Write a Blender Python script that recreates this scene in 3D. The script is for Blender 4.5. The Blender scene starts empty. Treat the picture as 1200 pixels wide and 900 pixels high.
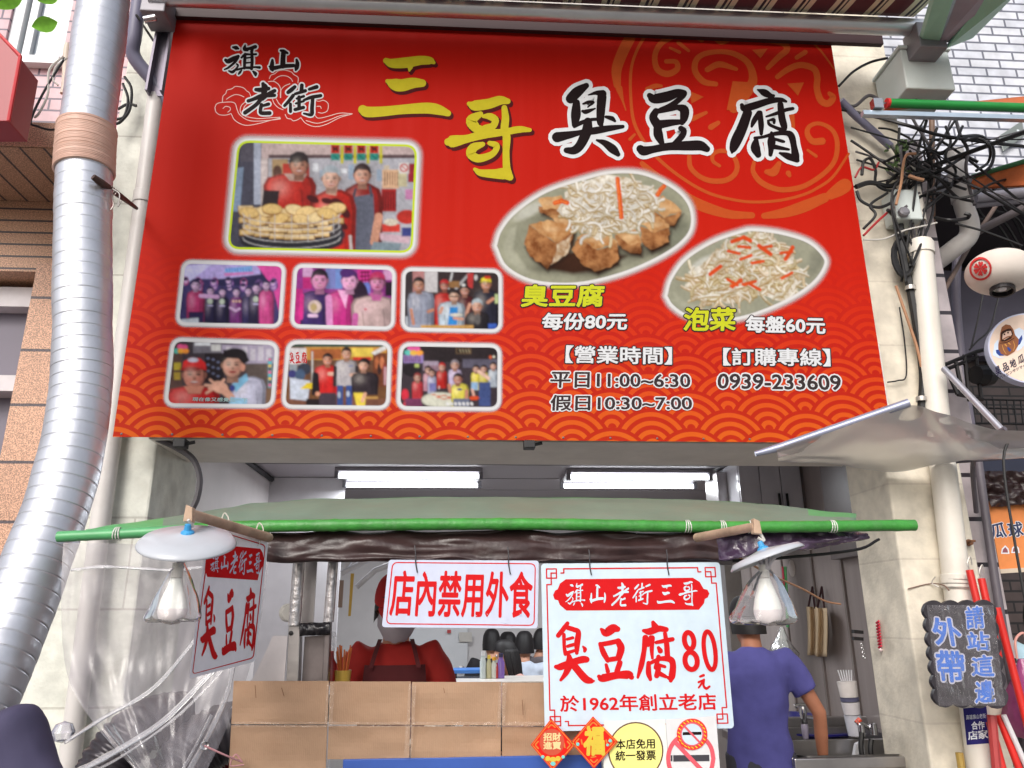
import bpy, bmesh, math, random
import numpy as np
from mathutils import Vector, Matrix, noise as mnoise

random.seed(7); np.random.seed(7)
S = bpy.context.scene
COL = S.collection
R = math.radians

# ---------------------------------------------------------------- camera
EYE = Vector((0.0, 0.0, 1.62)); FPX = 900.0
_p, _y, _r = R(17.10), R(3.85), R(-0.39)
FW = Vector((math.sin(_y)*math.cos(_p), math.cos(_y)*math.cos(_p), math.sin(_p)))
_rt = Vector((math.cos(_y), -math.sin(_y), 0)); _up = _rt.cross(FW)
RT = _rt*math.cos(_r) + _up*math.sin(_r); UP = _up*math.cos(_r) - _rt*math.sin(_r)
cam = bpy.data.cameras.new('camera'); camo = bpy.data.objects.new('camera', cam); COL.objects.link(camo)
camo.matrix_world = Matrix(((RT.x, UP.x, -FW.x, EYE.x), (RT.y, UP.y, -FW.y, EYE.y), (RT.z, UP.z, -FW.z, EYE.z), (0, 0, 0, 1)))
cam.sensor_width = 36; cam.lens = FPX/1200*36; cam.clip_start = 0.05; cam.clip_end = 2000
S.camera = camo
# ---------------------------------------------------------------- sky, sun, exposure
SUN_EL, SUN_AZ = 34, 204      # azimuth measured from +Y (into the shop) clockwise seen from above: behind the viewer
w = bpy.data.worlds.new('World'); S.world = w; w.use_nodes = True
nt = w.node_tree; bg = nt.nodes['Background']
sky = nt.nodes.new('ShaderNodeTexSky'); sky.sky_type = 'NISHITA'; sky.sun_disc = False
sky.sun_elevation = R(SUN_EL); sky.sun_rotation = R(SUN_AZ); sky.dust_density = 4.0; sky.air_density = 1.0; sky.ozone_density = 1.0
hs = nt.nodes.new('ShaderNodeHueSaturation'); hs.inputs['Saturation'].default_value = 0.45
nt.links.new(sky.outputs[0], hs.inputs['Color']); nt.links.new(hs.outputs[0], bg.inputs[0]); bg.inputs[1].default_value = 0.15
sl = bpy.data.lights.new('sun', 'SUN'); sl.energy = 0.8; sl.angle = R(25); sl.color = (1, 0.965, 0.92)
so = bpy.data.objects.new('sun', sl); COL.objects.link(so)
_d = Vector((math.sin(R(SUN_AZ))*math.cos(R(SUN_EL)), math.cos(R(SUN_AZ))*math.cos(R(SUN_EL)), math.sin(R(SUN_EL))))
so.rotation_euler = _d.to_track_quat('Z', 'Y').to_euler()
S.view_settings.view_transform = 'Standard'; S.view_settings.look = 'None'
S.view_settings.gamma = 1; S.view_settings.exposure = 0.38; S.view_settings.use_curve_mapping = False
S.cycles.max_bounces = 8; S.cycles.transparent_max_bounces = 16; S.cycles.use_denoising = True
S.cycles.caustics_reflective = False; S.cycles.caustics_refractive = False

# ---------------------------------------------------------------- pixel -> world
def ray(px, py):
    return FW + RT*((px-600)/FPX) + UP*((450-py)/FPX)
def at(px, py, Y):
    d = ray(px, py); return EYE + d*(Y/d.y)
def atX(px, py, X):
    d = ray(px, py); return EYE + d*(X/d.x)
def atZ(px, py, Z):
    d = ray(px, py); return EYE + d*((Z-EYE.z)/d.z)
def wpx(n, Y):                       # size of n photo pixels at depth Y
    return n*Y/FPX
class Plane:
    """a plane through three points, M(px,py,layer) meets it; layer counts in mm towards the viewer"""
    def __init__(s, p, n):
        s.p = Vector(p); s.n = Vector(n).normalized()
        if s.n.dot(EYE - s.p) < 0: s.n = -s.n
    def M(s, px, py, layer=0.0):
        d = ray(px, py); q = s.p + s.n*(layer*0.0004)
        return EYE + d*((q-EYE).dot(s.n)/d.dot(s.n))
def ypl(Y): return Plane((0, Y, 0), (0, -1, 0))

# ---------------------------------------------------------------- colour and materials
def lin(c, k=1.0):
    if isinstance(c, str): c = tuple(int(c[i:i+2], 16) for i in (0, 2, 4))
    o = []
    for v in c[:3]:
        v = v/255.0
        o.append(k*(v/12.92 if v <= 0.04045 else ((v+0.055)/1.055)**2.4))
    return tuple(o)
MATS = {}
def mat(name, c, rough=0.6, metal=0.0, var=0.12, vs=6.0, bump=0.0, bs=60.0, spec=0.5, alpha=1.0, emit=0, trans=0.0, coat=0, dirt=None, ds=3.0, da=0.5, stretch=None):
    if name in MATS: return MATS[name]
    m = bpy.data.materials.new(name); m.use_nodes = True; n = m.node_tree; b = n.nodes['Principled BSDF']
    rgb = lin(c) if (isinstance(c, str) or max(c) > 1.5) else c
    b.inputs['Roughness'].default_value = rough; b.inputs['Metallic'].default_value = metal
    b.inputs['Specular IOR Level'].default_value = spec; b.inputs['Alpha'].default_value = alpha
    b.inputs['Coat Weight'].default_value = coat
    if trans: b.inputs['Transmission Weight'].default_value = trans
    tc = n.nodes.new('ShaderNodeTexCoord'); src = tc.outputs['Object']
    if stretch:
        mp = n.nodes.new('ShaderNodeMapping'); mp.inputs['Scale'].default_value = stretch; n.links.new(src, mp.inputs[0]); src = mp.outputs[0]
    nz = n.nodes.new('ShaderNodeTexNoise'); nz.inputs['Scale'].default_value = vs; nz.inputs['Detail'].default_value = 6; nz.inputs['Roughness'].default_value = 0.6
    n.links.new(src, nz.inputs['Vector'])
    mr = n.nodes.new('ShaderNodeMapRange'); mr.inputs[1].default_value = 0.3; mr.inputs[2].default_value = 0.7
    mr.inputs[3].default_value = 1-var; mr.inputs[4].default_value = 1+var; n.links.new(nz.outputs['Fac'], mr.inputs[0])
    mx = n.nodes.new('ShaderNodeMix'); mx.data_type = 'RGBA'; mx.blend_type = 'MULTIPLY'; mx.inputs[0].default_value = 1
    mx.inputs[6].default_value = (*rgb, 1); n.links.new(mr.outputs[0], mx.inputs[7]); out = mx.outputs[2]
    if dirt:
        nd = n.nodes.new('ShaderNodeTexNoise'); nd.inputs['Scale'].default_value = ds; nd.inputs['Detail'].default_value = 8; nd.inputs['Roughness'].default_value = 0.7
        n.links.new(src, nd.inputs['Vector'])
        md = n.nodes.new('ShaderNodeMapRange'); md.inputs[1].default_value = 0.5; md.inputs[2].default_value = 0.75; md.inputs[3].default_value = 0; md.inputs[4].default_value = da
        n.links.new(nd.outputs['Fac'], md.inputs[0])
        m2 = n.nodes.new('ShaderNodeMix'); m2.data_type = 'RGBA'; n.links.new(md.outputs[0], m2.inputs[0]); n.links.new(out, m2.inputs[6])
        m2.inputs[7].default_value = (*lin(dirt), 1); out = m2.outputs[2]
    n.links.new(out, b.inputs['Base Color'])
    if emit: b.inputs['Emission Strength'].default_value = emit; b.inputs['Emission Color'].default_value = (*rgb, 1)
    if bump:
        nb = n.nodes.new('ShaderNodeTexNoise'); nb.inputs['Scale'].default_value = bs; nb.inputs['Detail'].default_value = 5; n.links.new(src, nb.inputs['Vector'])
        bp = n.nodes.new('ShaderNodeBump'); bp.inputs['Strength'].default_value = bump; bp.inputs['Distance'].default_value = 0.01
        n.links.new(nb.outputs['Fac'], bp.inputs['Height']); n.links.new(bp.outputs[0], b.inputs['Normal'])
    MATS[name] = m; return m
def vinyl(name, c):                           # ink on the banner's vinyl, duller than enamel
    return mat('vinyl_'+name, lin(c, 0.72 if min(c) > 180 else 0.60), 0.5, var=0.05, vs=25, spec=0.05)
def printmat(name, c, rough=0.5):          # ink or paint on a sheet
    return mat(name, c, rough, var=0.05, vs=25, spec=0.08)
def tilemat(name, c1, c2, mortar, bw, bh, ms=0.006, off=0.5, rough=0.5, speck=0.0, axes='xz', bump=0.4):
    """brick or tile courses in world metres; axes pick the plane of the wall"""
    if name in MATS: return MATS[name]
    m = bpy.data.materials.new(name); m.use_nodes = True; n = m.node_tree; b = n.nodes['Principled BSDF']
    tc = n.nodes.new('ShaderNodeTexCoord'); sp = n.nodes.new('ShaderNodeSeparateXYZ'); cb = n.nodes.new('ShaderNodeCombineXYZ')
    n.links.new(tc.outputs['Object'], sp.inputs[0])
    ix = {'x': 0, 'y': 1, 'z': 2}
    n.links.new(sp.outputs[ix[axes[0]]], cb.inputs[0]); n.links.new(sp.outputs[ix[axes[1]]], cb.inputs[1])
    br = n.nodes.new('ShaderNodeTexBrick'); n.links.new(cb.outputs[0], br.inputs['Vector'])
    br.inputs['Color1'].default_value = (*lin(c1), 1); br.inputs['Color2'].default_value = (*lin(c2), 1); br.inputs['Mortar'].default_value = (*lin(mortar), 1)
    br.inputs['Scale'].default_value = 1; br.inputs['Mortar Size'].default_value = ms; br.inputs['Brick Width'].default_value = bw; br.inputs['Row Height'].default_value = bh
    br.offset = off; br.inputs['Mortar Smooth'].default_value = 0.1
    out = br.outputs['Color']
    nz = n.nodes.new('ShaderNodeTexNoise'); nz.inputs['Scale'].default_value = 160 if speck else 8; nz.inputs['Detail'].default_value = 3
    n.links.new(tc.outputs['Object'], nz.inputs['Vector'])
    mr = n.nodes.new('ShaderNodeMapRange'); mr.inputs[1].default_value = 0.35; mr.inputs[2].default_value = 0.65
    k = speck if speck else 0.15; mr.inputs[3].default_value = 1-k; mr.inputs[4].default_value = 1+k; n.links.new(nz.outputs['Fac'], mr.inputs[0])
    mx = n.nodes.new('ShaderNodeMix'); mx.data_type = 'RGBA'; mx.blend_type = 'MULTIPLY'; mx.inputs[0].default_value = 1
    n.links.new(out, mx.inputs[6]); n.links.new(mr.outputs[0], mx.inputs[7]); n.links.new(mx.outputs[2], b.inputs['Base Color'])
    bp = n.nodes.new('ShaderNodeBump'); bp.inputs['Strength'].default_value = bump; bp.inputs['Distance'].default_value = 0.004; bp.invert = True
    n.links.new(br.outputs['Fac'], bp.inputs['Height']); n.links.new(bp.outputs[0], b.inputs['Normal'])
    b.inputs['Roughness'].default_value = rough
    MATS[name] = m; return m
def plastic(name, c, alpha, rough=0.12, bump=0.0, bs=20, spec=0.6):
    """thin clear sheet: mostly see-through, with a sharp sheen and a milky tint"""
    if name in MATS: return MATS[name]
    m = bpy.data.materials.new(name); m.use_nodes = True; n = m.node_tree; b = n.nodes['Principled BSDF']
    b.inputs['Base Color'].default_value = (*lin(c), 1); b.inputs['Roughness'].default_value = rough; b.inputs['Specular IOR Level'].default_value = spec
    tr = n.nodes.new('ShaderNodeBsdfTransparent'); gl = n.nodes.new('ShaderNodeBsdfGlossy'); gl.inputs['Roughness'].default_value = rough
    lw = n.nodes.new('ShaderNodeLayerWeight'); lw.inputs[0].default_value = 0.35
    mr = n.nodes.new('ShaderNodeMapRange'); mr.inputs[3].default_value = alpha; mr.inputs[4].default_value = min(1, alpha+0.45); n.links.new(lw.outputs['Facing'], mr.inputs[0])
    m1 = n.nodes.new('ShaderNodeMixShader'); n.links.new(mr.outputs[0], m1.inputs[0]); n.links.new(tr.outputs[0], m1.inputs[1]); n.links.new(b.outputs[0], m1.inputs[2])
    fr = n.nodes.new('ShaderNodeFresnel'); fr.inputs[0].default_value = 1.3
    m2 = n.nodes.new('ShaderNodeMixShader'); n.links.new(fr.outputs[0], m2.inputs[0]); n.links.new(m1.outputs[0], m2.inputs[1]); n.links.new(gl.outputs[0], m2.inputs[2])
    n.links.new(m2.outputs[0], n.nodes['Material Output'].inputs[0])
    if bump:
        tc = n.nodes.new('ShaderNodeTexCoord'); nb = n.nodes.new('ShaderNodeTexNoise'); nb.inputs['Scale'].default_value = bs; nb.inputs['Detail'].default_value = 4
        n.links.new(tc.outputs['Object'], nb.inputs['Vector'])
        bp = n.nodes.new('ShaderNodeBump'); bp.inputs['Strength'].default_value = bump; bp.inputs['Distance'].default_value = 0.02
        n.links.new(nb.outputs['Fac'], bp.inputs['Height'])
        for q in (b, gl, fr, lw): n.links.new(bp.outputs[0], q.inputs['Normal'])
    MATS[name] = m; return m
def inkmat(name='printed_picture'):
    """a printed picture: its inks are held per vertex, alpha fades the glow printed round it"""
    if name in MATS: return MATS[name]
    m = bpy.data.materials.new(name); m.use_nodes = True; n = m.node_tree; b = n.nodes['Principled BSDF']
    a = n.nodes.new('ShaderNodeAttribute'); a.attribute_name = 'ink'
    n.links.new(a.outputs['Color'], b.inputs['Base Color']); n.links.new(a.outputs['Alpha'], b.inputs['Alpha'])
    b.inputs['Roughness'].default_value = 0.5; b.inputs['Specular IOR Level'].default_value = 0.05
    MATS[name] = m; return m

# ---------------------------------------------------------------- objects
def tag(o, label=None, cat=None, group=None, kind=None):
    if label: o['label'] = label
    if cat: o['category'] = cat
    if group: o['group'] = group
    if kind: o['kind'] = kind
    return o
def thing(name, label, cat, loc=(0, 0, 0), group=None):
    o = bpy.data.objects.new(name, None); COL.objects.link(o); o.location = loc; o.empty_display_size = 0.05
    return tag(o, label, cat, group)
class MB:
    def __init__(s): s.v = []; s.f = []; s.m = []; s.mi = 0
    def mat(s, i): s.mi = i; return s
    def add(s, vs, fs):
        k = len(s.v); s.v += [Vector(p) for p in vs]
        for f in fs: s.f.append(tuple(i+k for i in f)); s.m.append(s.mi)
        return s
    def box(s, a, b):
        x0, y0, z0 = a; x1, y1, z1 = b
        return s.add([(x0, y0, z0), (x1, y0, z0), (x1, y1, z0), (x0, y1, z0), (x0, y0, z1), (x1, y0, z1), (x1, y1, z1), (x0, y1, z1)],
                     [(0, 3, 2, 1), (4, 5, 6, 7), (0, 1, 5, 4), (1, 2, 6, 5), (2, 3, 7, 6), (3, 0, 4, 7)])
    def hexa(s, q, off):
        """a slab: quad q (4 points) thickened by the vector off"""
        off = Vector(off); a = [Vector(p) for p in q]; b = [p+off for p in a]
        return s.add(a+b, [(0, 1, 2, 3), (7, 6, 5, 4), (0, 4, 5, 1), (1, 5, 6, 2), (2, 6, 7, 3), (3, 7, 4, 0)])
    def prism(s, pts, off):
        off = Vector(off); n = len(pts); a = [Vector(p) for p in pts]
        return s.add(a+[p+off for p in a], [tuple(range(n)), tuple(range(2*n-1, n-1, -1))]+[(i, i+n, (i+1) % n+n, (i+1) % n) for i in range(n)])
    def tube(s, pts, r, n=10, caps=True, flat=1.0):
        P = [Vector(p) for p in pts]; m = len(P)
        rs = [r]*m if not hasattr(r, '__len__') else list(r)
        T = [(P[min(i+1, m-1)]-P[max(i-1, 0)]).normalized() for i in range(m)]
        u = T[0].orthogonal().normalized(); vs = []; fs = []
        for i in range(m):
            u = (u - T[i]*u.dot(T[i])).normalized(); w_ = T[i].cross(u)
            for k in range(n):
                a = 2*math.pi*k/n; vs.append(P[i]+(u*math.cos(a)+w_*math.sin(a)*flat)*rs[i])
        for i in range(m-1):
            for k in range(n):
                k2 = (k+1) % n; fs.append((i*n+k, i*n+k2, (i+1)*n+k2, (i+1)*n+k))
        if caps: fs += [tuple(range(n-1, -1, -1)), tuple(range((m-1)*n, m*n))]
        return s.add(vs, fs)
    def lathe(s, prof, org=(0, 0, 0), axis=(0, 0, 1), n=24, fn=None):
        """prof: (radius, height) pairs turned round axis; fn(a, i) scales the radius"""
        o = Vector(org); z = Vector(axis).normalized(); u = z.orthogonal().normalized(); w_ = z.cross(u); vs = []; fs = []
        for i, (r, h) in enumerate(prof):
            for k in range(n):
                a = 2*math.pi*k/n; q = r*(fn(a, i) if fn else 1)
                vs.append(o+z*h+(u*math.cos(a)+w_*math.sin(a))*q)
        for i in range(len(prof)-1):
            for k in range(n): k2 = (k+1) % n; fs.append((i*n+k, i*n+k2, (i+1)*n+k2, (i+1)*n+k))
        return s.add(vs, fs)
    def grid(s, fn, nu, nv):
        vs = [fn(i/nu, j/nv) for j in range(nv+1) for i in range(nu+1)]
        return s.add(vs, [(j*(nu+1)+i, j*(nu+1)+i+1, (j+1)*(nu+1)+i+1, (j+1)*(nu+1)+i) for j in range(nv) for i in range(nu)])
    def build(s, name, mats, parent=None, smooth=False, bevel=0.0, solid=0.0, sub=0):
        me = bpy.data.meshes.new(name); org = Vector(parent_loc(parent)) if parent else Vector((0, 0, 0))
        me.from_pydata([tuple(p-org) for p in s.v], [], s.f)
        for m in (mats if isinstance(mats, (list, tuple)) else [mats]): me.materials.append(m)
        me.polygons.foreach_set('material_index', s.m)
        if smooth: me.polygons.foreach_set('use_smooth', [True]*len(s.f))
        me.update()
        if smooth and smooth != 'all': me.set_sharp_from_angle(angle=R(40))
        o = bpy.data.objects.new(name, me); COL.objects.link(o)
        if parent: o.parent = parent
        if solid: d = o.modifiers.new('solid', 'SOLIDIFY'); d.thickness = solid; d.offset = 0
        if bevel: d = o.modifiers.new('bevel', 'BEVEL'); d.width = bevel; d.segments = 2; d.limit_method = 'ANGLE'; d.angle_limit = R(35)
        if sub: d = o.modifiers.new('sub', 'SUBSURF'); d.levels = sub; d.render_levels = sub
        return o
def parent_loc(p):
    v = Vector((0, 0, 0))
    while p: v += Vector(p.location); p = p.parent
    return v
def solo(mb, name, mats, label, cat, group=None, kind=None, **kw):
    """a thing of one mesh, its origin at its base"""
    o = mb.build(name, mats, **kw)
    c = [min(p[i] for p in mb.v) for i in range(3)]; d = [max(p[i] for p in mb.v) for i in range(3)]
    base = Vector(((c[0]+d[0])/2, (c[1]+d[1])/2, c[2]))
    o.data.transform(Matrix.Translation(-base)); o.location = base
    return tag(o, label, cat, group, kind)
def spline(pts, n=8):
    """Catmull-Rom through points of any dimension"""
    P = [np.array(p, float) for p in pts]
    if len(P) < 3: return [tuple(P[0]+(P[1]-P[0])*i/n) for i in range(n+1)]
    P = [2*P[0]-P[1]]+P+[2*P[-1]-P[-2]]; o = []
    for i in range(1, len(P)-2):
        for k in range(n):
            t = k/n; a, b, c, d = P[i-1:i+3]
            o.append(tuple(0.5*((2*b)+(c-a)*t+(2*a-5*b+4*c-d)*t*t+(3*b-a-3*c+d)*t**3)))
    o.append(tuple(P[-2])); return o
def nz(x, y, z=0.0, s=1.0): return mnoise.noise(Vector((x*s, y*s, z*s)))

# ---------------------------------------------------------------- flat art
def strokes(mb, M, list_, layer, grow=0.0, wk=1.0, ox=0, oy=0, sc=1.0, mp=None, dx=0, dy=0):
    """brush strokes: lists of (x, y, width); each becomes a ribbon with round ends"""
    for si, st in enumerate(list_):
        P = spline([(p[0], p[1], p[2]) for p in st], 5); L = []; Rr = []; n = len(P); shut = len(st) > 3 and abs(st[0][0]-st[-1][0])+abs(st[0][1]-st[-1][1]) < 0.01
        for i in range(n):
            a = P[max(i-1, 0)]; b = P[min(i+1, n-1)]
            if shut and i in (0, n-1): a, b = P[n-2], P[1]
            tx, ty = b[0]-a[0], b[1]-a[1]; l = math.hypot(tx, ty) or 1
            h = max(P[i][2], 1)*0.5*wk + grow
            L.append((P[i][0]-ty/l*h, P[i][1]+tx/l*h)); Rr.append((P[i][0]+ty/l*h, P[i][1]-tx/l*h))
        def cap(p, q, k):
            cx, cy = (p[0]+q[0])/2, (p[1]+q[1])/2; a0 = math.atan2(p[1]-cy, p[0]-cx); r = math.hypot(p[0]-cx, p[1]-cy)
            return [(cx+r*math.cos(a0+k*math.pi*j/6), cy+r*math.sin(a0+k*math.pi*j/6)) for j in range(1, 6)]
        pts = L+Rr+cap(L[-1], Rr[-1], -1)+cap(L[0], Rr[0], 1)
        Z = layer+si*0.06
        def tr(p):
            if mp: q = mp(p[0], p[1])
            else: q = (ox+p[0]/sc+dx, oy+p[1]/sc+dy)
            return M(q[0], q[1], Z)
        e1 = list(range(2*n, 2*n+5)); e0 = list(range(2*n+5, 2*n+10))
        mb.add([tr(p) for p in pts], [(i, i+1, n+i+1, n+i) for i in range(n-1)]+([] if shut else [tuple([n-1]+e1+[2*n-1]), tuple([0]+e0+[n])]))
def polys(mb, M, list_, layer, ox=0, oy=0, sc=1.0):
    for i, pl in enumerate(list_):
        mb.add([M(ox+p[0]/sc, oy+p[1]/sc, layer+i*0.05) for p in pl], [tuple(range(len(pl)))])
_tc = {}
def text2d(s, off=0.0, spacing=1.0):
    if (s, off, spacing) in _tc: return _tc[(s, off, spacing)]
    c = bpy.data.curves.new('lettering', 'FONT'); c.body = s; c.offset = off; c.resolution_u = 3; c.space_character = spacing
    o = bpy.data.objects.new('lettering', c); COL.objects.link(o)
    dg = bpy.context.evaluated_depsgraph_get(); me = o.evaluated_get(dg).to_mesh()
    v = [(p.co.x, p.co.y) for p in me.vertices]; f = [tuple(p.vertices) for p in me.polygons]
    bpy.data.objects.remove(o); bpy.data.curves.remove(c)
    _tc[(s, off, spacing)] = (v, f); return v, f
def text(mb, M, s, quad, layer, off=0.0, spacing=1.0, dx=0, dy=0):
    """lettering fitted to quad (TL, TR, BR, BL) in photo pixels; off (in em) fattens it by shifted copies"""
    v, f = text2d(s, 0.0, spacing)
    x0 = min(p[0] for p in v); x1 = max(p[0] for p in v); y0 = min(p[1] for p in v); y1 = max(p[1] for p in v)
    a, b, c, d = [np.array(q, float) for q in quad]
    n = 0 if off <= 0 else (6 if off < 0.03 else 12)
    for k in range(n+1):
        ox = 0 if k == n else off*math.cos(2*math.pi*k/n); oy = 0 if k == n else off*math.sin(2*math.pi*k/n); vs = []
        for p in v:
            u = (p[0]+ox-x0)/(x1-x0); t = (y1-p[1]-oy)/(y1-y0)
            q = (a*(1-u)+b*u)*(1-t)+(d*(1-u)+c*u)*t; vs.append(M(q[0]+dx, q[1]+dy, layer+k*0.05))
        mb.add(vs, f)
def bx(x0, y0, x1, y1, sk=0.0, tilt=0.0):      # an upright box of letters; sk leans it, tilt drops its right end
    return [(x0+sk, y0), (x1+sk, y0+tilt), (x1, y1+tilt), (x0, y1)]
def rrect(q, r, n=5):
    """rounded corner outline of a quad in pixels"""
    o = []; q = [np.array(p, float) for p in q]
    for i in range(4):
        p = q[i]; a = q[i-1]-p; b = q[(i+1) % 4]-p; a = a/np.linalg.norm(a)*r; b = b/np.linalg.norm(b)*r
        for k in range(n+1):
            t = k/n; o.append(tuple(p+a*(1-t)**2+b*t*t))
    return o
def frameline(mb, M, q, r, w_, layer):
    """a printed line following a rounded quad"""
    o = rrect(q, r); c = np.mean(np.array(q, float), 0); n = len(o); vs = []
    inn = rrect([tuple(np.array(p, float)+np.sign(c-np.array(p, float))*w_) for p in q], max(r-w_, 0.5))
    for p in o: vs.append(M(p[0], p[1], layer))
    for p in inn: vs.append(M(p[0], p[1], layer))
    mb.add(vs, [(i, (i+1) % n, n+(i+1) % n, n+i) for i in range(n)])
class Ras:
    """a picture printed on a sheet: inks drawn into a fine grid of vertices, in photo pixels"""
    def __init__(s, x0, y0, x1, y1, step=1.0):
        s.nx = int((x1-x0)/step)+1; s.ny = int((y1-y0)/step)+1
        s.X, s.Y = np.meshgrid(x0+np.arange(s.nx)*step, y0+np.arange(s.ny)*step); s.st = step
        s.c = np.zeros((s.ny, s.nx, 3)); s.a = np.zeros((s.ny, s.nx)); s.T(0, 0, 1)
    def T(s, ox, oy, k): s.o = (ox, oy, k); return s
    def P(s, x, y): return s.o[0]+x/s.o[2], s.o[1]+y/s.o[2]
    def blend(s, m, col):
        col = np.array(lin(col)) if not isinstance(col, np.ndarray) else col
        s.c = s.c*(1-m[..., None])+col*m[..., None]
    def ell(s, x, y, rx, ry, col, rot=0, soft=1.0):
        x, y = s.P(x, y); rx /= s.o[2]; ry /= s.o[2]; c, q = math.cos(R(rot)), math.sin(R(rot))
        u = (s.X-x)*c+(s.Y-y)*q; v = -(s.X-x)*q+(s.Y-y)*c
        d = (np.sqrt((u/rx)**2+(v/ry)**2)-1)*min(rx, ry); s.blend(np.clip(0.5-d/soft, 0, 1), col); return s
    def mottle(s, pts, a, b, w_, seed):
        m = np.clip(0.5-s.sdf(pts)/1.2, 0, 1); r = np.random.RandomState(seed); f = np.zeros(s.X.shape)
        for k, amp in ((w_, .55), (w_*.5, .35), (w_*.25, .25)):
            g = r.rand(int(s.ny/k)+3, int(s.nx/k)+3); yy = np.arange(s.ny)/k; xx = np.arange(s.nx)/k; y0 = yy.astype(int); x0 = xx.astype(int); fy = (yy-y0)[:, None]; fx = (xx-x0)[None]
            f += amp*((g[y0][:, x0]*(1-fx)+g[y0][:, x0+1]*fx)*(1-fy)+(g[y0+1][:, x0]*(1-fx)+g[y0+1][:, x0+1]*fx)*fy)
        f = np.clip((f-.30)/.55, 0, 1)[..., None]; c = np.array(lin(a))*(1-f)+np.array(lin(b))*f; m = m[..., None]; s.c = s.c*(1-m)+c*m; return s
    def glaze(s, x, y, rx, ry, col, k):
        """a soft patch of thin ink"""
        x, y = s.P(x, y); rx = max(rx/s.o[2], .6); ry = max(ry/s.o[2], .6); q = ((s.X-x)/rx)**2+((s.Y-y)/ry)**2; s.blend(k*np.exp(-q*1.2), col); return s
    def sdf(s, pts):
        P = [s.P(*p) for p in pts]; d = np.full(s.X.shape, 1e9); ins = np.zeros(s.X.shape, bool); n = len(P)
        for i in range(n):
            (ax, ay), (bx_, by) = P[i], P[(i+1) % n]; ex, ey = bx_-ax, by-ay; wx, wy = s.X-ax, s.Y-ay
            t = np.clip((wx*ex+wy*ey)/(ex*ex+ey*ey+1e-9), 0, 1); d = np.minimum(d, (wx-ex*t)**2+(wy-ey*t)**2)
            cr = (ay > s.Y) != (by > s.Y)
            with np.errstate(divide='ignore', invalid='ignore'):
                ins ^= cr & (s.X < (bx_-ax)*(s.Y-ay)/((by-ay) if by != ay else 1e-9)+ax)
        d = np.sqrt(d); return np.where(ins, -d, d)
    def poly(s, pts, col, soft=1.0): s.blend(np.clip(0.5-s.sdf(pts)/soft, 0, 1), col); return s
    def rect(s, x0, y0, x1, y1, col, soft=1.0): return s.poly([(x0, y0), (x1, y0), (x1, y1), (x0, y1)], col, soft)
    def line(s, x0, y0, x1, y1, w_, col, soft=0.8):
        (x0, y0), (x1, y1) = s.P(x0, y0), s.P(x1, y1); h = w_/2/s.o[2]
        t = np.clip(((s.X-x0)*(x1-x0)+(s.Y-y0)*(y1-y0))/((x1-x0)**2+(y1-y0)**2+1e-9), 0, 1)
        d = np.hypot(s.X-x0-(x1-x0)*t, s.Y-y0-(y1-y0)*t)-h; s.blend(np.clip(0.5-d/soft, 0, 1), col); return s
    def speck(s, k, seed=0, mask=None):
        r = np.random.RandomState(seed); q = r.rand(s.ny, s.nx); q = (q+np.roll(q, 1, 0)+np.roll(q, 1, 1)+np.roll(q, -1, 0))/4
        f = 1+k*(q-0.5)*2; s.c = s.c*(f[..., None] if mask is None else (1+(f-1)*mask)[..., None]); return s
    def soften(s, n=2, k=0.12, seed=1):
        """the soft grain of an enlarged snapshot"""
        for _ in range(n): s.c = (s.c*2+np.roll(s.c, 1, 0)+np.roll(s.c, -1, 0)+np.roll(s.c, 1, 1)+np.roll(s.c, -1, 1))/6
        r = np.random.RandomState(seed); f = np.ones(s.X.shape)
        for w_ in (3, 9, 22):
            g = r.rand(s.ny//w_+3, s.nx//w_+3); yy = np.arange(s.ny)/w_; xx = np.arange(s.nx)/w_; y0 = yy.astype(int); x0 = xx.astype(int); fy = (yy-y0)[:, None]; fx = (xx-x0)[None]
            f = f*(1+k*2*((g[y0][:, x0]*(1-fx)+g[y0][:, x0+1]*fx)*(1-fy)+(g[y0+1][:, x0]*(1-fx)+g[y0+1][:, x0+1]*fx)*fy-0.5))
        s.c = s.c*f[..., None]; return s
    def build(s, name, M, layer, parent, k=0.66):
        vs = [M(x, y, layer) for x, y in zip(s.X.ravel(), s.Y.ravel())]; nx, ny = s.nx, s.ny
        keep = s.a > 0.004; q = keep[:-1, :-1] | keep[1:, :-1] | keep[:-1, 1:] | keep[1:, 1:]
        J, I = np.nonzero(q); b = J*nx+I
        mb = MB(); mb.v = vs; mb.f = list(map(tuple, np.stack([b, b+1, b+nx+1, b+nx], 1).tolist())); mb.m = [0]*len(mb.f)
        o = mb.build(name, inkmat(), parent)
        at_ = o.data.attributes.new('ink', 'FLOAT_COLOR', 'POINT')
        at_.data.foreach_set('color', np.concatenate([np.clip(s.c, 0, 1)*k, s.a[..., None]], 2).astype(np.float32).ravel())
        return o
# ================================================================ ground
mb = MB(); mb.add([(-300, -300, 0), (300, -300, 0), (300, 300, 0), (-300, 300, 0)], [(0, 1, 2, 3)])
tag(mb.build('street', mat('street_paving', (132, 130, 126), 0.9, var=0.25, vs=2, bump=0.5, bs=120)), kind='structure')
mb = MB(); mb.box((-1.6, 3.8, 0.0), (2.6, 8.5, 0.15))
tag(mb.build('shop_floor', tilemat('floor_tile', (150, 140, 130), (140, 132, 124), (90, 85, 80), 0.4, 0.4, axes='xy')), kind='structure')

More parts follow.
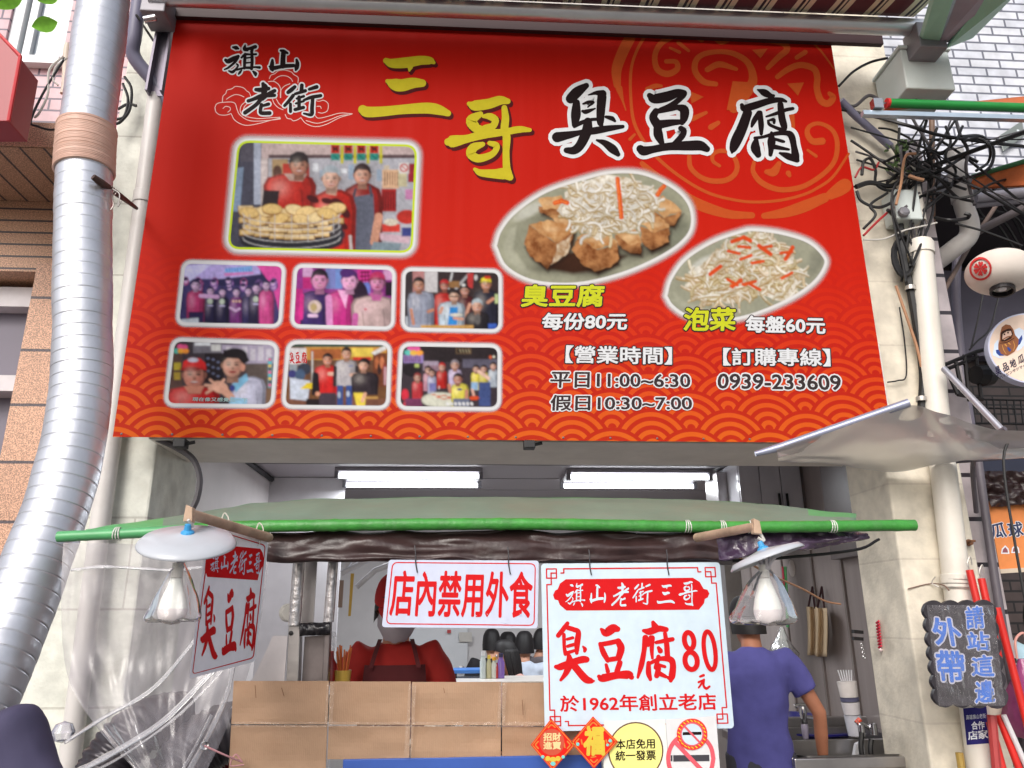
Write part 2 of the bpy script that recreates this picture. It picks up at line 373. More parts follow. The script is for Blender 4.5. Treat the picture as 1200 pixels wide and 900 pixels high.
# ================================================================ the shop building
def plaster(name, c, c2, joint, bh, off=0.0):
    m = tilemat(name, c, c2, joint, 3.1, bh, 0.005, 0.5, 0.85, axes='xz', bump=0.5)
    n = m.node_tree; b = n.nodes['Principled BSDF']
    tc = n.nodes['Texture Coordinate']; nb = n.nodes.new('ShaderNodeTexNoise'); nb.inputs['Scale'].default_value = 55; nb.inputs['Detail'].default_value = 6
    n.links.new(tc.outputs['Object'], nb.inputs['Vector'])
    bp = n.nodes.new('ShaderNodeBump'); bp.inputs['Strength'].default_value = 0.35; bp.inputs['Distance'].default_value = 0.008
    n.links.new(nb.outputs['Fac'], bp.inputs['Height'])
    old = b.inputs['Normal'].links[0].from_socket; n.links.new(old, bp.inputs['Normal']); n.links.new(bp.outputs[0], b.inputs['Normal'])
    # grime blotches
    nd = n.nodes.new('ShaderNodeTexNoise'); nd.inputs['Scale'].default_value = 2.2; nd.inputs['Detail'].default_value = 9; nd.inputs['Roughness'].default_value = 0.72
    n.links.new(tc.outputs['Object'], nd.inputs['Vector'])
    md = n.nodes.new('ShaderNodeMapRange'); md.inputs[1].default_value = 0.52; md.inputs[2].default_value = 0.78; md.inputs[3].default_value = 0; md.inputs[4].default_value = 0.38
    n.links.new(nd.outputs['Fac'], md.inputs[0])
    mx = n.nodes.new('ShaderNodeMix'); mx.data_type = 'RGBA'; n.links.new(md.outputs[0], mx.inputs[0])
    n.links.new(b.inputs['Base Color'].links[0].from_socket, mx.inputs[6]); mx.inputs[7].default_value = (*lin((150, 138, 118)), 1)
    n.links.new(mx.outputs[2], b.inputs['Base Color'])
    return m
PL = plaster('pale_plaster', (216, 217, 208), (213, 214, 205), (188, 186, 178), 0.42)
PC = plaster('cream_plaster', (222, 214, 198), (219, 211, 195), (210, 201, 186), 0.38)
INW = mat('inside_wall', (214, 208, 208), 0.6, var=0.06, vs=3, bump=0.1)
shop = thing('shop_building', 'cream plastered shop front with two pillars and an open white ceilinged room', 'building', (0, 3.8, 0))
YF = 3.8
xl = at(178, 570, YF).x; xr = at(1055, 660, YF).x; xr2 = at(1137, 610, YF).x
xL = at(85, 450, YF).x
mb = MB(); mb.box((xL, YF, 0), (xl, YF+0.62, 7.2)); p = mb.build('pillar', PL, shop, bevel=0.012); p['label'] = 'pale grey green pillar behind the silver duct'
mb = MB(); mb.box((xr, YF, 0), (xr2, YF+0.42, 7.2)); p = mb.build('pillar', PC, shop, bevel=0.012); p['label'] = 'warm cream pillar beside the white drain pipe'
BM = mat('beam_paint', (228, 223, 216), 0.6, var=0.08, vs=5)
mb = MB(); zb = at(600, 517, 3.66).z
mb.box((xl, 3.68, zb), (xr, 4.25, zb+0.55))
mb.build('beam', BM, shop, bevel=0.006)
mb = MB(); mb.box((xL, YF+0.45, zb+0.3), (xr2, YF+0.6, 7.2)); mb.build('upper_wall', mat('upper_wall', (200, 196, 192), 0.7, var=0.1), shop)
ZC = 2.78
mb = MB(); mb.box((-1.75, 4.24, ZC), (2.8, 8.7, ZC+0.1)); mb.build('ceiling', mat('ceiling_panel', (160, 154, 160), 0.35, var=0.05, vs=2), shop)
mb = MB()
for k in range(7): y = 4.7+k*0.6; mb.box((-1.6, y, ZC-0.004), (2.6, y+0.012, ZC-0.0005))
mb.build('ceiling_joint', mat('ceiling_joint', (150, 147, 150), 0.5), shop)
mb = MB(); mb.box((-1.75, YF+0.63, 0), (-1.6, 8.7, ZC)); mb.build('side_wall', INW, shop)
mb = MB(); mb.box((2.6, YF+0.43, 0), (2.75, 8.7, ZC))
pw = mb.build('side_wall', mat('panel_wall', (152, 141, 138), 0.32, var=0.10, vs=3, stretch=(1, 6, 0.4)), shop); pw['label'] = 'taupe panelled wall over the sink'
mb = MB()
for y in (4.75, 5.2, 5.65, 6.2, 6.9): mb.box((2.585, y, 0.15), (2.5995, y+0.025, ZC))
mb.build('wall_batten', mat('batten', (128, 118, 115), 0.4), shop)
mb = MB(); mb.box((-1.6, 8.5, 0), (2.6, 8.65, ZC)); mb.build('back_wall', mat('back_wall', (214, 211, 212), 0.6, var=0.04), shop)
mb = MB()
mb.tube([(-1.585, 4.5, ZC-0.02), (-1.585, 8.4, ZC-0.02)], 0.022, 6); mb.build('ceiling_trim', mat('black_trim', (28, 26, 28), 0.5), shop)
mb = MB(); mb.tube([(2.585, 4.5, ZC-0.02), (2.585, 8.4, ZC-0.02)], 0.022, 6)
mb.build('ceiling_trim', mat('black_trim', (28, 26, 28), 0.5), shop)
# inner partition with pale panels, left and centre
mb = MB(); mb.box((-1.6, 6.5, 0.15), (-0.98, 6.56, ZC)); mb.build('partition', mat('partition', (205, 202, 206), 0.5, var=0.05), shop)
# door in the back wall
dr = thing('door', None, None, (0.1, 8.5, 0.15)); dr.parent = shop; dr.location = Vector((0.05, 8.5, 0.15))-Vector(shop.location)
del_ = [k for k in list(dr.keys()) if k in ('label', 'category')]
for k in del_: del dr[k]
x0 = at(470, 760, 8.48).x; x1 = at(548, 760, 8.48).x
DW = mat('door_white', (222, 224, 228), 0.4, var=0.03)
mb = MB(); mb.box((x0, 8.44, 0.15), (x1, 8.497, 2.2)); mb.build('leaf', DW, dr, bevel=0.004)
mb = MB()
for z0, z1 in ((0.3, 1.0), (1.12, 2.05)):
    a, b = x0+0.1, x1-0.1
    for p, q in (((a, z0), (b, z0+0.03)), ((a, z1-0.03), (b, z1)), ((a, z0+0.03), (a+0.03, z1-0.03)), ((b-0.03, z0+0.03), (b, z1-0.03))):
        mb.box((p[0], 8.425, p[1]), (q[0], 8.4398, q[1]))
mb.build('moulding', DW, dr)
mb = MB(); mb.lathe([(0, 0.05), (0.03, 0.045), (0.03, 0.02), (0.012, 0.015), (0.012, 0)], (x1-0.06, 8.44, 1.15), (0, -1, 0), 14); mb.build('handle', mat('steel', (190, 190, 192), 0.25, 1.0, var=0.05), dr, smooth=True)

# ================================================================ left neighbour, tiled
GR = tilemat('granite_tile', (196, 152, 126), (182, 140, 116), (74, 64, 70), 0.6, 0.30, 0.008, 0.5, 0.5, speck=0.55, axes='xz')
GR2 = tilemat('granite_row', (188, 146, 118), (176, 136, 110), (66, 58, 64), 1.4, 0.075, 0.006, 0.5, 0.5, speck=0.5, axes='xz')
GRu = tilemat('granite_soffit', (186, 146, 122), (176, 138, 114), (70, 62, 66), 0.12, 1.6, 0.007, 0.5, 0.5, speck=0.5, axes='xy')
PK = tilemat('pink_tile', (196, 160, 166), (180, 146, 156), (88, 74, 92), 0.20, 0.085, 0.007, 0.5, 0.45, axes='xz')
nb = thing('tiled_building', 'neighbouring building of brown speckled granite and pink brick tiles with a curtained window', 'building', (-3, 4.2, 0))
YN = 4.1
zs1 = at(30, 143, 3.55).z; zs0 = at(30, 171, 3.55).z; xs1 = at(66, 150, 3.55).x
mb = MB(); mb.box((-6, 3.55, zs0), (xs1, YN+0.5, zs1)); mb.build('balcony_slab', [GR], nb)
mb = MB(); mb.add([(-6, 3.56, zs0-0.004), (xs1-0.01, 3.56, zs0-0.004), (xs1-0.01, YN, zs0-0.004), (-6, YN, zs0-0.004)], [(0, 1, 2, 3)]); mb.build('soffit', GRu, nb)
xs2 = at(110, 200, YN).x
# tile courses under the balcony, then a granite post that runs down
zr0 = at(30, 318, YN).z
mb = MB(); mb.box((-6, YN, zr0), (xs1+0.02, YN+0.4, zs0-0.006)); mb.build('lintel', GR2, nb)
mb = MB(); xg = at(30, 450, YN-0.02).x
mb.box((xg, YN-0.12, 0), (xL-0.003, YN+0.5, zr0)); mb.build('post', GR, nb)
mb = MB(); mb.box((xs1+0.021, YN-0.06, zr0), (xL-0.003, YN+0.5, zs0+0.3)); mb.build('post', GR, nb)
mb = MB(); mb.box((-6, YN+0.25, 0), (xg, YN+0.5, zr0-0.001)); mb.build('shutter', mat('grey_shutter', (112, 106, 122), 0.5, var=0.08, vs=2), nb)
mb = MB(); z_ = at(20, 345, YN+0.2).z; mb.box((-6, YN+0.14, z_-0.1), (xg-0.002, YN+0.249, z_+0.02)); z2 = at(20, 440, YN+0.2).z; mb.box((-6, YN+0.1, z2-0.12), (xg-0.002, YN+0.249, z2-0.03))
mb.build('shutter_box', mat('shutter_box', (205, 200, 205), 0.5), nb)
# wall above with the window
YW = 4.25
def W(px, py, Y=YW): return at(px, py, Y)
zb_ = W(50, 68).z; zsill = W(50, 76).z
mb = MB(); mb.box((-6, YW, zs1), (xL-0.003, YW+0.3, zsill)); mb.build('wall', PK, nb)
x0 = W(12, 20).x; x1 = W(82, 20).x
mb = MB(); mb.box((-6, YW, zsill+0.001), (x0, YW+0.3, 7.2)); mb.box((x1, YW, zsill+0.001), (xL-0.003, YW+0.3, 7.2)); mb.build('wall', PK, nb)
wi = bpy.data.objects.new('window', None); COL.objects.link(wi); wi.parent = nb; wi.location = Vector((x0, YW, zsill))-Vector(nb.location)
FR = mat('window_frame', (214, 218, 222), 0.35, var=0.04)
mb = MB(); zt = 7.0
mb.box((x0, YW-0.03, zsill+0.002), (x1, YW+0.12, zb_)); mb.box((x0, YW+0.02, zb_), (x0+0.07, YW+0.12, zt)); mb.box((x1-0.05, YW+0.02, zb_), (x1, YW+0.12, zt)); mb.box((x0+0.09, YW+0.04, zb_), (x0+0.14, YW+0.1, zt))
mb.build('frame', FR, wi, bevel=0.004)
mb = MB(); mb.box((x0-0.05, YW-0.06, zsill-0.03), (x1+0.05, YW-0.002, zsill)); mb.build('sill', FR, wi)
mb = MB(); mb.box((x0+0.07, YW+0.07, zb_), (x1-0.05, YW+0.075, zt)); mb.build('pane', plastic('window_glass', (190, 205, 215), 0.12, 0.03), wi)
def curt(u, v): x = x0+0.07+u*(x1-x0-0.12); return Vector((x, YW+0.11+0.02*math.sin(u*40), zb_-0.02+v*1.6))
mb = MB(); mb.grid(curt, 60, 2); mb.build('curtain', mat('curtain_cloth', (170, 176, 200), 0.8, var=0.45, vs=1.2, stretch=(9, 1, 0.05)), wi, smooth='all')
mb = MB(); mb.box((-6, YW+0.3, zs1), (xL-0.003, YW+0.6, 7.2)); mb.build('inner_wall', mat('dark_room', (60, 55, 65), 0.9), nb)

# ================================================================ right neighbour: white tiles above, dark stall below
WT = tilemat('white_tile', (212, 214, 222), (202, 205, 216), (112, 114, 126), 0.22, 0.072, 0.008, 0.5, 0.25, axes='xz')
LT = tilemat('lilac_tile', (176, 166, 168), (168, 158, 162), (46, 40, 46), 1.2, 0.235, 0.012, 0.5, 0.3, axes='xz')
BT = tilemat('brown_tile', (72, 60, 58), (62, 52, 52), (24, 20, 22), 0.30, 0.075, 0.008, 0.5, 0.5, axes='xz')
nr = thing('neighbouring_shop', 'dark neighbouring stall under a white tiled upper wall with a lilac tile column', 'building', (3, 4.2, 0))
zw = at(1170, 212, 4.35).z
mb = MB(); mb.box((xr2+0.002, 4.3, zw), (6.5, 4.6, 7.5)); mb.build('upper_wall', WT, nr)
xt0 = xr2+0.002; xt1 = at(1167, 640, 3.92).x
mb = MB(); mb.box((xt0, 3.92, 0), (xt1, 4.5, zw)); mb.build('column', LT, nr, bevel=0.006)
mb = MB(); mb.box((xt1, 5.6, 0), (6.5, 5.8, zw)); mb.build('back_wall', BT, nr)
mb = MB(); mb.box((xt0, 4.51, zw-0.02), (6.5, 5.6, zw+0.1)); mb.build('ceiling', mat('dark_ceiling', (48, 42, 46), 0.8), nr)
mb = MB(); z0 = at(1180, 322, 5.5).z; z1 = at(1180, 420, 5.5).z
mb.box((xt1+0.25, 5.45, z1), (6.5, 5.58, z0)); mb.build('fascia', mat('slate_fascia', (96, 92, 108), 0.6), nr)
mb = MB(); z0 = at(1180, 520, 5.2).z; z1 = at(1180, 565, 5.2).z
mb.box((xt1, 5.1, z1), (6.5, 5.2, z0)); mb.build('shutter_rail', mat('navy_rail', (38, 42, 62), 0.5), nr)
# ================================================================ brush letters (x, y, width)
G = {}
G['臭'] = (640, 85, 8.18, [[(235,250,95),(300,185,100),(385,125,55)],[(290,290,70),(285,400,95),(275,500,60)],[(405,215,12),(480,195,40),(540,205,80)],
  [(535,230,90),(525,350,85),(520,470,70),(530,510,40)],[(355,300,18),(400,285,32),(455,285,25),(400,330,15)],[(350,370,28),(385,375,45),(470,345,15)],
  [(270,520,28),(340,480,42),(440,450,32),(520,450,32)],[(105,620,100),(250,592,66),(330,575,52),(450,560,70),(600,535,60),(735,518,36)],
  [(400,470,80),(390,560,100),(330,690,90),(270,745,80),(195,745,56)],[(485,648,20),(560,675,60),(640,735,85),(690,785,45)],[(575,425,30),(630,440,45),(660,465,25)]])
G['豆'] = (735, 90, 8.18, [[(215,180,55),(260,210,92),(380,190,100),(480,155,80),(540,160,72)],[(540,180,50),(470,240,55),(400,280,45),(320,310,34)],
  [(275,330,64),(250,390,80),(290,460,90),(300,500,70)],[(480,290,50),(545,315,90),(545,390,80),(525,440,50)],[(290,460,90),(420,440,66),(540,430,44)],
  [(290,330,50),(400,308,54),(490,290,50)],[(290,500,80),(300,560,90),(330,630,56)],[(515,495,55),(545,520,55),(520,575,62),(450,645,50)],
  [(125,690,76),(160,710,92),(250,695,72),(400,668,76),(600,660,95),(700,660,95),(765,692,62)]])
G['腐'] = (843, 92, 8.18, [[(368,108,18),(430,135,70),(490,165,50),(520,165,30)],[(215,255,40),(240,285,70),(330,262,72),(480,215,62),(590,205,46),(640,220,25)],
  [(270,330,90),(220,470,100),(160,600,104),(130,680,70),(120,712,20)],[(380,330,50),(330,410,50),(310,460,25)],[(390,330,50),(400,440,56),(402,530,34)],
  [(450,365,20),(560,330,36),(640,300,36),(705,288,32)],[(585,250,60),(600,380,70),(622,470,62),(600,520,30)],[(478,400,20),(520,395,36),(525,425,28)],
  [(468,405,25),(480,440,32),(540,470,32),(620,500,44)],[(355,575,36),(345,660,92),(372,730,62)],[(340,570,30),(420,560,30),(530,530,40),(640,522,50),(690,550,66),(715,650,60),(730,740,75),(748,785,44)],
  [(500,520,30),(500,600,80),(495,680,54),(490,730,40)],[(530,580,30),(600,600,32),(620,605,25)],[(500,650,52),(600,668,36),(665,680,25)],[(580,715,24),(660,745,66),(745,785,44)]])
G['三'] = (415, 55, 9.0, [[(335,145,60),(400,172,95),(550,165,112),(700,142,96),(800,145,80),(840,165,36)],[(590,215,60),(582,250,22)],
  [(350,360,44),(420,392,120),(500,405,130),(620,380,112),(720,382,80)],[(90,660,96),(140,685,112),(300,680,105),(500,660,100),(750,645,116),(880,660,110),(990,700,66)]])
G['哥'] = (515, 105, 7.5, [[(260,125,40),(310,140,90),(430,125,90),(530,95,80),(600,102,50)],[(360,215,50),(280,270,94),(320,335,84),(370,350,60)],
  [(385,235,30),(440,235,60),(490,265,62),(470,320,62),(400,345,70)],[(570,160,50),(580,250,65),(572,340,70),(590,420,70),(585,550,60),(590,680,66),(610,760,70)],
  [(75,460,66),(115,455,106),(250,430,70),(400,390,80),(560,375,60),(700,350,60),(795,355,34)],[(380,480,44),(300,510,80),(275,565,80),(340,605,72),(440,580,60),(490,540,52),(500,490,56),(440,470,40)],
  [(310,700,30),(360,730,60),(480,740,80),(570,740,100),(620,770,60)]])
G['旗'] = (250, 42, 16.07, [[(370,215,40),(430,225,80),(470,240,40)],[(230,455,60),(280,480,90),(380,430,90),(470,385,60)],[(460,410,60),(400,500,50),(280,600,42),(210,633,30)],
  [(440,530,35),(465,560,36),(430,620,40),(360,680,60),(290,660,30)],[(600,175,30),(590,245,80),(640,265,60)],[(580,245,50),(680,240,60),(790,205,74)],[(740,220,60),(720,300,60)],
  [(530,410,40),(600,350,50),(700,350,36),(805,345,44)],[(600,340,50),(590,480,62),(585,610,52)],[(725,330,62),(730,480,62),(720,620,62)],[(600,420,36),(720,405,30)],[(600,510,36),(720,500,30)],[(600,600,52),(720,600,52)],
  [(440,640,40),(560,610,42),(760,590,36),(870,595,56)],[(530,650,30),(500,690,50),(475,720,34)],[(750,670,40),(790,710,72),(795,745,44)]])
G['山'] = (305, 48, 20.45, [[(490,230,60),(560,245,84),(650,290,60)],[(560,260,120),(545,400,120),(540,600,130)],[(290,460,66),(285,540,100),(270,650,110),(295,700,70)],
  [(215,610,40),(300,650,104),(450,625,92),(600,600,100),(800,590,90)],[(870,450,60),(890,540,100),(870,640,110),(850,695,60)]])
G['老'] = (278, 88, 10.9, [[(330,112,50),(350,160,90),(340,230,70)],[(238,185,45),(300,188,60),(400,172,50)],[(478,200,50),(400,240,50),(320,300,60)],[(140,330,46),(200,310,46),(330,262,62),(475,258,46)],
  [(330,260,60),(250,370,52),(100,480,54)],[(400,370,46),(330,390,36)],[(310,380,50),(295,450,46),(310,485,50),(415,485,52)]])
G['街'] = (278, 88, 10.9, [[(735,150,46),(690,190,56),(650,220,50)],[(715,260,46),(660,330,46),(605,390,40)],[(680,370,40),(680,465,42)],[(825,130,50),(820,200,52)],[(740,240,36),(870,200,46)],
  [(760,300,30),(850,270,36)],[(790,280,46),(790,420,46)],[(750,362,30),(850,332,30)],[(740,440,46),(845,412,46)],[(920,180,40),(1015,150,52)],[(850,320,30),(940,285,46),(1065,262,46)],
  [(965,290,46),(955,420,52),(948,505,46),(850,490,25)]])
G['臭s'] = (640, 720, 10.59, [[(265,110,50),(215,180,62),(150,262,60)],[(220,250,46),(225,400,46),(240,490,52)],[(270,165,60),(350,190,62),(400,222,66),(385,350,76),(380,480,46)],[(262,308,38),(330,290,40)],[(268,395,42),(340,375,46)],
  [(240,485,50),(350,450,40),(395,445,34)],[(458,398,25),(482,430,50),(478,455,40)],[(120,650,50),(180,650,88),(300,600,80),(450,560,90),(500,560,80)],[(285,520,60),(290,600,100),(250,720,72),(180,815,36)],
  [(320,600,90),(400,700,92),(490,800,96),(560,825,70),(595,825,24)]])
G['豆s'] = (640, 720, 10.59, [[(685,185,40),(740,228,100),(830,175,112),(885,182,74)],[(670,365,50),(710,470,72),(765,570,62)],[(680,372,60),(780,355,62),(890,330,62)],[(895,335,80),(930,420,92),(900,540,80)],
  [(760,565,62),(890,545,62)],[(745,625,40),(765,705,56)],[(915,600,70),(880,705,70)],[(655,770,50),(700,790,100),(880,755,92),(1020,750,108),(1060,780,64)]])
G['腐s'] = (740, 720, 9.47, [[(240,90,46),(260,135,80)],[(135,180,40),(200,190,80),(300,158,72),(385,168,58)],[(155,260,70),(140,400,56),(110,560,62),(70,700,30)],[(215,255,50),(185,340,46)],[(230,260,60),(225,400,46),(232,485,32)],
  [(275,312,40),(380,290,52),(455,275,50)],[(372,210,46),(390,330,60),(400,470,62)],[(300,370,40),(320,405,60)],[(190,540,50),(190,650,62),(210,720,42)],[(210,540,40),(320,492,50),(430,500,72),(460,560,70),(450,680,76),(435,735,44)],
  [(390,692,30),(440,720,52)],[(300,470,50),(270,590,50)],[(300,560,42),(370,580,36)],[(300,600,60),(280,680,60)],[(300,650,60),(380,690,40)]])
G['元s'] = (740, 720, 9.47, [[(762,690,26),(800,675,32)],[(745,752,25),(800,730,27)],[(792,735,25),(770,780,24),(745,813,20)],[(806,722,22),(800,790,26),(830,822,30),(865,800,26)]])
def ell_stroke(cx, cy, rx, ry, w_, sl=0.0, n=14):
    return [(cx+rx*math.cos(a)+sl*ry*math.sin(a), cy+ry*math.sin(a), w_) for a in [2*math.pi*k/n for k in range(n+1)]]
def gbox(ch):
    ox, oy, sc, L = G[ch]; xs = []; ys = []
    for st in L:
        for x, y, w_ in st: xs += [x-w_/2, x+w_/2]; ys += [y-w_/2, y+w_/2]
    return min(xs), min(ys), max(xs), max(ys)
def glyph(mb, M, ch, layer, grow=0, quad=None, wk=1.0, dx=0, dy=0):
    """a brush letter where it was read, or fitted to quad (TL, TR, BR, BL)"""
    ox, oy, sc, L = G[ch]
    if quad is None: strokes(mb, M, L, layer, grow, wk, ox, oy, sc, dx=dx, dy=dy); return
    x0, y0, x1, y1 = gbox(ch); a, b, c, d = [np.array(q, float) for q in quad]
    def mp(x, y):
        u = (x-x0)/(x1-x0); t = (y-y0)/(y1-y0); q = (a*(1-u)+b*u)*(1-t)+(d*(1-u)+c*u)*t
        return q[0]+dx, q[1]+dy
    strokes(mb, M, L, layer, grow, wk, mp=mp)

# ================================================================ the banner
BP = ypl(3.6); M = BP.M
BK = vinyl('black_ink', (34, 22, 24)); WH = vinyl('white_ink', (232, 234, 238)); YE = vinyl('yellow_ink', (222, 206, 46)); MR = vinyl('maroon_ink', (92, 24, 28))
def nodes_banner():
    m = bpy.data.materials.new('banner_print'); m.use_nodes = True; n = m.node_tree; b = n.nodes['Principled BSDF']; lk = n.links.new
    uv = n.nodes.new('ShaderNodeUVMap'); sp = n.nodes.new('ShaderNodeSeparateXYZ'); lk(uv.outputs[0], sp.inputs[0])
    def V(x): return x
    def mth(op, a, c=None, d=None):
        q = n.nodes.new('ShaderNodeMath'); q.operation = op
        for i, v in enumerate((a, c, d)):
            if v is None: continue
            if isinstance(v, (int, float)): q.inputs[i].default_value = v
            else: lk(v, q.inputs[i])
        return q.outputs[0]
    u, v = sp.outputs[0], sp.outputs[1]       # metres from the lower left corner
    s, h = 0.392, 0.098; Rr = s/2
    k0 = mth('FLOOR', mth('DIVIDE', mth('ADD', v, 0.03), h))
    def row(off):
        k = mth('SUBTRACT', k0, off); par = mth('MULTIPLY', mth('MODULO', mth('ADD', k, 100), 2), 0.5)
        uu = mth('SUBTRACT', mth('DIVIDE', u, s), par); fr = mth('MULTIPLY', mth('SUBTRACT', mth('FRACT', uu), 0.5), s)
        vv = mth('SUBTRACT', mth('ADD', v, 0.03), mth('MULTIPLY', k, h))
        return mth('SQRT', mth('ADD', mth('MULTIPLY', fr, fr), mth('MULTIPLY', vv, vv)))
    d0, d1, d2 = row(1), row(0), None
    sel = mth('LESS_THAN', d0, Rr); d = mth('ADD', mth('MULTIPLY', d0, sel), mth('MULTIPLY', d1, mth('SUBTRACT', 1, sel)))
    ring = mth('COSINE', mth('MULTIPLY', mth('DIVIDE', mth('SUBTRACT', Rr-0.008, d), 0.0445), 2*math.pi)); 
    rs = n.nodes.new('ShaderNodeMapRange'); rs.inputs[1].default_value = -0.15; rs.inputs[2].default_value = 0.25; lk(ring, rs.inputs[0])
    fade = n.nodes.new('ShaderNodeMapRange'); fade.inputs[1].default_value = 1.15; fade.inputs[2].default_value = 0.45; lk(v, fade.inputs[0])
    pat = mth('MULTIPLY', rs.outputs[0], fade.outputs[0])
    cr = n.nodes.new('ShaderNodeValToRGB'); e = cr.color_ramp.elements
    lk(mth('DIVIDE', v, 2.442), cr.inputs[0])
    e[0].position = 0; e[0].color = (*lin((247, 112, 36), .60), 1); e[1].position = 1; e[1].color = (*lin((208, 28, 15), .60), 1)
    for p, c in ((0.10, (243, 90, 34)), (0.22, (236, 62, 30)), (0.36, (226, 42, 22)), (0.6, (214, 32, 16))):
        q = cr.color_ramp.elements.new(p); q.color = (*lin(c, .60), 1)
    mx = n.nodes.new('ShaderNodeMix'); mx.data_type = 'RGBA'; lk(mth('MULTIPLY', pat, 0.85), mx.inputs[0]); lk(cr.outputs[0], mx.inputs[6]); mx.inputs[7].default_value = (*lin((206, 34, 28), .60), 1)
    lk(mx.outputs[2], b.inputs['Base Color']); b.inputs['Roughness'].default_value = 0.5; b.inputs['Specular IOR Level'].default_value = 0.05
    # slack vinyl: soft vertical waves and a fine weave
    tc = n.nodes.new('ShaderNodeTexCoord'); mp = n.nodes.new('ShaderNodeMapping'); mp.inputs['Scale'].default_value = (3.2, 1, 0.25); lk(tc.outputs['Object'], mp.inputs[0])
    nz_ = n.nodes.new('ShaderNodeTexNoise'); nz_.inputs['Scale'].default_value = 1.6; nz_.inputs['Detail'].default_value = 2; lk(mp.outputs[0], nz_.inputs['Vector'])
    bp = n.nodes.new('ShaderNodeBump'); bp.inputs['Strength'].default_value = 0.4; bp.inputs['Distance'].default_value = 0.03; lk(nz_.outputs['Fac'], bp.inputs['Height']); lk(bp.outputs[0], b.inputs['Normal'])
    return m
c4 = [M(207, 12), M(973, 45), M(1047, 519.5), M(132, 512)]
ban = thing('banner', 'huge red and orange printed banner with food pictures and black brush lettering', 'banner', tuple((c4[2]+c4[3])/2))
mb = MB(); o_ = c4[3]; ex = (c4[2]-c4[3]); W_ = ex.length; ex /= W_; ez = (c4[0]-c4[3]); H_ = ez.length; ez /= H_
NU, NV = 40, 26
def bf(u, v): return o_+ex*(u*W_)+ez*(v*H_)
mb.grid(bf, NU, NV)
sheet = mb.build('sheet', nodes_banner(), ban, smooth='all')
uvl = sheet.data.uv_layers.new(name='UVMap'); idx = np.zeros(len(sheet.data.loops), np.int32); sheet.data.loops.foreach_get('vertex_index', idx)
uvv = np.array([((i % (NU+1))/NU*W_, (i//(NU+1))/NV*H_) for i in range((NU+1)*(NV+1))], np.float32); uvl.data.foreach_set('uv', uvv[idx].ravel())
# hem, rivets and the frame behind
mb = MB()
for t in np.linspace(0.01, 0.99, 17): p = bf(t, 0.995); mb.lathe([(0, 0.004), (0.004, 0.003), (0.006, 0)], p, (0, -1, 0), 8)
for t in np.linspace(0.01, 0.99, 17): p = bf(t, 0.006); mb.lathe([(0, 0.004), (0.004, 0.003), (0.006, 0)], p, (0, -1, 0), 8)
e_ = mb.build('eyelet', mat('eyelet_grey', (110, 106, 108), 0.5, 0.4), ban); e_['kind'] = 'stuff'
mb = MB(); q0 = bf(0, 0); q1 = bf(1, 1)
for u in (0.012, 0.5, 0.988): p = bf(u, 0); mb.box((p.x-0.02, 3.612, p.z+0.01), (p.x+0.02, 3.65, bf(u, 1).z))
for v in (0.012, 0.5, 0.985): a = bf(0.012, v); b = bf(0.988, v); mb.box((a.x+0.021, 3.614, a.z-0.018), (b.x-0.021, 3.648, a.z+0.018))
mb.build('frame', mat('frame_steel', (120, 116, 122), 0.45, 0.6), ban)

# emblem behind the letters
E_ = (700, 30, 3.53)
EM = [[(136,48,45),(105,110,45),(80,180,42),(82,245,30)],[(90,260,28),(105,310,10),(118,350,5)],[(185,570,20),(240,625,40),(310,680,50),(380,720,46),(450,752,45),(545,780,36),(640,785,26)],[(690,787,25),(770,775,40),(850,750,48),(940,712,40)],[(965,700,40),(1000,678,56),(1024,662,58)],
 [(204,32,14),(165,100,12),(140,180,12),(138,290,12),(152,400,14),(200,490,14),(262,560,14),(350,630,13),(450,688,13),(550,718,12),(650,730,12),(760,722,12),(850,700,12),(910,672,12),(975,625,12),(1040,530,10)],[(878,58,8),(925,105,8),(980,180,6)],
 [(310,44,26),(262,75,24),(238,125,22),(248,180,25),(290,200,26),(330,180,24),(325,150,20),(285,148,18)],[(490,242,20),(440,232,25),(405,190,25),(408,145,24),(440,118,22),(500,108,20),(560,115,22),(615,145,25),(640,190,30),(640,240,40),(600,290,56),(565,340,44)],
 [(455,182,22),(505,160,26),(575,180,15)],[(335,70,16),(378,104,12)],[(300,92,10),(340,110,14)],[(404,44,20),(432,60,20)],[(482,48,22),(515,66,26),(558,50,20)],[(632,54,20),(700,58,28),(765,70,28),(785,98,26),(750,130,24),(705,175,18)],[(825,132,18),(860,110,20)],
 [(745,212,20),(790,180,24),(840,163,25),(895,178,26),(910,215,26),(908,260,26),(925,310,28),(955,322,28),(975,298,26),(960,280,16)],
 [(930,478,30),(890,478,26),(868,445,22),(880,415,18),(920,405,16),(970,430,18),(992,480,20),(985,550,20),(950,600,20),(890,645,20),(830,672,22),(750,678,22),(680,650,24),(645,605,20),(648,565,15)],[(870,515,10),(905,540,14)],
 [(700,605,20),(730,605,36),(752,570,20)],[(790,610,22),(795,620,16)],[(380,540,18),(385,585,20),(420,622,20),(470,642,22),(530,640,22),(568,615,22),(578,575,20),(555,530,18),(515,518,18),(480,530,18),(478,560,15),(505,580,14)],
 [(395,385,22),(450,360,14)],[(470,420,24),(500,402,18)],[(205,262,16),(240,250,20),(265,250,12)],[(135,470,14),(155,450,10)],[(805,370,20),(810,420,16)]]
EP = [[(640,100),(705,95),(675,135)],[(785,240),(855,235),(830,290)],[(380,270),(440,295),(390,322)],[(560,230),(640,235),(585,345),(535,350)]]
mb = MB(); strokes(mb, M, EM, 1.0, ox=E_[0], oy=E_[1], sc=E_[2]); polys(mb, M, EP, 3.6, *E_)
mb.build('emblem', vinyl('orange_ink', (216, 92, 40)), ban)
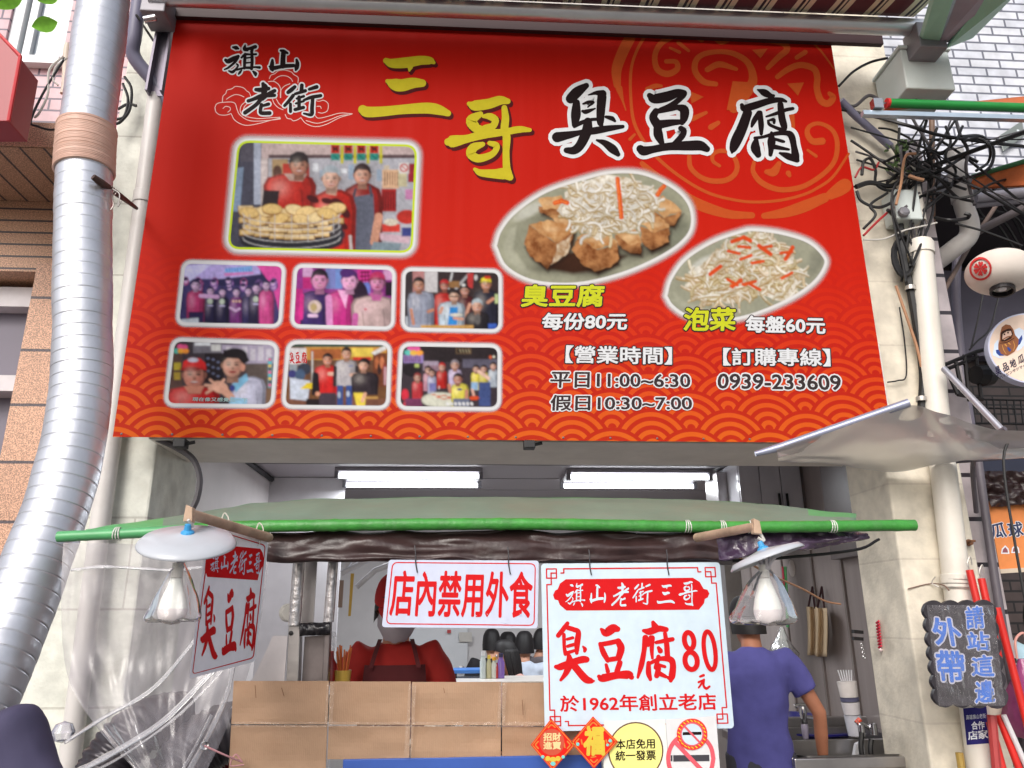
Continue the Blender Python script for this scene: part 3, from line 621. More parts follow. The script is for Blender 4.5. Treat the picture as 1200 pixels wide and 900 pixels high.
# cloud line drawing
CL = [[(130,500),(135,460),(155,440),(165,415),(200,405),(225,388),(260,390),(290,400),(310,420),(330,435),(340,460)],[(160,482),(190,462),(225,448),(260,452),(290,465)],[(75,545),(85,520),(110,508),(150,504),(195,503),(225,515),(240,560),(262,600),(330,640),(440,642),(560,628)],
 [(75,545),(82,575),(105,595),(135,600),(165,598),(190,590)],[(195,590),(225,640),(300,675),(400,662),(480,640),(560,622)],[(135,550),(155,535),(185,542),(188,562),(170,578)],[(300,500),(270,530),(262,570),(280,600)],[(320,510),(292,540),(285,580)],[(300,610),(390,625),(480,620),(555,616)],
 [(478,330),(490,305),(520,292),(545,272),(590,266),(640,280),(660,300),(690,320),(690,360)],[(510,342),(540,318),(570,308),(610,312),(640,332),(650,350)],[(470,352),(510,350),(545,372),(562,410),(562,470)],[(560,470),(562,420),(590,385),(630,368)],[(500,480),(515,515),(545,545),(580,560)],[(530,480),(550,515),(580,540)],
 [(820,490),(845,498),(880,490),(910,510),(915,535),(905,570),(870,585),(840,580)],[(830,535),(855,535),(862,550)],[(595,595),(610,622),(640,630),(655,642),(685,635),(712,618)],[(712,620),(750,662),(820,685),(900,668),(1000,618),(1090,592)],[(815,600),(840,622),(900,612),(1000,585),(1092,590)],[(750,640),(830,660),(910,640),(1000,605),(1060,597)]]
mb = MB(); strokes(mb, M, [[(x, y, 5.5) for x, y in st] for st in CL], 1.0, ox=240, oy=40, sc=6.32); mb.build('cloud_drawing', vinyl('pale_line_ink', (238, 205, 198)), ban)
# brush lettering
mb = MB()
for ch in '旗山老街': mb.mat(0); glyph(mb, M, ch, 3.0, grow=(26 if ch == '旗' else 30 if ch == '山' else 18)); mb.mat(1); glyph(mb, M, ch, 5.0)
mb.build('lettering', [WH, BK], ban)
mb = MB()
for ch in '三哥': mb.mat(0); glyph(mb, M, ch, 3.0, dx=2.2, dy=3.0, grow=8); mb.mat(0); glyph(mb, M, ch, 3.8, dx=1.0, dy=1.5, grow=6); mb.mat(1); glyph(mb, M, ch, 5.0)
mb.build('lettering', [MR, YE], ban)
mb = MB()
for ch in '臭豆腐': mb.mat(0); glyph(mb, M, ch, 5.0, grow=36); mb.mat(1); glyph(mb, M, ch, 7.0)
mb.build('lettering', [WH, BK], ban)
# printed type
GY = vinyl('grey_ink', (70, 58, 60)); LM = vinyl('lime_ink', (226, 232, 50))
def typ(s, quad, o_in, o_out, mats, layer=4.0, sp=1.0, name='lettering'):
    mb = MB(); mb.mat(0); text(mb, M, s, quad, layer, o_out, sp); mb.mat(1); text(mb, M, s, quad, layer+1.0, o_in, sp); return mb.build(name, mats, ban)
typ('臭豆腐', [(613, 334), (708, 334), (706, 359), (611, 359)], 0.03, 0.075, [GY, LM], 6)
typ('每份80元', [(637, 367), (735, 367), (734, 386), (635, 386)], 0.03, 0.085, [GY, WH], 6)
typ('泡菜', [(803, 361), (862, 361), (861, 387), (801, 387)], 0.03, 0.075, [GY, LM], 6)
typ('每盤60元', [(875, 370), (966, 372), (967, 391), (874, 389)], 0.03, 0.085, [GY, WH], 6)
typ('【營業時間】', [(664, 405), (787, 407), (787, 427), (663, 425)], 0.022, 0.075, [GY, WH], 6)
typ('【訂購專線】', [(848, 408), (972, 409), (973, 429), (848, 428)], 0.022, 0.075, [GY, WH], 6)
typ('平日11:00~6:30', [(646, 436), (808, 437), (809, 455), (645, 454)], 0.022, 0.085, [WH, GY], 6)
typ('假日10:30~7:00', [(646, 463), (810, 463), (811, 481), (645, 481)], 0.022, 0.085, [WH, GY], 6)
typ('0939-233609', [(842, 438), (984, 440), (986, 457), (841, 455)], 0.022, 0.085, [WH, GY], 6)

# ---------------------------------------------------------------- printed photographs
def panel(q, pad, r, border):
    """grid covering quad q plus pad; sets the mask functions"""
    xs = [p[0] for p in q]; ys = [p[1] for p in q]
    return Ras(min(xs)-pad, min(ys)-pad, max(xs)+pad, max(ys)+pad, 1.0)
def finish(ra, q, r, bw, glow, bcol=(236, 236, 240), lime=False, name='printed_photo'):
    """crop the picture to its rounded frame, lay the border and its soft glow round it"""
    ra.T(0, 0, 1); o = rrect(q, r); d = ra.sdf(o)
    ra.soften(2, 0.10, int(q[0][0])); pic = ra.c.copy(); ra.c[:] = np.array(lin(bcol))
    if lime: ra.blend(np.clip(lime+0.5-d, 0, 1), (206, 232, 40))
    m = np.clip(0.5-d, 0, 1)[..., None]; ra.c = ra.c*(1-m)+pic*m
    ra.a = np.clip(1-(d-bw)/glow, 0, 1)**1.5
    return ra.build(name, M, 2.0, ban)
SK = (222, 168, 140); DK = (36, 28, 32)
def face(ra, x, y, r, skin=SK, hair=DK, cap=None, tall=1.25, mouth=(150, 60, 60), long=False, grey=False, smile=True):
    """a head in a printed photograph"""
    sh = tuple(int(c*0.72) for c in skin)
    if long: ra.ell(x+0.1*r, y+0.3*r, r*1.35, r*1.9, hair)
    ra.poly([(x-r*0.45, y+r*0.7), (x+r*0.45, y+r*0.7), (x+r*0.6, y+r*1.8), (x-r*0.6, y+r*1.8)], sh)
    ra.ell(x, y-r*0.12, r*1.1, r*tall*1.05, hair)
    ra.ell(x-r*0.98, y+r*0.1, r*0.16, r*0.28, sh); ra.ell(x+r*0.98, y+r*0.1, r*0.16, r*0.28, sh)
    ra.ell(x, y+r*0.22, r*0.95, r*tall*0.9, sh); ra.ell(x-r*0.06, y+r*0.18, r*0.86, r*tall*0.84, skin)
    ra.poly([(x-r*1.0, y-r*0.15), (x-r*0.9, y-r*1.0), (x, y-r*1.3), (x+r*0.95, y-r*0.9), (x+r*1.0, y-r*0.15), (x+r*0.6, y-r*0.55), (x-r*0.5, y-r*0.6)], hair)
    if cap: ra.poly([(x-r*1.08, y-r*0.35), (x-r*0.95, y-r*1.1), (x-r*0.3, y-r*1.45), (x+r*0.5, y-r*1.4), (x+r*1.0, y-r*0.95), (x+r*1.1, y-r*0.3), (x+r*0.2, y-r*0.5)], cap); ra.ell(x-r*0.3, y-r*0.42, r*0.95, r*0.2, tuple(int(c*0.7) for c in cap))
    for s_ in (-1, 1):
        ra.ell(x+s_*r*0.38, y+r*0.05, r*0.2, r*0.09, (40, 25, 25)); ra.line(x+s_*r*0.2, y-r*0.16, x+s_*r*0.6, y-r*0.2, r*0.1, tuple(int(c*0.5) for c in skin))
    ra.glaze(x+r*.75, y+r*.3, r*.7, r*1.3, (60, 30, 30), .38); ra.glaze(x-r*.3, y-r*.1, r*.5, r*.6, (255, 240, 225), .28); ra.glaze(x, y+r*1.15, r*.7, r*.3, (70, 35, 35), .35); ra.glaze(x-r*.45, y+r*.5, r*.25, r*.2, (230, 110, 100), .22); ra.glaze(x+r*.4, y+r*.5, r*.25, r*.2, (220, 100, 90), .22)
    ra.ell(x+r*0.04, y+r*0.42, r*0.16, r*0.12, sh)
    ra.ell(x, y+r*0.75, r*0.36, r*0.12, mouth)
    if smile: ra.ell(x, y+r*0.72, r*0.28, r*0.06, (235, 225, 220))
def body(ra, x, y, w_, h, col, sl=None, skin=SK, arms=True):
    """shoulders and chest under a head"""
    dk = tuple(int(c*0.72) for c in col)
    ra.poly([(x-w_*0.5, y+h*0.25), (x-w_*0.42, y+h*0.08), (x-w_*0.16, y), (x+w_*0.16, y), (x+w_*0.42, y+h*0.08), (x+w_*0.5, y+h*0.25), (x+w_*0.46, y+h), (x-w_*0.46, y+h)], dk)
    ra.poly([(x-w_*0.44, y+h*0.25), (x-w_*0.36, y+h*0.1), (x-w_*0.14, y+h*0.04), (x+w_*0.14, y+h*0.04), (x+w_*0.34, y+h*0.1), (x+w_*0.40, y+h*0.28), (x+w_*0.36, y+h), (x-w_*0.40, y+h)], col)
    ra.line(x-w_*0.25, y+h*0.4, x-w_*0.2, y+h*0.9, w_*0.02, dk); ra.line(x+w_*0.22, y+h*0.35, x+w_*0.26, y+h*0.9, w_*0.02, dk)
    ra.glaze(x+w_*.34, y+h*.55, w_*.18, h*.55, (10, 8, 14), .45); ra.glaze(x-w_*.2, y+h*.3, w_*.2, h*.22, (255, 245, 235), .22); ra.glaze(x+w_*.05, y+h*.12, w_*.2, h*.06, (10, 8, 14), .35); ra.glaze(x-w_*.05, y+h*.75, w_*.12, h*.2, (10, 8, 14), .25)
    if sl: ra.line(x-w_*0.47, y+h*0.3, x-w_*0.5, y+h*0.95, w_*0.15, sl); ra.line(x+w_*0.47, y+h*0.3, x+w_*0.5, y+h*0.95, w_*0.15, sl)

# the large picture: three people behind a wire rack of fried tofu
q = [(281, 167), (486.5, 172), (481, 294), (269, 289.5)]
ra = panel(q, 16, 12, 6).T(250, 150, 4.8)
ra.rect(0, 0, 1200, 768, (150, 138, 142)); ra.rect(100, 60, 1180, 170, (196, 176, 176)); ra.rect(310, 150, 1180, 190, (92, 72, 76)); ra.rect(310, 170, 1180, 700, (176, 176, 186))
ra.rect(90, 60, 270, 700, (72, 72, 88)); ra.poly([(110, 230), (170, 220), (150, 470), (95, 470)], (130, 150, 178)); ra.rect(228, 60, 268, 430, (172, 180, 200)); ra.rect(150, 90, 228, 190, (88, 84, 98))
ra.rect(268, 170, 305, 470, (210, 196, 196)); ra.rect(330, 175, 420, 300, (178, 150, 112)); ra.rect(390, 200, 540, 290, (190, 62, 50)); ra.ell(360, 250, 26, 40, (90, 60, 50))
for i in range(14): ra.rect(560+i*40, 200+(i*37) % 60, 590+i*40, 245+(i*37) % 70, [(220, 224, 232), (150, 168, 190), (205, 190, 170), (120, 110, 120)][i % 4])
for i in range(4):
    x = 662+i*73; ra.rect(x, 92, x+48, 142, (196, 44, 30)); ra.rect(x, 142, x+48, 182, (44, 140, 128)); ra.rect(x+54, 100, x+70, 200, (196, 190, 40))
    ra.line(x+10, 105, x+38, 130, 8, (40, 20, 20)); ra.line(x+36, 104, x+12, 132, 7, (40, 20, 20)); ra.line(x+8, 118, x+40, 118, 6, (40, 20, 20)); ra.line(x+12, 155, x+36, 172, 5, (20, 70, 70))
ra.rect(950, 235, 1045, 340, (216, 176, 142)); ra.rect(945, 342, 1030, 470, (166, 34, 34)); ra.rect(1095, 200, 1180, 305, (150, 34, 52)); ra.rect(1040, 240, 1090, 330, (190, 182, 150)); ra.rect(1080, 345, 1130, 402, (196, 130, 176))
for i in range(6): ra.line(965+i*14, 250, 965+i*14, 320, 4, (90, 60, 50)); ra.line(958+i*14, 360, 956+i*14, 455, 5, (70, 20, 24))
ra.rect(1045, 195, 1100, 255, (216, 214, 214)); ra.ell(1072, 224, 24, 24, (190, 60, 60)); ra.ell(1072, 224, 17, 17, (220, 214, 214)); ra.line(1056, 210, 1088, 238, 6, (190, 60, 60))
body(ra, 430, 258, 300, 260, (196, 40, 30), skin=SK); ra.poly([(282, 350), (372, 352), (360, 450), (270, 450)], (46, 34, 40))
ra.poly([(395, 256), (530, 256), (500, 300), (430, 296)], (190, 160, 150))
face(ra, 482, 205, 50, (190, 134, 112), cap=(46, 40, 44))
body(ra, 840, 310, 230, 420, (168, 34, 30)); ra.poly([(770, 390), (900, 370), (915, 700), (760, 700)], (98, 102, 120)); ra.line(785, 400, 800, 345, 14, (70, 74, 90)); ra.line(890, 380, 880, 330, 14, (70, 74, 90))
face(ra, 838, 262, 46, (214, 158, 136), hair=(52, 36, 40)); ra.line(930, 500, 905, 640, 46, (206, 150, 126))
body(ra, 680, 345, 250, 420, (206, 40, 28)); ra.poly([(630, 330), (700, 330), (690, 380), (640, 372)], (214, 170, 150))
face(ra, 662, 280, 50, (226, 180, 160), hair=(168, 180, 190), mouth=(190, 50, 50))
for s_ in ((700, 420, 40), (735, 470, 46), (560, 400, 38), (720, 545, 40), (640, 410, 34)): ra.ell(s_[0], s_[1], s_[2]*0.5, s_[2], (70, 16, 22), rot=s_[2]*3)
ra.line(770, 610, 776, 690, 16, (196, 186, 186))
ra.ell(440, 600, 300, 110, (44, 42, 54)); ra.ell(430, 560, 290, 90, (60, 54, 60)); ra.ell(440, 640, 290, 60, (34, 34, 44))
rr = random.Random(3)
for row_ in range(5):
    for i in range(7):
        x = 190+i*84+row_ % 2*20-row_*2; y = 618-row_*34-abs(i-3)*9+rr.uniform(-5, 5)
        if x > 690 or y < 430: continue
        ra.rect(x-44, y-14, x+44, y+17, (150, 112, 66)); ra.rect(x-40, y-16, x+40, y+10, rr.choice([(226, 196, 142), (232, 206, 158), (216, 184, 124)]))
for x, y in ((230, 500), (290, 470), (380, 480), (460, 460), (520, 470), (600, 490), (660, 470), (690, 450), (250, 520), (370, 510), (500, 515), (580, 500), (640, 480), (200, 475), (330, 455)):
    t_ = rr.uniform(-20, 20); ra.ell(x, y+4, 58, 34, (160, 118, 66), rot=t_); ra.ell(x, y, 54, 27, rr.choice([(232, 200, 140), (224, 190, 124), (238, 212, 160)]), rot=t_)
for i in range(9): a = math.pi*(0.05+0.9*i/8); x = 440+270*math.cos(a); ra.line(x, 490, x, 545+95*math.sin(a), 4, (190, 190, 196))
for k in range(5): ra_pts = [(440+275*math.cos(a), 480+k*34+60*math.sin(a)) for a in np.linspace(0, math.pi, 14)]; [ra.line(*ra_pts[i], *ra_pts[i+1], 4, (200, 198, 200)) for i in range(13)]
ra.ell(1090, 500, 60, 40, (190, 50, 40)); ra.rect(950, 540, 1050, 585, (206, 60, 50)); ra.ell(1000, 530, 40, 20, (206, 196, 180)); ra.poly([(935, 590), (1110, 610), (1100, 650), (940, 630)], (206, 176, 190)); ra.poly([(900, 640), (1060, 650), (1040, 700), (880, 700)], (128, 146, 158)); ra.rect(1060, 560, 1150, 610, (58, 66, 130))
ra.speck(0.25, 1); finish(ra, q, 12, 4.2, 8, lime=2.6)

def tint(ra, col, k):
    g = ra.c.mean(2, keepdims=True); ra.c = ra.c*(1-k)+g*np.array(lin(col))*2.2*k
# crowd in black aprons, purple cast
q = [(217.5, 309), (330.7, 312), (326, 380), (210, 377.6)]
ra = panel(q, 10, 8, 4).T(200, 300, 8.571)
ra.rect(0, 0, 1200, 771, (64, 58, 110)); ra.rect(100, 80, 900, 230, (190, 180, 226)); ra.poly([(150, 100), (420, 80), (130, 300)], (220, 226, 250)); ra.poly([(430, 240), (1100, 160), (1100, 300), (430, 300)], (40, 40, 84))
ra.poly([(545, 125), (820, 98), (820, 160), (545, 170)], (110, 190, 230)); ra.poly([(540, 172), (830, 160), (830, 178), (540, 200)], (226, 120, 170)); ra.poly([(860, 90), (1120, 100), (1090, 560), (1020, 300)], (236, 60, 140))
for i in range(9): ra.line(560+i*28, 122, 565+i*28, 158, 8, (90, 110, 220))
for i in range(26):
    x = 150+((i*149) % 900); y = 250+((i*61) % 80); ra.ell(x, y, 34, 44, rr.choice([(50, 44, 100), (150, 100, 170), (190, 70, 120)])); ra.ell(x, y-2, 22, 28, (226, 190, 214)); ra.ell(x, y-20, 26, 18, (44, 36, 76))
for x, y, h, c, sp_ in ((400, 350, 40, (34, 30, 70), 1), (520, 360, 38, (34, 30, 70), 1), (660, 360, 40, (128, 36, 120), 0), (780, 350, 38, (40, 36, 90), 0), (860, 320, 44, (36, 30, 66), 1), (960, 290, 44, (226, 60, 120), 0), (250, 290, 52, (218, 40, 90), 0)):
    body(ra, x, y+h*1.0, h*3.6, 420-h, c); face(ra, x, y, h*0.8, (232, 196, 214), hair=(46, 38, 80))
    if sp_: ra.ell(x-5, y+h*2.6, 26, 30, (206, 230, 170)); ra.line(x-25, y+h*3.7, x+18, y+h*3.7, 12, (220, 220, 240))
ra.line(300, 400, 470, 410, 40, (226, 180, 206)); ra.rect(180, 560, 330, 700, (46, 36, 80)); ra.line(600, 520, 650, 550, 24, (226, 190, 210)); ra.line(690, 530, 650, 552, 24, (226, 190, 210)); ra.poly([(80, 640), (280, 620), (280, 700), (80, 700)], (206, 226, 206))
for x in (630, 660, 692): ra.ell(x, 455, 12, 12, (240, 200, 120))
tint(ra, (150, 120, 226), 0.25); ra.speck(0.2, 2); finish(ra, q, 8, 3.2, 4)
# three people, magenta cast
q = [(348.4, 313.4), (459.8, 316.3), (458, 382.8), (344.3, 380)]
ra = panel(q, 10, 8, 4).T(335, 300, 8.571)
ra.rect(0, 0, 1200, 771, (150, 60, 150)); ra.rect(170, 100, 270, 240, (196, 176, 206)); ra.rect(490, 120, 570, 330, (60, 160, 220)); ra.rect(400, 120, 490, 330, (90, 150, 210)); ra.rect(720, 130, 860, 290, (226, 60, 150)); ra.rect(780, 260, 850, 380, (60, 140, 220)); ra.rect(980, 140, 1080, 240, (206, 176, 206)); ra.rect(1000, 260, 1080, 400, (34, 26, 44)); ra.rect(170, 210, 260, 330, (200, 40, 120)); ra.rect(90, 330, 170, 700, (206, 40, 130))
for i in range(3): ra.line(750, 165+i*40, 840, 160+i*40, 14, (110, 10, 60)); ra.line(765+i*30, 150, 770+i*30, 270, 9, (110, 10, 60))
body(ra, 300, 350, 330, 400, (52, 48, 120)); ra.ell(290, 510, 66, 66, (214, 224, 190)); ra.ell(280, 515, 34, 40, (190, 190, 100)); ra.line(235, 600, 305, 600, 34, (226, 226, 240)); face(ra, 340, 240, 80, (230, 170, 206), hair=(30, 26, 44)); ra.line(160, 400, 150, 620, 44, (232, 50, 140))
ra.ell(720, 420, 110, 180, (34, 24, 50)); body(ra, 545, 350, 280, 420, (216, 50, 140)); ra.poly([(520, 340), (630, 350), (600, 530), (560, 430)], (238, 200, 226)); ra.line(430, 420, 440, 700, 66, (226, 170, 214)); face(ra, 640, 245, 78, (240, 200, 230), hair=(70, 44, 110)); ra.ell(610, 170, 70, 50, (70, 44, 120))
body(ra, 880, 400, 450, 380, (206, 206, 180)); ra.poly([(840, 370), (980, 370), (950, 450), (870, 450)], (196, 110, 160)); face(ra, 920, 260, 72, (216, 150, 186), cap=(206, 50, 90), smile=False); ra.line(700, 600, 690, 700, 60, (206, 110, 170)); ra.ell(800, 535, 14, 10, (226, 90, 90))
tint(ra, (226, 60, 190), 0.22); ra.speck(0.15, 3); finish(ra, q, 8, 3.2, 4)
# six people by a street, plain colours
q = [(475.3, 317.6), (584.2, 319.7), (584.2, 385.8), (474.2, 383.7)]
ra = panel(q, 10, 8, 4).T(465, 310, 9.23)
ra.rect(0, 0, 1200, 785, (58, 46, 48)); ra.rect(170, 60, 300, 400, (186, 130, 130)); ra.rect(300, 70, 440, 300, (206, 202, 206)); ra.rect(90, 70, 170, 700, (60, 52, 56)); ra.line(560, 260, 600, 90, 20, (206, 206, 210)); ra.line(640, 260, 780, 100, 26, (176, 176, 180)); ra.poly([(760, 100), (830, 85), (820, 260), (770, 240)], (196, 60, 60)); ra.rect(560, 180, 680, 250, (150, 110, 70)); ra.ell(855, 140, 18, 30, (206, 206, 206)); ra.rect(90, 560, 160, 700, (190, 196, 206))
body(ra, 965, 270, 280, 420, (44, 44, 62)); face(ra, 965, 210, 52, (214, 150, 120), cap=(232, 214, 50)); ra.line(960, 140, 1000, 140, 30, (206, 60, 40))
body(ra, 500, 300, 200, 380, (206, 44, 40)); face(ra, 515, 225, 44, (196, 120, 100), cap=(190, 40, 44))
body(ra, 740, 330, 190, 350, (96, 34, 40)); face(ra, 735, 280, 44, (214, 150, 130), hair=(26, 20, 24)); ra.ell(722, 222, 20, 16, (230, 230, 230)); ra.line(740, 560, 790, 430, 34, (220, 160, 136))
body(ra, 260, 285, 300, 400, (170, 176, 196)); [ra.line(150+i*22, 320, 150+i*22, 640, 4, (120, 126, 156)) for i in range(12)]; face(ra, 238, 215, 58, (214, 150, 124)); ra.line(155, 490, 180, 640, 32, (206, 140, 112)); ra.line(390, 490, 340, 510, 32, (206, 140, 112))
body(ra, 590, 400, 300, 300, (200, 216, 232)); ra.poly([(575, 460), (660, 460), (650, 660), (550, 660)], (50, 140, 216)); face(ra, 620, 340, 52, (226, 180, 156)); ra.line(575, 348, 665, 348, 9, (30, 30, 36)); ra.line(470, 520, 490, 470, 36, (220, 160, 136)); ra.ell(640, 545, 70, 18, (226, 220, 206)); ra.line(620, 580, 710, 590, 30, (220, 160, 136))
body(ra, 870, 510, 260, 240, (48, 44, 50)); face(ra, 870, 445, 56, (220, 164, 140), hair=(176, 190, 200)); ra.line(985, 410, 1040, 370, 34, (214, 150, 124)); ra.ell(875, 590, 30, 60, (110, 106, 106)); ra.rect(260, 655, 830, 700, (206, 160, 92)); ra.rect(990, 640, 1080, 700, (60, 96, 190)); ra.rect(1060, 320, 1100, 420, (190, 206, 150))
ra.speck(0.2, 4); finish(ra, q, 8, 3.2, 4)
# two men, one pointing
q = [(205, 400), (322.5, 404.4), (316.9, 473.7), (196.3, 472.5)]
ra = panel(q, 10, 9, 4).T(185, 395, 8)
ra.rect(0, 0, 1200, 720, (66, 58, 66)); ra.rect(330, 50, 600, 150, (120, 116, 128)); ra.rect(345, 50, 490, 80, (232, 236, 244)); ra.rect(500, 70, 590, 130, (206, 206, 206)); ra.rect(600, 70, 1110, 250, (176, 166, 190)); [ra.rect(640+i*75, 90+(i % 2)*20, 690+i*75, 220, (206, 200, 214)) for i in range(6)]; ra.rect(820, 250, 1100, 480, (96, 84, 80)); ra.rect(440, 150, 620, 420, (38, 32, 38)); ra.rect(110, 150, 230, 500, (90, 66, 62)); ra.rect(150, 240, 215, 310, (190, 170, 60)); ra.rect(150, 330, 210, 400, (176, 150, 60)); [ra.ell(470+(i*47) % 140, 200+(i*83) % 190, 14, 10, (110, 116, 150)) for i in range(9)]
for x, y, c in ((210, 90, (236, 90, 150)), (250, 95, (236, 90, 150)), (175, 130, (90, 190, 176)), (215, 130, (240, 170, 60)), (260, 130, (240, 150, 60))): ra.ell(x, y, 30, 24, c)
ra.rect(1030, 190, 1075, 480, (120, 150, 160)); [ra.ell(1050, 210+i*30, 14, 11, [(236, 90, 150), (70, 190, 210), (240, 200, 60), (60, 40, 50)][i % 4]) for i in range(9)]; ra.rect(970, 480, 1080, 640, (130, 100, 80))
body(ra, 330, 460, 500, 330, (214, 40, 44)); face(ra, 340, 345, 105, (214, 140, 122), cap=(226, 44, 46)); ra.ell(330, 215, 50, 22, (206, 206, 226)); ra.poly([(240, 460), (440, 455), (400, 530), (290, 525)], (206, 136, 116))
body(ra, 850, 370, 330, 380, (206, 206, 232)); ra.poly([(700, 440), (830, 340), (850, 400), (730, 520)], (130, 190, 226)); ra.ell(720, 180, 120, 76, (30, 24, 30)); face(ra, 700, 255, 96, (214, 160, 140), hair=(30, 24, 30), smile=False); ra.ell(795, 280, 24, 40, (206, 146, 126)); ra.poly([(610, 120), (800, 120), (860, 220), (800, 260), (780, 200), (620, 190)], (30, 24, 30))
ra.ell(580, 470, 80, 56, (226, 172, 150), rot=20); [ra.line(560, 460, x, y, 24, (226, 172, 150)) for x, y in ((490, 400), (445, 450), (455, 525), (480, 480), (620, 400))]; ra.line(620, 500, 690, 570, 70, (220, 164, 142)); ra.ell(700, 480, 24, 30, (60, 66, 140)); ra.poly([(680, 560), (840, 580), (830, 660), (660, 660)], (150, 200, 232))
ra.speck(0.15, 5); finish(ra, q, 9, 3.4, 4)
# three people before a stall
q = [(340.2, 403.2), (454.5, 404.3), (452.2, 475.5), (334.3, 474.3)]
ra = panel(q, 10, 9, 4).T(325, 395, 8.571)
ra.rect(0, 0, 1200, 771, (120, 80, 50)); ra.rect(100, 60, 1150, 100, (70, 90, 80)); ra.rect(270, 100, 1100, 240, (206, 150, 70)); ra.rect(330, 120, 640, 220, (176, 100, 56)); ra.rect(740, 110, 960, 200, (236, 206, 90)); ra.rect(760, 200, 940, 240, (226, 60, 50)); ra.rect(290, 230, 1100, 480, (110, 76, 56)); ra.rect(960, 160, 1100, 500, (120, 66, 44)); ra.poly([(940, 160), (1080, 80), (1100, 120), (980, 180)], (220, 220, 220)); ra.rect(120, 110, 290, 275, (232, 226, 230)); ra.rect(120, 275, 200, 420, (150, 160, 170)); ra.ell(150, 370, 46, 40, (60, 60, 120)); ra.ell(270, 320, 70, 60, (56, 60, 76)); ra.ell(230, 380, 50, 60, (70, 90, 120)); ra.line(352, 150, 352, 460, 16, (206, 206, 206)); ra.rect(90, 620, 1100, 700, (126, 82, 66)); ra.poly([(125, 410), (330, 440), (305, 640), (130, 620)], (206, 214, 232)); ra.poly([(230, 520), (300, 460), (420, 460), (400, 520)], (240, 210, 50)); ra.rect(290, 620, 500, 700, (40, 30, 34))
for i in range(4): ra.ell(1000+i*26, 260+(i % 2)*60, 22, 60, [(190, 110, 70), (60, 40, 40), (216, 130, 90), (150, 60, 50)][i])
body(ra, 500, 280, 270, 300, (226, 40, 40), sl=(34, 26, 34)); ra.rect(420, 560, 590, 700, (76, 62, 76)); ra.line(390, 380, 405, 560, 50, (34, 28, 34)); face(ra, 505, 225, 46, (226, 150, 120)); ra.ell(405, 570, 24, 22, (230, 160, 130)); ra.line(520, 370, 600, 370, 36, (236, 190, 170))
body(ra, 690, 225, 230, 270, (196, 190, 196), sl=(48, 40, 46)); ra.rect(600, 485, 660, 700, (60, 84, 150)); ra.rect(690, 485, 750, 700, (60, 84, 150)); ra.ell(620, 580, 16, 34, (190, 200, 220)); ra.ell(710, 570, 16, 30, (190, 200, 220)); face(ra, 695, 165, 46, (232, 170, 140)); ra.line(725, 292, 755, 288, 10, (90, 110, 170)); ra.line(740, 380, 800, 375, 34, (236, 190, 170))
body(ra, 880, 350, 280, 230, (58, 48, 56)); ra.poly([(765, 560), (890, 560), (880, 700), (800, 700)], (240, 214, 80)); ra.ell(875, 260, 56, 50, (30, 22, 26)); face(ra, 865, 280, 46, (234, 176, 150)); ra.line(880, 570, 855, 640, 34, (236, 180, 150)); ra.rect(890, 600, 1010, 620, (206, 160, 90)); ra.rect(1070, 300, 1100, 480, (206, 160, 170))
ra.speck(0.2, 6); finish(ra, q, 9, 3.4, 4)
mb = MB(); 
for i, ch in enumerate('臭豆腐'): glyph(mb, M, ch+'s', 4.0, quad=bx(339.2+i*7, 412.5-i*0.2, 345.6+i*7, 426))
mb.build('lettering', vinyl('sign_red', (214, 34, 40)), ban)
mb = MB(); text(mb, M, '現在像又感覺比一下', [(226, 465.5), (290, 466.5), (290, 471), (225, 470)], 4.0, 0.02); mb.build('caption', vinyl('caption_ink', (176, 206, 206)), ban)
# street crowd round a big dish
q = [(472.4, 405.7), (583.2, 407.4), (582.6, 477.1), (469, 476)]
ra = panel(q, 10, 9, 4).T(460, 395, 8.889)
ra.rect(0, 0, 1200, 800, (64, 54, 62)); ra.rect(100, 100, 1100, 260, (48, 40, 44)); ra.rect(110, 185, 320, 270, (150, 130, 190)); [ra.line(130+i*22, 200, 134+i*22, 255, 9, (110, 40, 80)) for i in range(8)]; ra.rect(320, 250, 480, 350, (166, 150, 170)); [ra.line(335+i*18, 300, 338+i*18, 345, 8, (120, 50, 60)) for i in range(8)]; ra.rect(660, 110, 820, 175, (120, 96, 70)); ra.rect(672, 118, 808, 166, (50, 40, 40)); [ra.line(700+i*30, 130, 712+i*30, 155, 7, (206, 190, 150)) for i in range(4)]
ra.ell(1020, 210, 14, 20, (226, 100, 60)); ra.ell(1055, 205, 14, 12, (236, 230, 210)); ra.rect(730, 230, 1090, 320, (96, 92, 110)); ra.ell(200, 340, 100, 70, (40, 34, 40)); ra.rect(232, 280, 275, 315, (190, 206, 120))
for x, y, c in ((190, 120, (236, 100, 170)), (250, 120, (236, 100, 170)), (160, 160, (100, 200, 190)), (220, 165, (240, 190, 80)), (280, 165, (240, 160, 70))): ra.ell(x, y, 38, 28, c)
for x, y, h, c, hr in ((370, 340, 30, (206, 150, 170), DK), (410, 370, 28, (176, 176, 206), DK), (515, 310, 32, (196, 40, 36), (206, 40, 40)), (650, 290, 40, (206, 190, 226), (150, 140, 150)), (870, 330, 30, (232, 214, 80), DK), (950, 330, 30, (220, 206, 90), DK), (1050, 300, 30, (190, 200, 214), DK), (260, 420, 34, (206, 60, 70), (150, 60, 60))):
    body(ra, x, y+h, h*3.6, 190, c); face(ra, x, y, h, (214, 160, 140), hair=hr)
ra.rect(820, 470, 890, 550, (150, 186, 226)); ra.rect(900, 470, 1020, 720, (70, 86, 140)); ra.rect(385, 480, 450, 560, (120, 120, 180)); ra.line(830, 550, 850, 620, 26, (226, 176, 160)); ra.line(900, 360, 1000, 430, 36, (236, 196, 180)); ra.ell(850, 635, 50, 22, (220, 80, 40)); ra.rect(480, 510, 490, 540, (230, 230, 230))
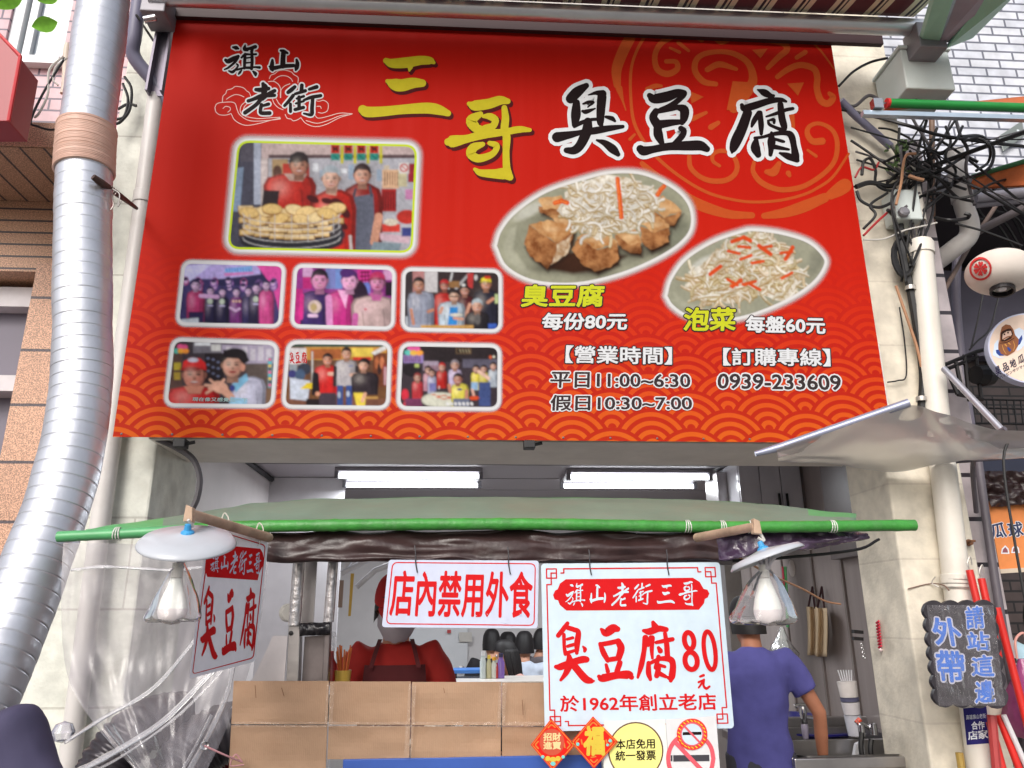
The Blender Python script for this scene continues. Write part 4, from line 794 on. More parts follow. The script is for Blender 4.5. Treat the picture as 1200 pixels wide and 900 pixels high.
ra.ell(500, 655, 200, 80, (190, 190, 176)); ra.ell(500, 650, 190, 70, (222, 222, 206)); [ra.ell(430+(i*53) % 160, 600+(i*29) % 50, 26, 7, (206, 100, 70)) for i in range(7)]
body(ra, 700, 480, 190, 260, (236, 222, 90)); face(ra, 680, 435, 44, (196, 130, 110)); ra.line(590, 500, 600, 570, 34, (206, 140, 120)); ra.ell(700, 545, 26, 12, (40, 50, 130)); ra.line(770, 560, 770, 640, 30, (206, 140, 120)); ra.rect(630, 640, 800, 730, (110, 116, 140))
ra.ell(130, 600, 40, 60, (214, 50, 70)); ra.ell(170, 700, 60, 40, (206, 70, 90)); ra.poly([(130, 640), (300, 640), (310, 730), (140, 730)], (120, 60, 96)); [ra.line(570+i*42, 690, 576+i*42, 700, 26, (230, 230, 234)) for i in range(7)]
ra.speck(0.25, 8); finish(ra, q, 9, 3.4, 4)

# ---------------------------------------------------------------- the two printed dishes
def dish(name, outline, T, bounds, plate, fn, seed):
    outline = [tuple(p) for p in spline(outline+outline[:1], 6)][:-1]
    ra = Ras(*bounds, 1.0).T(*T); ra.poly(outline, plate, 2)
    fn(ra, random.Random(seed)); ra.T(*T); ra.soften(1, 0.07, seed)
    d = ra.sdf(outline); ra.blend(np.clip((d+1.2)/1.2, 0, 1), (238, 236, 236)); ra.a = np.clip(1-(d-2.0)/7.0, 0, 1)**1.5
    ra.build(name, M, 3.0, ban)
def cabbage(ra, rd, spots, n, ln, tints):
    for k, (cx, cy, rx, ry) in enumerate(spots):
        ra.mottle([(cx+rx*(1+.18*math.sin(a*5+k))*math.cos(a), cy+ry*(1+.18*math.sin(a*4+k))*math.sin(a)) for a in [i*.314 for i in range(20)]], (178, 156, 118), (246, 242, 232), 6, 50+k)
    for i in range(int(n*.75)):
        cx, cy, rx, ry = rd.choice(spots); a = rd.uniform(0, 6.28); t = math.sqrt(rd.random()); x = cx+rx*t*math.cos(a); y = cy+ry*t*math.sin(a)
        b = rd.uniform(0, 6.28); l = ln*rd.uniform(0.9, 1.9); c = rd.choice(tints); w_ = rd.uniform(4, 9); q = rd.uniform(-.5, .5); k = rd.uniform(.86, 1.0); pts = [(x, y)]
        for j in range(5): b += q; x, y = x+l/5*math.cos(b), y+l/5*math.sin(b)*0.8; pts.append((x, y))
        for p, r_ in zip(pts, pts[1:]): ra.line(p[0], p[1]+3.5, r_[0], r_[1]+3.5, w_, (int(c[0]*.74), int(c[1]*.66), int(c[2]*.50)), 1.6)
        for p, r_ in zip(pts, pts[1:]): ra.line(*p, *r_, w_*.85, tuple(int(v*k) for v in c), 1.2)
        if i % 2: ra.line(*pts[1], *pts[3], w_*.3, (252, 250, 246), 1.0)
def rough_(pts, rd, k):
    o = []; n = len(pts)
    for i in range(n):
        (ax, ay), (bx2, by) = pts[i], pts[(i+1) % n]
        for j in range(5): t = j/5; o.append((ax+(bx2-ax)*t+rd.uniform(-k, k), ay+(by-ay)*t+rd.uniform(-k, k)))
    return o
def tofu(ra, rd, pts_top, pts_side, seed):
    ra.poly([(x+5, y+10) for x, y in pts_side], (50, 30, 20), 5)
    ra.mottle(rough_(pts_side, rd, 3.5), (132, 76, 38), (196, 138, 88), 7, seed); ra.mottle(rough_(pts_top, rd, 3), (182, 124, 72), (222, 176, 124), 8, seed+40)
    cx = sum(p[0] for p in pts_side)/len(pts_side); cy = max(p[1] for p in pts_side); ra.glaze(cx, cy, 60, 18, (40, 22, 14), .5)
    tx = sum(p[0] for p in pts_top)/len(pts_top); ty = sum(p[1] for p in pts_top)/len(pts_top); ra.glaze(tx, ty, 26, 9, (244, 214, 170), .4)
def point_in(P, x, y):
    c = False; n = len(P)
    for i in range(n):
        (ax, ay), (bx2, by) = P[i], P[(i+1) % n]
        if (ay > y) != (by > y) and x < (bx2-ax)*(y-ay)/(by-ay)+ax: c = not c
    return c
def d1(ra, rd):
    ra.poly([(60, 240), (80, 190), (200, 120), (380, 75), (520, 80), (590, 130), (602, 190), (560, 250), (430, 310), (300, 345), (200, 340), (120, 320)], (150, 150, 130), 6)
    ra.poly([(50, 250), (70, 200), (90, 190), (80, 260), (130, 330), (110, 335), (60, 290)], (176, 176, 156), 4); ra.ell(130, 145, 50, 16, (196, 196, 184), rot=-30, soft=4); ra.ell(560, 220, 40, 60, (134, 136, 118), rot=40, soft=8)
    ra.poly([(140, 290), (180, 320), (260, 335), (370, 320), (420, 280), (300, 260)], (66, 38, 24), 5)
    tofu(ra, rd, [(155, 110), (225, 100), (235, 140), (170, 140)], [(155, 130), (235, 135), (230, 170), (160, 150)], 1)
    tofu(ra, rd, [(190, 160), (240, 150), (265, 185), (230, 200)], [(190, 170), (265, 190), (255, 250), (200, 220)], 1)
    tofu(ra, rd, [(480, 130), (530, 100), (585, 145), (530, 165)], [(480, 130), (530, 165), (585, 145), (560, 190), (500, 180)], 2)
    tofu(ra, rd, [(460, 185), (520, 160), (548, 195), (500, 210)], [(460, 190), (500, 210), (548, 195), (545, 240), (490, 265), (465, 240)], 3)
    tofu(ra, rd, [(385, 215), (440, 190), (465, 240), (430, 250)], [(385, 215), (465, 240), (462, 275), (430, 270), (395, 250)], 4)
    tofu(ra, rd, [(130, 190), (185, 172), (262, 205), (205, 240)], [(110, 245), (130, 190), (205, 240), (262, 205), (245, 270), (180, 318), (130, 280)], 5)
    ra.mottle(rough_([(212, 248), (255, 218), (245, 270), (192, 310)], random.Random(4), 3), (176, 140, 104), (232, 214, 188), 5, 77)
    tofu(ra, rd, [(270, 225), (330, 200), (395, 240), (330, 262)], [(258, 265), (275, 225), (330, 262), (395, 240), (395, 300), (330, 330), (290, 310)], 6)
    cabbage(ra, rd, [(290, 130, 70, 60), (350, 100, 120, 55), (330, 170, 60, 55), (430, 110, 75, 60), (460, 140, 50, 40), (390, 180, 60, 30)], 260, 34, [(240, 235, 224), (246, 243, 238), (226, 214, 190), (234, 226, 212), (220, 202, 168)])
    for l in (((392, 50), (398, 100), (404, 165)), ((512, 98), (522, 82), (532, 72)), ((205, 122), (225, 116), (242, 122))):
        for a, b in zip(l, l[1:]): ra.line(*a, *b, 13, (226, 92, 34)); ra.line(a[0]-2, a[1], b[0]-2, b[1], 4, (244, 130, 66))
dish('printed_dish', [(30, 250), (45, 205), (90, 150), (180, 90), (300, 50), (380, 33), (470, 38), (560, 80), (605, 130), (612, 190), (585, 235), (520, 280), (420, 325), (310, 355), (220, 362), (130, 350), (60, 310)], (570, 190, 2.553), (570, 190, 824, 345), (164, 164, 142), d1, 5)
def d2(ra, rd):
    ra.poly([(560, 380), (590, 330), (660, 280), (760, 235), (900, 235), (980, 270), (1000, 310), (960, 360), (850, 420), (740, 450), (640, 440), (580, 420)], (160, 160, 140), 6)
    ra.ell(650, 305, 44, 18, (206, 206, 196), rot=-30, soft=4); ra.ell(985, 300, 20, 40, (140, 140, 124), rot=20, soft=6); ra.poly([(560, 390), (600, 420), (700, 450), (640, 452), (570, 425)], (176, 176, 156), 4)
    cabbage(ra, rd, [(790, 300, 110, 80), (800, 260, 80, 45), (720, 360, 90, 55), (860, 350, 90, 60), (660, 375, 60, 40), (780, 330, 150, 80)], 420, 34, [(236, 228, 206), (244, 238, 226), (220, 204, 164), (228, 208, 174), (240, 224, 202)])
    for i in range(14): x = 650+rd.random()*270; y = 240+rd.random()*150; b = rd.uniform(-0.8, 0.8); ra.line(x, y, x+34*math.cos(b), y+34*math.sin(b), 9, (222, 84, 36))
    for l in (((735, 238), (770, 225), (790, 235)), ((815, 250), (850, 275)), ((895, 290), (908, 270), (916, 255)), ((670, 335), (700, 312))):
        for a, b in zip(l, l[1:]): ra.line(*a, *b, 12, (224, 80, 34))
dish('printed_dish', [(540, 400), (555, 350), (600, 290), (680, 240), (760, 212), (800, 205), (880, 215), (960, 240), (1005, 280), (1010, 310), (975, 360), (900, 410), (790, 455), (700, 470), (610, 460), (560, 430)], (570, 190, 2.553), (772, 262, 976, 384), (164, 164, 144), d2, 9)
BK = printmat('black_ink', (34, 22, 24)); WH = printmat('white_ink', (226, 230, 236)); YE = printmat('yellow_ink', (222, 206, 46))
# ================================================================ awning and metalwork above the banner
STEEL = mat('steel', (190, 190, 192), 0.25, 1.0, var=0.05)
ALU = mat('brushed_aluminium', (196, 198, 204), 0.35, 0.9, var=0.06, vs=12)
def awnmat():
    m = bpy.data.materials.new('striped_awning_cloth'); m.use_nodes = True; n = m.node_tree; b = n.nodes['Principled BSDF']
    tc = n.nodes.new('ShaderNodeTexCoord'); sp = n.nodes.new('ShaderNodeSeparateXYZ'); n.links.new(tc.outputs['Object'], sp.inputs[0])
    d = n.nodes.new('ShaderNodeMath'); d.operation = 'DIVIDE'; d.inputs[1].default_value = 0.215; n.links.new(sp.outputs[0], d.inputs[0])
    fr = n.nodes.new('ShaderNodeMath'); fr.operation = 'FRACT'; n.links.new(d.outputs[0], fr.inputs[0])
    cr = n.nodes.new('ShaderNodeValToRGB'); cr.color_ramp.interpolation = 'CONSTANT'; e = cr.color_ramp.elements
    mar, cre, blk = (*lin((96, 44, 52)), 1), (*lin((228, 214, 186)), 1), (*lin((60, 40, 50)), 1)
    e[0].position = 0; e[0].color = mar; e[1].position = 0.42; e[1].color = cre
    for p, c in ((0.56, blk), (0.64, cre), (0.70, blk), (0.75, cre), (0.90, mar)): q = e.new(p); q.color = c
    n.links.new(fr.outputs[0], cr.inputs[0]); n.links.new(cr.outputs[0], b.inputs['Base Color']); b.inputs['Roughness'].default_value = 0.8
    return m
aw = thing('striped_awning', 'maroon and cream striped awning on a long silver roller above the banner', 'awning', tuple(at(640, 20, 3.45)))
mb = MB(); mb.tube([at(176, -4, 3.45), at(1086, 33, 3.45)], 0.048, 20); mb.build('roller', mat('silver_tube', (206, 208, 212), 0.3, 0.75, var=0.06), aw, smooth=True)
a, b_ = at(200, -4, 3.45), at(1070, 31, 3.45)
mb = MB(); mb.grid(lambda u, v: (a*(1-u)+b_*u)+Vector((0, -0.02-0.40*v, 0.05-0.05*v-0.02*math.sin(v*3.14))), 30, 12)
mb.build('fabric', awnmat(), aw, smooth='all', solid=0.004)
mb = MB(); p, q = at(1076, 40, 3.42), at(1106, 60, 3.42)
mb.box((p.x-0.03, 3.38, p.z-0.12), (q.x, 3.52, p.z+0.05)); mb.build('end_bracket', mat('grey_bracket', (132, 130, 136), 0.5, 0.4), aw, bevel=0.006)
mb = MB(); p = at(205, 15, 3.57); q = at(1035, 48, 3.57)
mb.hexa([p+Vector((0, 0, 0.06)), q+Vector((0, 0, 0.06)), q-Vector((0, 0, 0.02)), p-Vector((0, 0, 0.02))], (0, 0.03, 0)); mb.build('fascia', mat('dark_maroon', (52, 24, 26), 0.6), aw)
mb = MB(); mb.hexa([at(1080, 48, 3.4), at(1101, 50, 3.4), at(1124, -20, 2.9), at(1100, -20, 2.9)], (0, 0.03, 0.03)); mb.build('arm', mat('mint_paint', (150, 206, 186), 0.4, var=0.06), aw, bevel=0.004)
mb = MB(); mb.hexa([at(1101, 52, 3.41), at(1126, 46, 3.41), at(1165, -20, 2.95), at(1128, -20, 2.95)], (0, 0.02, 0.02)); mb.build('arm_cover', mat('lilac_grey_paint', (150, 146, 162), 0.45), aw)
mb = MB(); mb.hexa([at(1109, 57, 3.43), at(1140, 45, 3.43), at(1205, -20, 3.0), at(1168, -20, 3.0)], (0, 0.02, 0.02)); mb.build('side_valance', MATS['mint_paint'], aw, bevel=0.004)
# left hand support
fr = thing('steel_awning_post', 'grey steel channel and bent conduit behind the upper left banner edge', 'bracket', tuple(at(190, 115, 3.7)))
G1 = mat('dark_grey_steel', (120, 114, 128), 0.45, 0.5, var=0.1)
mb = MB(); p0, p1 = at(178, 112, 3.7), at(199, -6, 3.62); r_ = Vector((0.05, 0, 0))
mb.hexa([p0-r_*0.4, p0+r_*1.4, p1+r_*1.2, p1-r_*0.4], (0, 0.012, 0)); mb.hexa([p0-r_*0.4, p0-r_*0.15, p1-r_*0.15, p1-r_*0.4], (0, -0.05, 0)); mb.hexa([p0+r_*1.15, p0+r_*1.4, p1+r_*1.2, p1+r_*0.95], (0, -0.05, 0))
mb.build('channel', G1, fr)
mb = MB(); mb.tube(spline([at(164, -10, 3.55), at(158, 40, 3.6), at(157, 66, 3.65), at(182, 98, 3.72), at(200, 122, 3.74)], 6), 0.038, 12); mb.build('conduit', mat('grey_conduit', (118, 116, 138), 0.4, var=0.08), fr, smooth=True)
mb = MB(); p = at(184, 8, 3.5); mb.box((p.x-0.06, 3.44, p.z-0.08), (p.x+0.07, 3.6, p.z+0.06)); mb.build('bracket', mat('grey_bracket', (132, 130, 136), 0.5, 0.4), fr, bevel=0.006)
mb = MB(); mb.lathe([(0, -0.035), (0.02, -0.03), (0.02, 0.03), (0, 0.035)], at(176, 22, 3.43), (1, 0, 0.3), 10); mb.build('bolt', STEEL, fr, smooth=True)

# ================================================================ drain pipes
PVC = mat('white_pvc', (224, 218, 208), 0.4, var=0.06, vs=3, dirt=(170, 158, 140), ds=2.5, da=0.35)
PVG = mat('grey_pvc', (206, 202, 200), 0.42, var=0.06, vs=3, dirt=(140, 130, 120), ds=3, da=0.4)
def pipe(name, path, r, m, label, group=None, collars=(), n=20):
    t = thing(name, label, 'pipe', tuple(path[-1]), group)
    mb = MB(); mb.tube(path, r, n); mb.build('tube', m, t, smooth=True)
    for c, d in collars: mb = MB(); d = Vector(d).normalized(); mb.tube([Vector(c)-d*0.035, Vector(c)+d*0.035], r*1.13, n); mb.build('collar', m, t, smooth=True, bevel=0.003)
    return t
pl = [at(183, 113, 3.74), at(168, 232, 3.74), at(118, 610, 3.74), at(80, 905, 3.74)]
t = pipe('drain_pipe', pl, 0.045, PVG, 'slim white drain pipe between the silver duct and the banner', 'white drain pipes', [(at(168, 232, 3.74), pl[0]-pl[1])])
pr = [at(1078, 283, 3.72), at(1097, 480, 3.72), at(1122, 690, 3.72), at(1152, 910, 3.72)]
t = pipe('drain_pipe', pr, 0.062, PVC, 'thick white drain pipe running down the cream pillar beside the banner', 'white drain pipes', [(at(1121, 682, 3.72), pr[1]-pr[2]), (at(1079, 292, 3.72), pr[0]-pr[1])])
mb = MB()
for k in range(3): c = at(1121.5, 680+k*4.5, 3.72); mb.lathe([(0.072, -0.002), (0.073, 0.002)], c, pr[1]-pr[2], 20)
mb.tube(spline([at(1096, 676, 3.7), at(1092, 683, 3.68), at(1100, 688, 3.66)], 5), 0.003, 5)
mb.build('tie_wire', mat('tie_wire', (196, 190, 184), 0.4, 0.8), t)
pe = spline([at(1062, 196, 3.78), at(1069, 240, 3.76), at(1072, 262, 3.75)], 4)
pipe('drain_pipe', pe, 0.062, PVC, 'stub of white pipe capped among the black cables', 'white drain pipes')
pq = [at(1118, 178, 3.95), at(1128, 235, 3.95), at(1136, 262, 3.95), at(1134, 278, 3.97), at(1120, 290, 4.0), at(1096, 308, 4.1)]
pipe('elbow_pipe', spline(pq, 6), 0.055, PVG, 'white elbow pipe bending inward above the paper lantern', None, [(at(1127, 230, 3.95), (pq[0]-pq[1]))])
pipe('bracket_pipe', [at(985, 118, 3.66), at(1003, 136, 3.7), at(1044, 172, 3.74)], 0.022, mat('grey_conduit', (118, 116, 138), 0.4, var=0.08), 'slanting grey conduit from the banner edge into the cable tangle')
pipe('thin_pipe', [at(1092, 140, 4.0), at(1093, 300, 4.0)], 0.017, mat('brown_pipe', (120, 92, 74), 0.5), 'thin brown pipe standing among the cables beside the white pipe')
pipe('tile_column_conduit', spline([at(1142, 505, 3.86), at(1149, 560, 3.86), at(1166, 680, 3.86), at(1186, 800, 3.86), at(1206, 905, 3.86)], 4), 0.021, mat('dark_conduit', (96, 90, 98), 0.4), 'dark grey conduit running down the lilac tile column')
pipe('slanting_rail', [at(1106, 432, 3.6), at(1176, 506, 3.35)], 0.016, mat('silver_tube2', (176, 176, 186), 0.35, 0.6), 'grey rail slanting down to the clear plastic canopy')

# ================================================================ boxes, cables
WB = mat('white_box', (206, 214, 212), 0.45, var=0.04, dirt=(160, 160, 150), ds=3, da=0.3)
bx_ = thing('junction_box', 'pale grey electrical junction box above the green awning roller', 'electrical box', tuple(at(1084, 105, 3.6)))
mb = MB(); p, q = at(1063, 103, 3.5), at(1111, 60, 3.5)
mb.box((p.x, 3.5, p.z), (q.x, 3.78, q.z)); mb.build('case', WB, bx_, bevel=0.008)
mb = MB(); mb.box((p.x-0.012, 3.488, q.z+0.001), (q.x+0.012, 3.79, q.z+0.022)); mb.build('lid', WB, bx_, bevel=0.005)
mb = MB(); c = at(1070, 102, 3.6); mb.lathe([(0.012, 0), (0.014, -0.03), (0.009, -0.035)], (c.x, 3.6, p.z), (0, 0, 1), 10); mb.build('cable_gland', mat('black_rubber', (26, 25, 27), 0.5), bx_)
sb = thing('meter_box', 'small dented white box buried in the black cables on the pillar', 'electrical box', tuple(at(1062, 256, 3.7)))
mb = MB(); p, q = at(1052, 256, 3.66), at(1076, 222, 3.66); mb.box((p.x, 3.66, p.z), (q.x, 3.79, q.z)); mb.build('case', WB, sb, bevel=0.008)
mb = MB(); c = at(1058, 250, 3.655); mb.lathe([(0.03, 0), (0.03, 0.02), (0.02, 0.03), (0, 0.03)], c, (0, -1, 0.2), 14); mb.build('knob', mat('grey_bracket', (132, 130, 136), 0.5, 0.4), sb)
RB = mat('black_rubber', (26, 25, 27), 0.5); RG = mat('grey_cable', (88, 84, 88), 0.5); RW = mat('white_cable', (200, 196, 190), 0.5)
rc = random.Random(11)
def cable(pts, r, m, label, Y=3.68, group='cables tangled beside the banner', n=6, name='cable'):
    P = [at(p[0], p[1], (p[2] if len(p) > 2 else Y)) for p in pts]
    mb = MB(); mb.tube(spline([tuple(p) for p in P], 7), r, n); return solo(mb, name, m, label, 'cable', group, smooth=True)
cable([(983, 101), (1000, 84), (1020, 73), (1040, 68, 3.6)], 0.008, RB, 'thin black cable curving from the banner edge up to the junction box')
cable([(985, 128), (1010, 133), (1060, 146, 3.55), (1100, 158, 3.6), (1150, 166, 3.7), (1205, 172, 3.8)], 0.010, RB, 'long black cable passing just below the green awning roller')
cable([(1033, 118), (1018, 112), (1002, 124), (988, 122)], 0.010, RG, 'grey cable bent at the silver rail tip')
cable([(1010, 205), (1012, 190), (1020, 186), (1026, 200), (1026, 214), (1036, 222), (1050, 224)], 0.009, RB, 'black cable making a small loop at the pillar corner')
cable([(1002, 208), (1010, 196), (1024, 199), (1030, 190)], 0.006, mat('red_cable', (170, 40, 44), 0.5), 'short red cable at the pillar corner')
cable([(1004, 224), (1010, 236), (1030, 243), (1050, 234), (1064, 220), (1090, 208)], 0.009, RB, 'black cable sagging low over the cream pillar')
cable([(1003, 219), (1020, 214), (1044, 218), (1062, 206)], 0.014, RB, 'thick black cable at the banner edge')
cable([(1012, 276), (1030, 258), (1052, 240), (1070, 234)], 0.007, mat('red_cable', (170, 40, 44), 0.5), 'red cable slanting up to the white box')
cable([(1012, 281), (1036, 280), (1060, 270), (1086, 264), (1098, 261)], 0.005, RW, 'thin white cable across the pillar below the tangle')
cable([(1012, 268), (1026, 252), (1020, 240), (1040, 226)], 0.008, RB, 'black cable rising along the banner edge')
# the knot itself
for k, (pts, r) in enumerate([([(1044, 170), (1052, 186), (1040, 200), (1060, 214), (1052, 232), (1066, 246)], .010), ([(1036, 190), (1056, 182), (1078, 190), (1096, 184), (1118, 168), (1128, 148)], .010), ([(1040, 214), (1060, 200), (1086, 206), (1110, 196), (1130, 184), (1146, 190)], .012),
  ([(1054, 150), (1054, 170), (1066, 190), (1084, 200), (1110, 214), (1132, 222)], .009), ([(1098, 150), (1090, 170), (1076, 182), (1060, 196), (1048, 208)], .010), ([(1120, 140), (1126, 160), (1134, 176), (1132, 196), (1136, 220), (1142, 240)], .012), ([(1126, 160), (1150, 160), (1164, 176), (1160, 196), (1142, 206), (1118, 210)], .012),
  ([(1128, 166), (1146, 162), (1160, 172), (1158, 190), (1144, 200)], .010), ([(1046, 230), (1066, 236), (1090, 224), (1114, 216), (1130, 208)], .014), ([(1040, 246), (1062, 262), (1090, 240), (1112, 222)], .012), ([(1050, 196), (1060, 206), (1048, 218), (1060, 230), (1078, 226)], .009), ([(1066, 176), (1076, 196), (1070, 214), (1082, 228), (1100, 226)], .008),
  ([(1108, 148), (1114, 166), (1108, 184), (1120, 200), (1114, 220)], .009), ([(1060, 190), (1078, 206), (1098, 208), (1120, 230), (1140, 236)], .010), ([(1096, 255), (1114, 258), (1132, 256), (1136, 252), (1130, 250)], .012), ([(1052, 275), (1054, 258), (1060, 244), (1074, 232), (1096, 220)], .013), ([(1074, 168), (1062, 160), (1044, 152), (1030, 150)], .007), ([(1080, 150), (1084, 172), (1092, 190), (1090, 214)], .008), ([(1102, 226), (1122, 232), (1142, 228), (1160, 216), (1180, 210)], .009)]):
    lab = ['black cable looping through the tangle over the cream pillar', 'black cable reaching from the tangle toward the white tiles', 'black cable hanging among the pipes right of the pillar'][k % 3]
    cable([(x, y, 3.62+0.14*rc.random()) for x, y in pts], r*0.85, RB if k % 5 else RG, lab)
cable([(1073, 180), (1062, 182), (1058, 196), (1056, 214), (1050, 240)], 0.008, mat('tan_cord', (170, 126, 96), 0.7), 'frayed tan cord hanging in the cable tangle', 3.6)
cable([(1065, 206), (1074, 209), (1082, 211)], 0.011, mat('tan_cord', (170, 126, 96), 0.7), 'short tan stick caught in the cable tangle', 3.59)
for k in range(14):
    pts = [[(rc.uniform(1050, 1128), 138), (rc.uniform(992, 1004), rc.uniform(140, 230)), (1206, rc.uniform(150, 200))][k % 3]]
    for j in range(3): pts.append((rc.uniform(1044, 1104), rc.uniform(160, 240)))
    pts.append([(rc.uniform(1060, 1080), 312), (1208, rc.uniform(200, 262)), (rc.uniform(1056, 1090), 330)][(k//2) % 3])
    cable([(a_, b2, 3.6+.16*rc.random()) for a_, b2 in pts], rc.uniform(.004, .009), RB if k % 4 else RG, ['thin black cable knotted in the middle of the tangle', 'black cable bending through the lower tangle'][k % 2])
# black hose and clamps under the banner's lower edge
cable([(184, 514), (206, 524), (226, 538), (234, 560), (231, 584), (222, 602)], 0.016, RG, 'grey hose curling round the left pillar just under the banner corner', 3.72, 'hoses under the banner')
for k, (x, y) in enumerate(((214, 520), (622, 521))):
    t = thing('banner_clamp', ['black clamp under the left end of the banner', 'black clamp under the middle of the banner'][k], 'clamp', tuple(at(x, y, 3.64)), 'black clamps under the banner')
    c = at(x, y, 3.63); mb = MB(); mb.box((c.x-.035, 3.60, c.z-.022), (c.x+.02, 3.66, c.z+.02)); mb.build('jaw', RB, t, bevel=.004)
    mb = MB(); mb.tube([c+Vector((.02, 0, 0)), c+Vector((.055, 0, .008))], .008, 8); mb.build('screw', RB, t)
# coil and the bundle that runs down the pillar
for k in range(5):
    P = [at(1059+13*math.cos(a)*(1-k*.08)+rc.uniform(-1, 1), 300+24*math.sin(a)*(1-k*.06), 3.70+0.01*k) for a in [2*math.pi*i/18 for i in range(19)]]
    mb = MB(); mb.tube(P, 0.009, 6); solo(mb, 'cable_coil', RB, 'coiled black cable hanging on the pillar beside the white pipe', 'cable', 'turns of coiled black cable', smooth=True)
cable([(1054, 262), (1058, 300), (1066, 335), (1077, 400), (1082, 440), (1080, 480)], 0.022, RB, 'thick black cable bundle running down the cream pillar', 3.73)
cable([(1050, 335), (1062, 370), (1074, 405), (1080, 430)], 0.008, mat('tan_cord', (170, 126, 96), 0.7), 'tan cord lying along the black cable bundle', 3.72)
cable([(1040, 448), (1052, 446), (1062, 440), (1060, 400), (1054, 360)], 0.004, RB, 'thin black wire stapled to the cream pillar', 3.77)
for yy in (338, 468):
    c = at(1067 if yy < 400 else 1080, yy, 3.72); mb = MB(); mb.lathe([(0.028, -0.012), (0.029, 0), (0.028, 0.012)], c, (0.1, 0, 1), 12); solo(mb, 'cable_clamp', mat('clamp_grey', (176, 170, 164), 0.4, 0.5), 'small grey clamp holding the black cable bundle, '+('upper of the two' if yy < 400 else 'lower of the two'), 'clamp', 'clamps on the cable bundle')
# weeds rooted in the tangle
LEAF = mat('leaf_green', (104, 140, 60), 0.6, var=0.3, vs=20); LEAFD = mat('weed_green', (70, 92, 48), 0.6, var=0.3, vs=20)
def leaf(mb, c, d, up, L, w_):
    d = Vector(d).normalized(); s_ = d.cross(Vector(up)).normalized(); n_ = s_.cross(d); pr = [(0, 0), (0.2, 0.7), (0.45, 1), (0.75, 0.7), (1, 0)]
    c = Vector(c); mid = [c+d*L*t+n_*(-0.12*L*t*t) for t, _ in pr]; lf = [m+s_*w_*k+n_*w_*0.25*k for m, (t, k) in zip(mid, pr)]; rt = [m-s_*w_*k+n_*w_*0.25*k for m, (t, k) in zip(mid, pr)]
    mb.add(mid+lf+rt, [(i, i+1, 5+i+1, 5+i) for i in range(4)]+[(i+1, i, 10+i, 10+i+1) for i in range(4)])
mb = MB()
for k in range(46): leaf(mb, at(1050+rc.uniform(-10, 14), 172+rc.uniform(-4, 34)*(1 if k % 2 else 0.2), 3.66+rc.uniform(-.03, .05)), (rc.uniform(-1, 1), rc.uniform(-1, 0), rc.uniform(-.6, .8)), (rc.uniform(-.3, .3), -1, .5), rc.uniform(.03, .06), rc.uniform(.008, .016))
wd = thing('weed', 'small green weed growing out of the cable tangle', 'plant', tuple(at(1052, 200, 3.7))); mb.build('leaves', LEAFD, wd)
mb = MB(); mb.tube([at(1052, 200, 3.7), at(1048, 186, 3.68), at(1054, 170, 3.66)], 0.004, 5); mb.build('stem', LEAFD, wd)

# ================================================================ green roller awnings on the right
GT = mat('green_vinyl', (30, 132, 56), 0.35, var=0.08, vs=10); OT = mat('rust_awning_cloth', (182, 96, 52), 0.8, var=0.12, vs=30)
ga = thing('green_roller_awning', 'green awning roller with red end cap over rust coloured cloth', 'awning', tuple(at(1120, 122, 3.3)))
p0, p1 = at(1042, 121, 3.3), at(1400, 133, 3.3); ax = (p1-p0).normalized()
mb = MB(); mb.tube([p0, p1], 0.024, 16); mb.build('roller', GT, ga, smooth=True)
mb = MB(); mb.tube([p0-ax*0.016, p0-ax*0.002], 0.026, 16); mb.build('cap', mat('red_cap', (200, 40, 40), 0.4), ga, smooth=True)
mb = MB(); mb.tube([p0-ax*0.06, p0-ax*0.017], 0.007, 8); mb.box(tuple(p0-ax*0.085+Vector((-0.01, -0.02, -0.04))), tuple(p0-ax*0.055+Vector((0.01, 0.02, 0.015)))); mb.build('crank', STEEL, ga)
r0, r1 = at(1012, 131, 3.3), at(1400, 143, 3.3)
mb = MB(); mb.hexa([r0+Vector((0, 0, .012)), r1+Vector((0, 0, .012)), r1-Vector((0, 0, .014)), r0-Vector((0, 0, .014))], (0, 0.03, 0)); mb.build('front_rail', mat('rail_aluminium', (190, 204, 216), 0.3, 0.7), ga)
a = p0+Vector((0.03, 0.01, 0.022)); b_ = p1+Vector((0, 0.01, 0.022))
mb = MB(); mb.grid(lambda u, v: a*(1-u)+b_*u+Vector((0, 0.10*v, (0.012+0.16*min(1, u*1.6))*v)), 10, 6)
mb.build('fabric', OT, ga, smooth='all', solid=0.004)
g2 = thing('green_edged_awning', 'lower awning with green edge and orange brown cloth above the lantern', 'awning', tuple(at(1170, 205, 3.7)))
A, B, C_, D_ = at(1140, 209, 3.9), at(1240, 176, 3.4), at(1240, 215, 3.4), at(1137, 220, 3.9)
mb = MB(); mb.tube([at(1140, 207, 3.9), at(1240, 178, 3.4)], 0.016, 10); mb.build('edge_tube', mat('green_edge', (70, 128, 88), 0.5), g2, smooth=True)
mb = MB(); mb.hexa([A, B, C_, D_], (0.01, 0.02, 0)); mb.build('fabric', OT, g2)
mb = MB(); p = at(1186, 162, 4.25)
q = [at(1170, 160, 4.27), at(1197, 142, 4.27), at(1200, 160, 4.27), at(1175, 178, 4.27)]
mb.hexa(q, (0, -0.008, 0)); bk = thing('wall_plate', 'grey metal mounting plate with holes on the white tiles', 'bracket', tuple(q[3])); mb.build('plate', mat('grey_plate', (140, 146, 142), 0.4, 0.6), bk, bevel=0.002)
mb = MB()
for x, y, s_ in ((1178, 165, .010), (1186, 159, .017), (1193, 153, .010)): mb.lathe([(0, 0), (s_, 0)], at(x, y, 4.258), (0, -1, 0), 12)
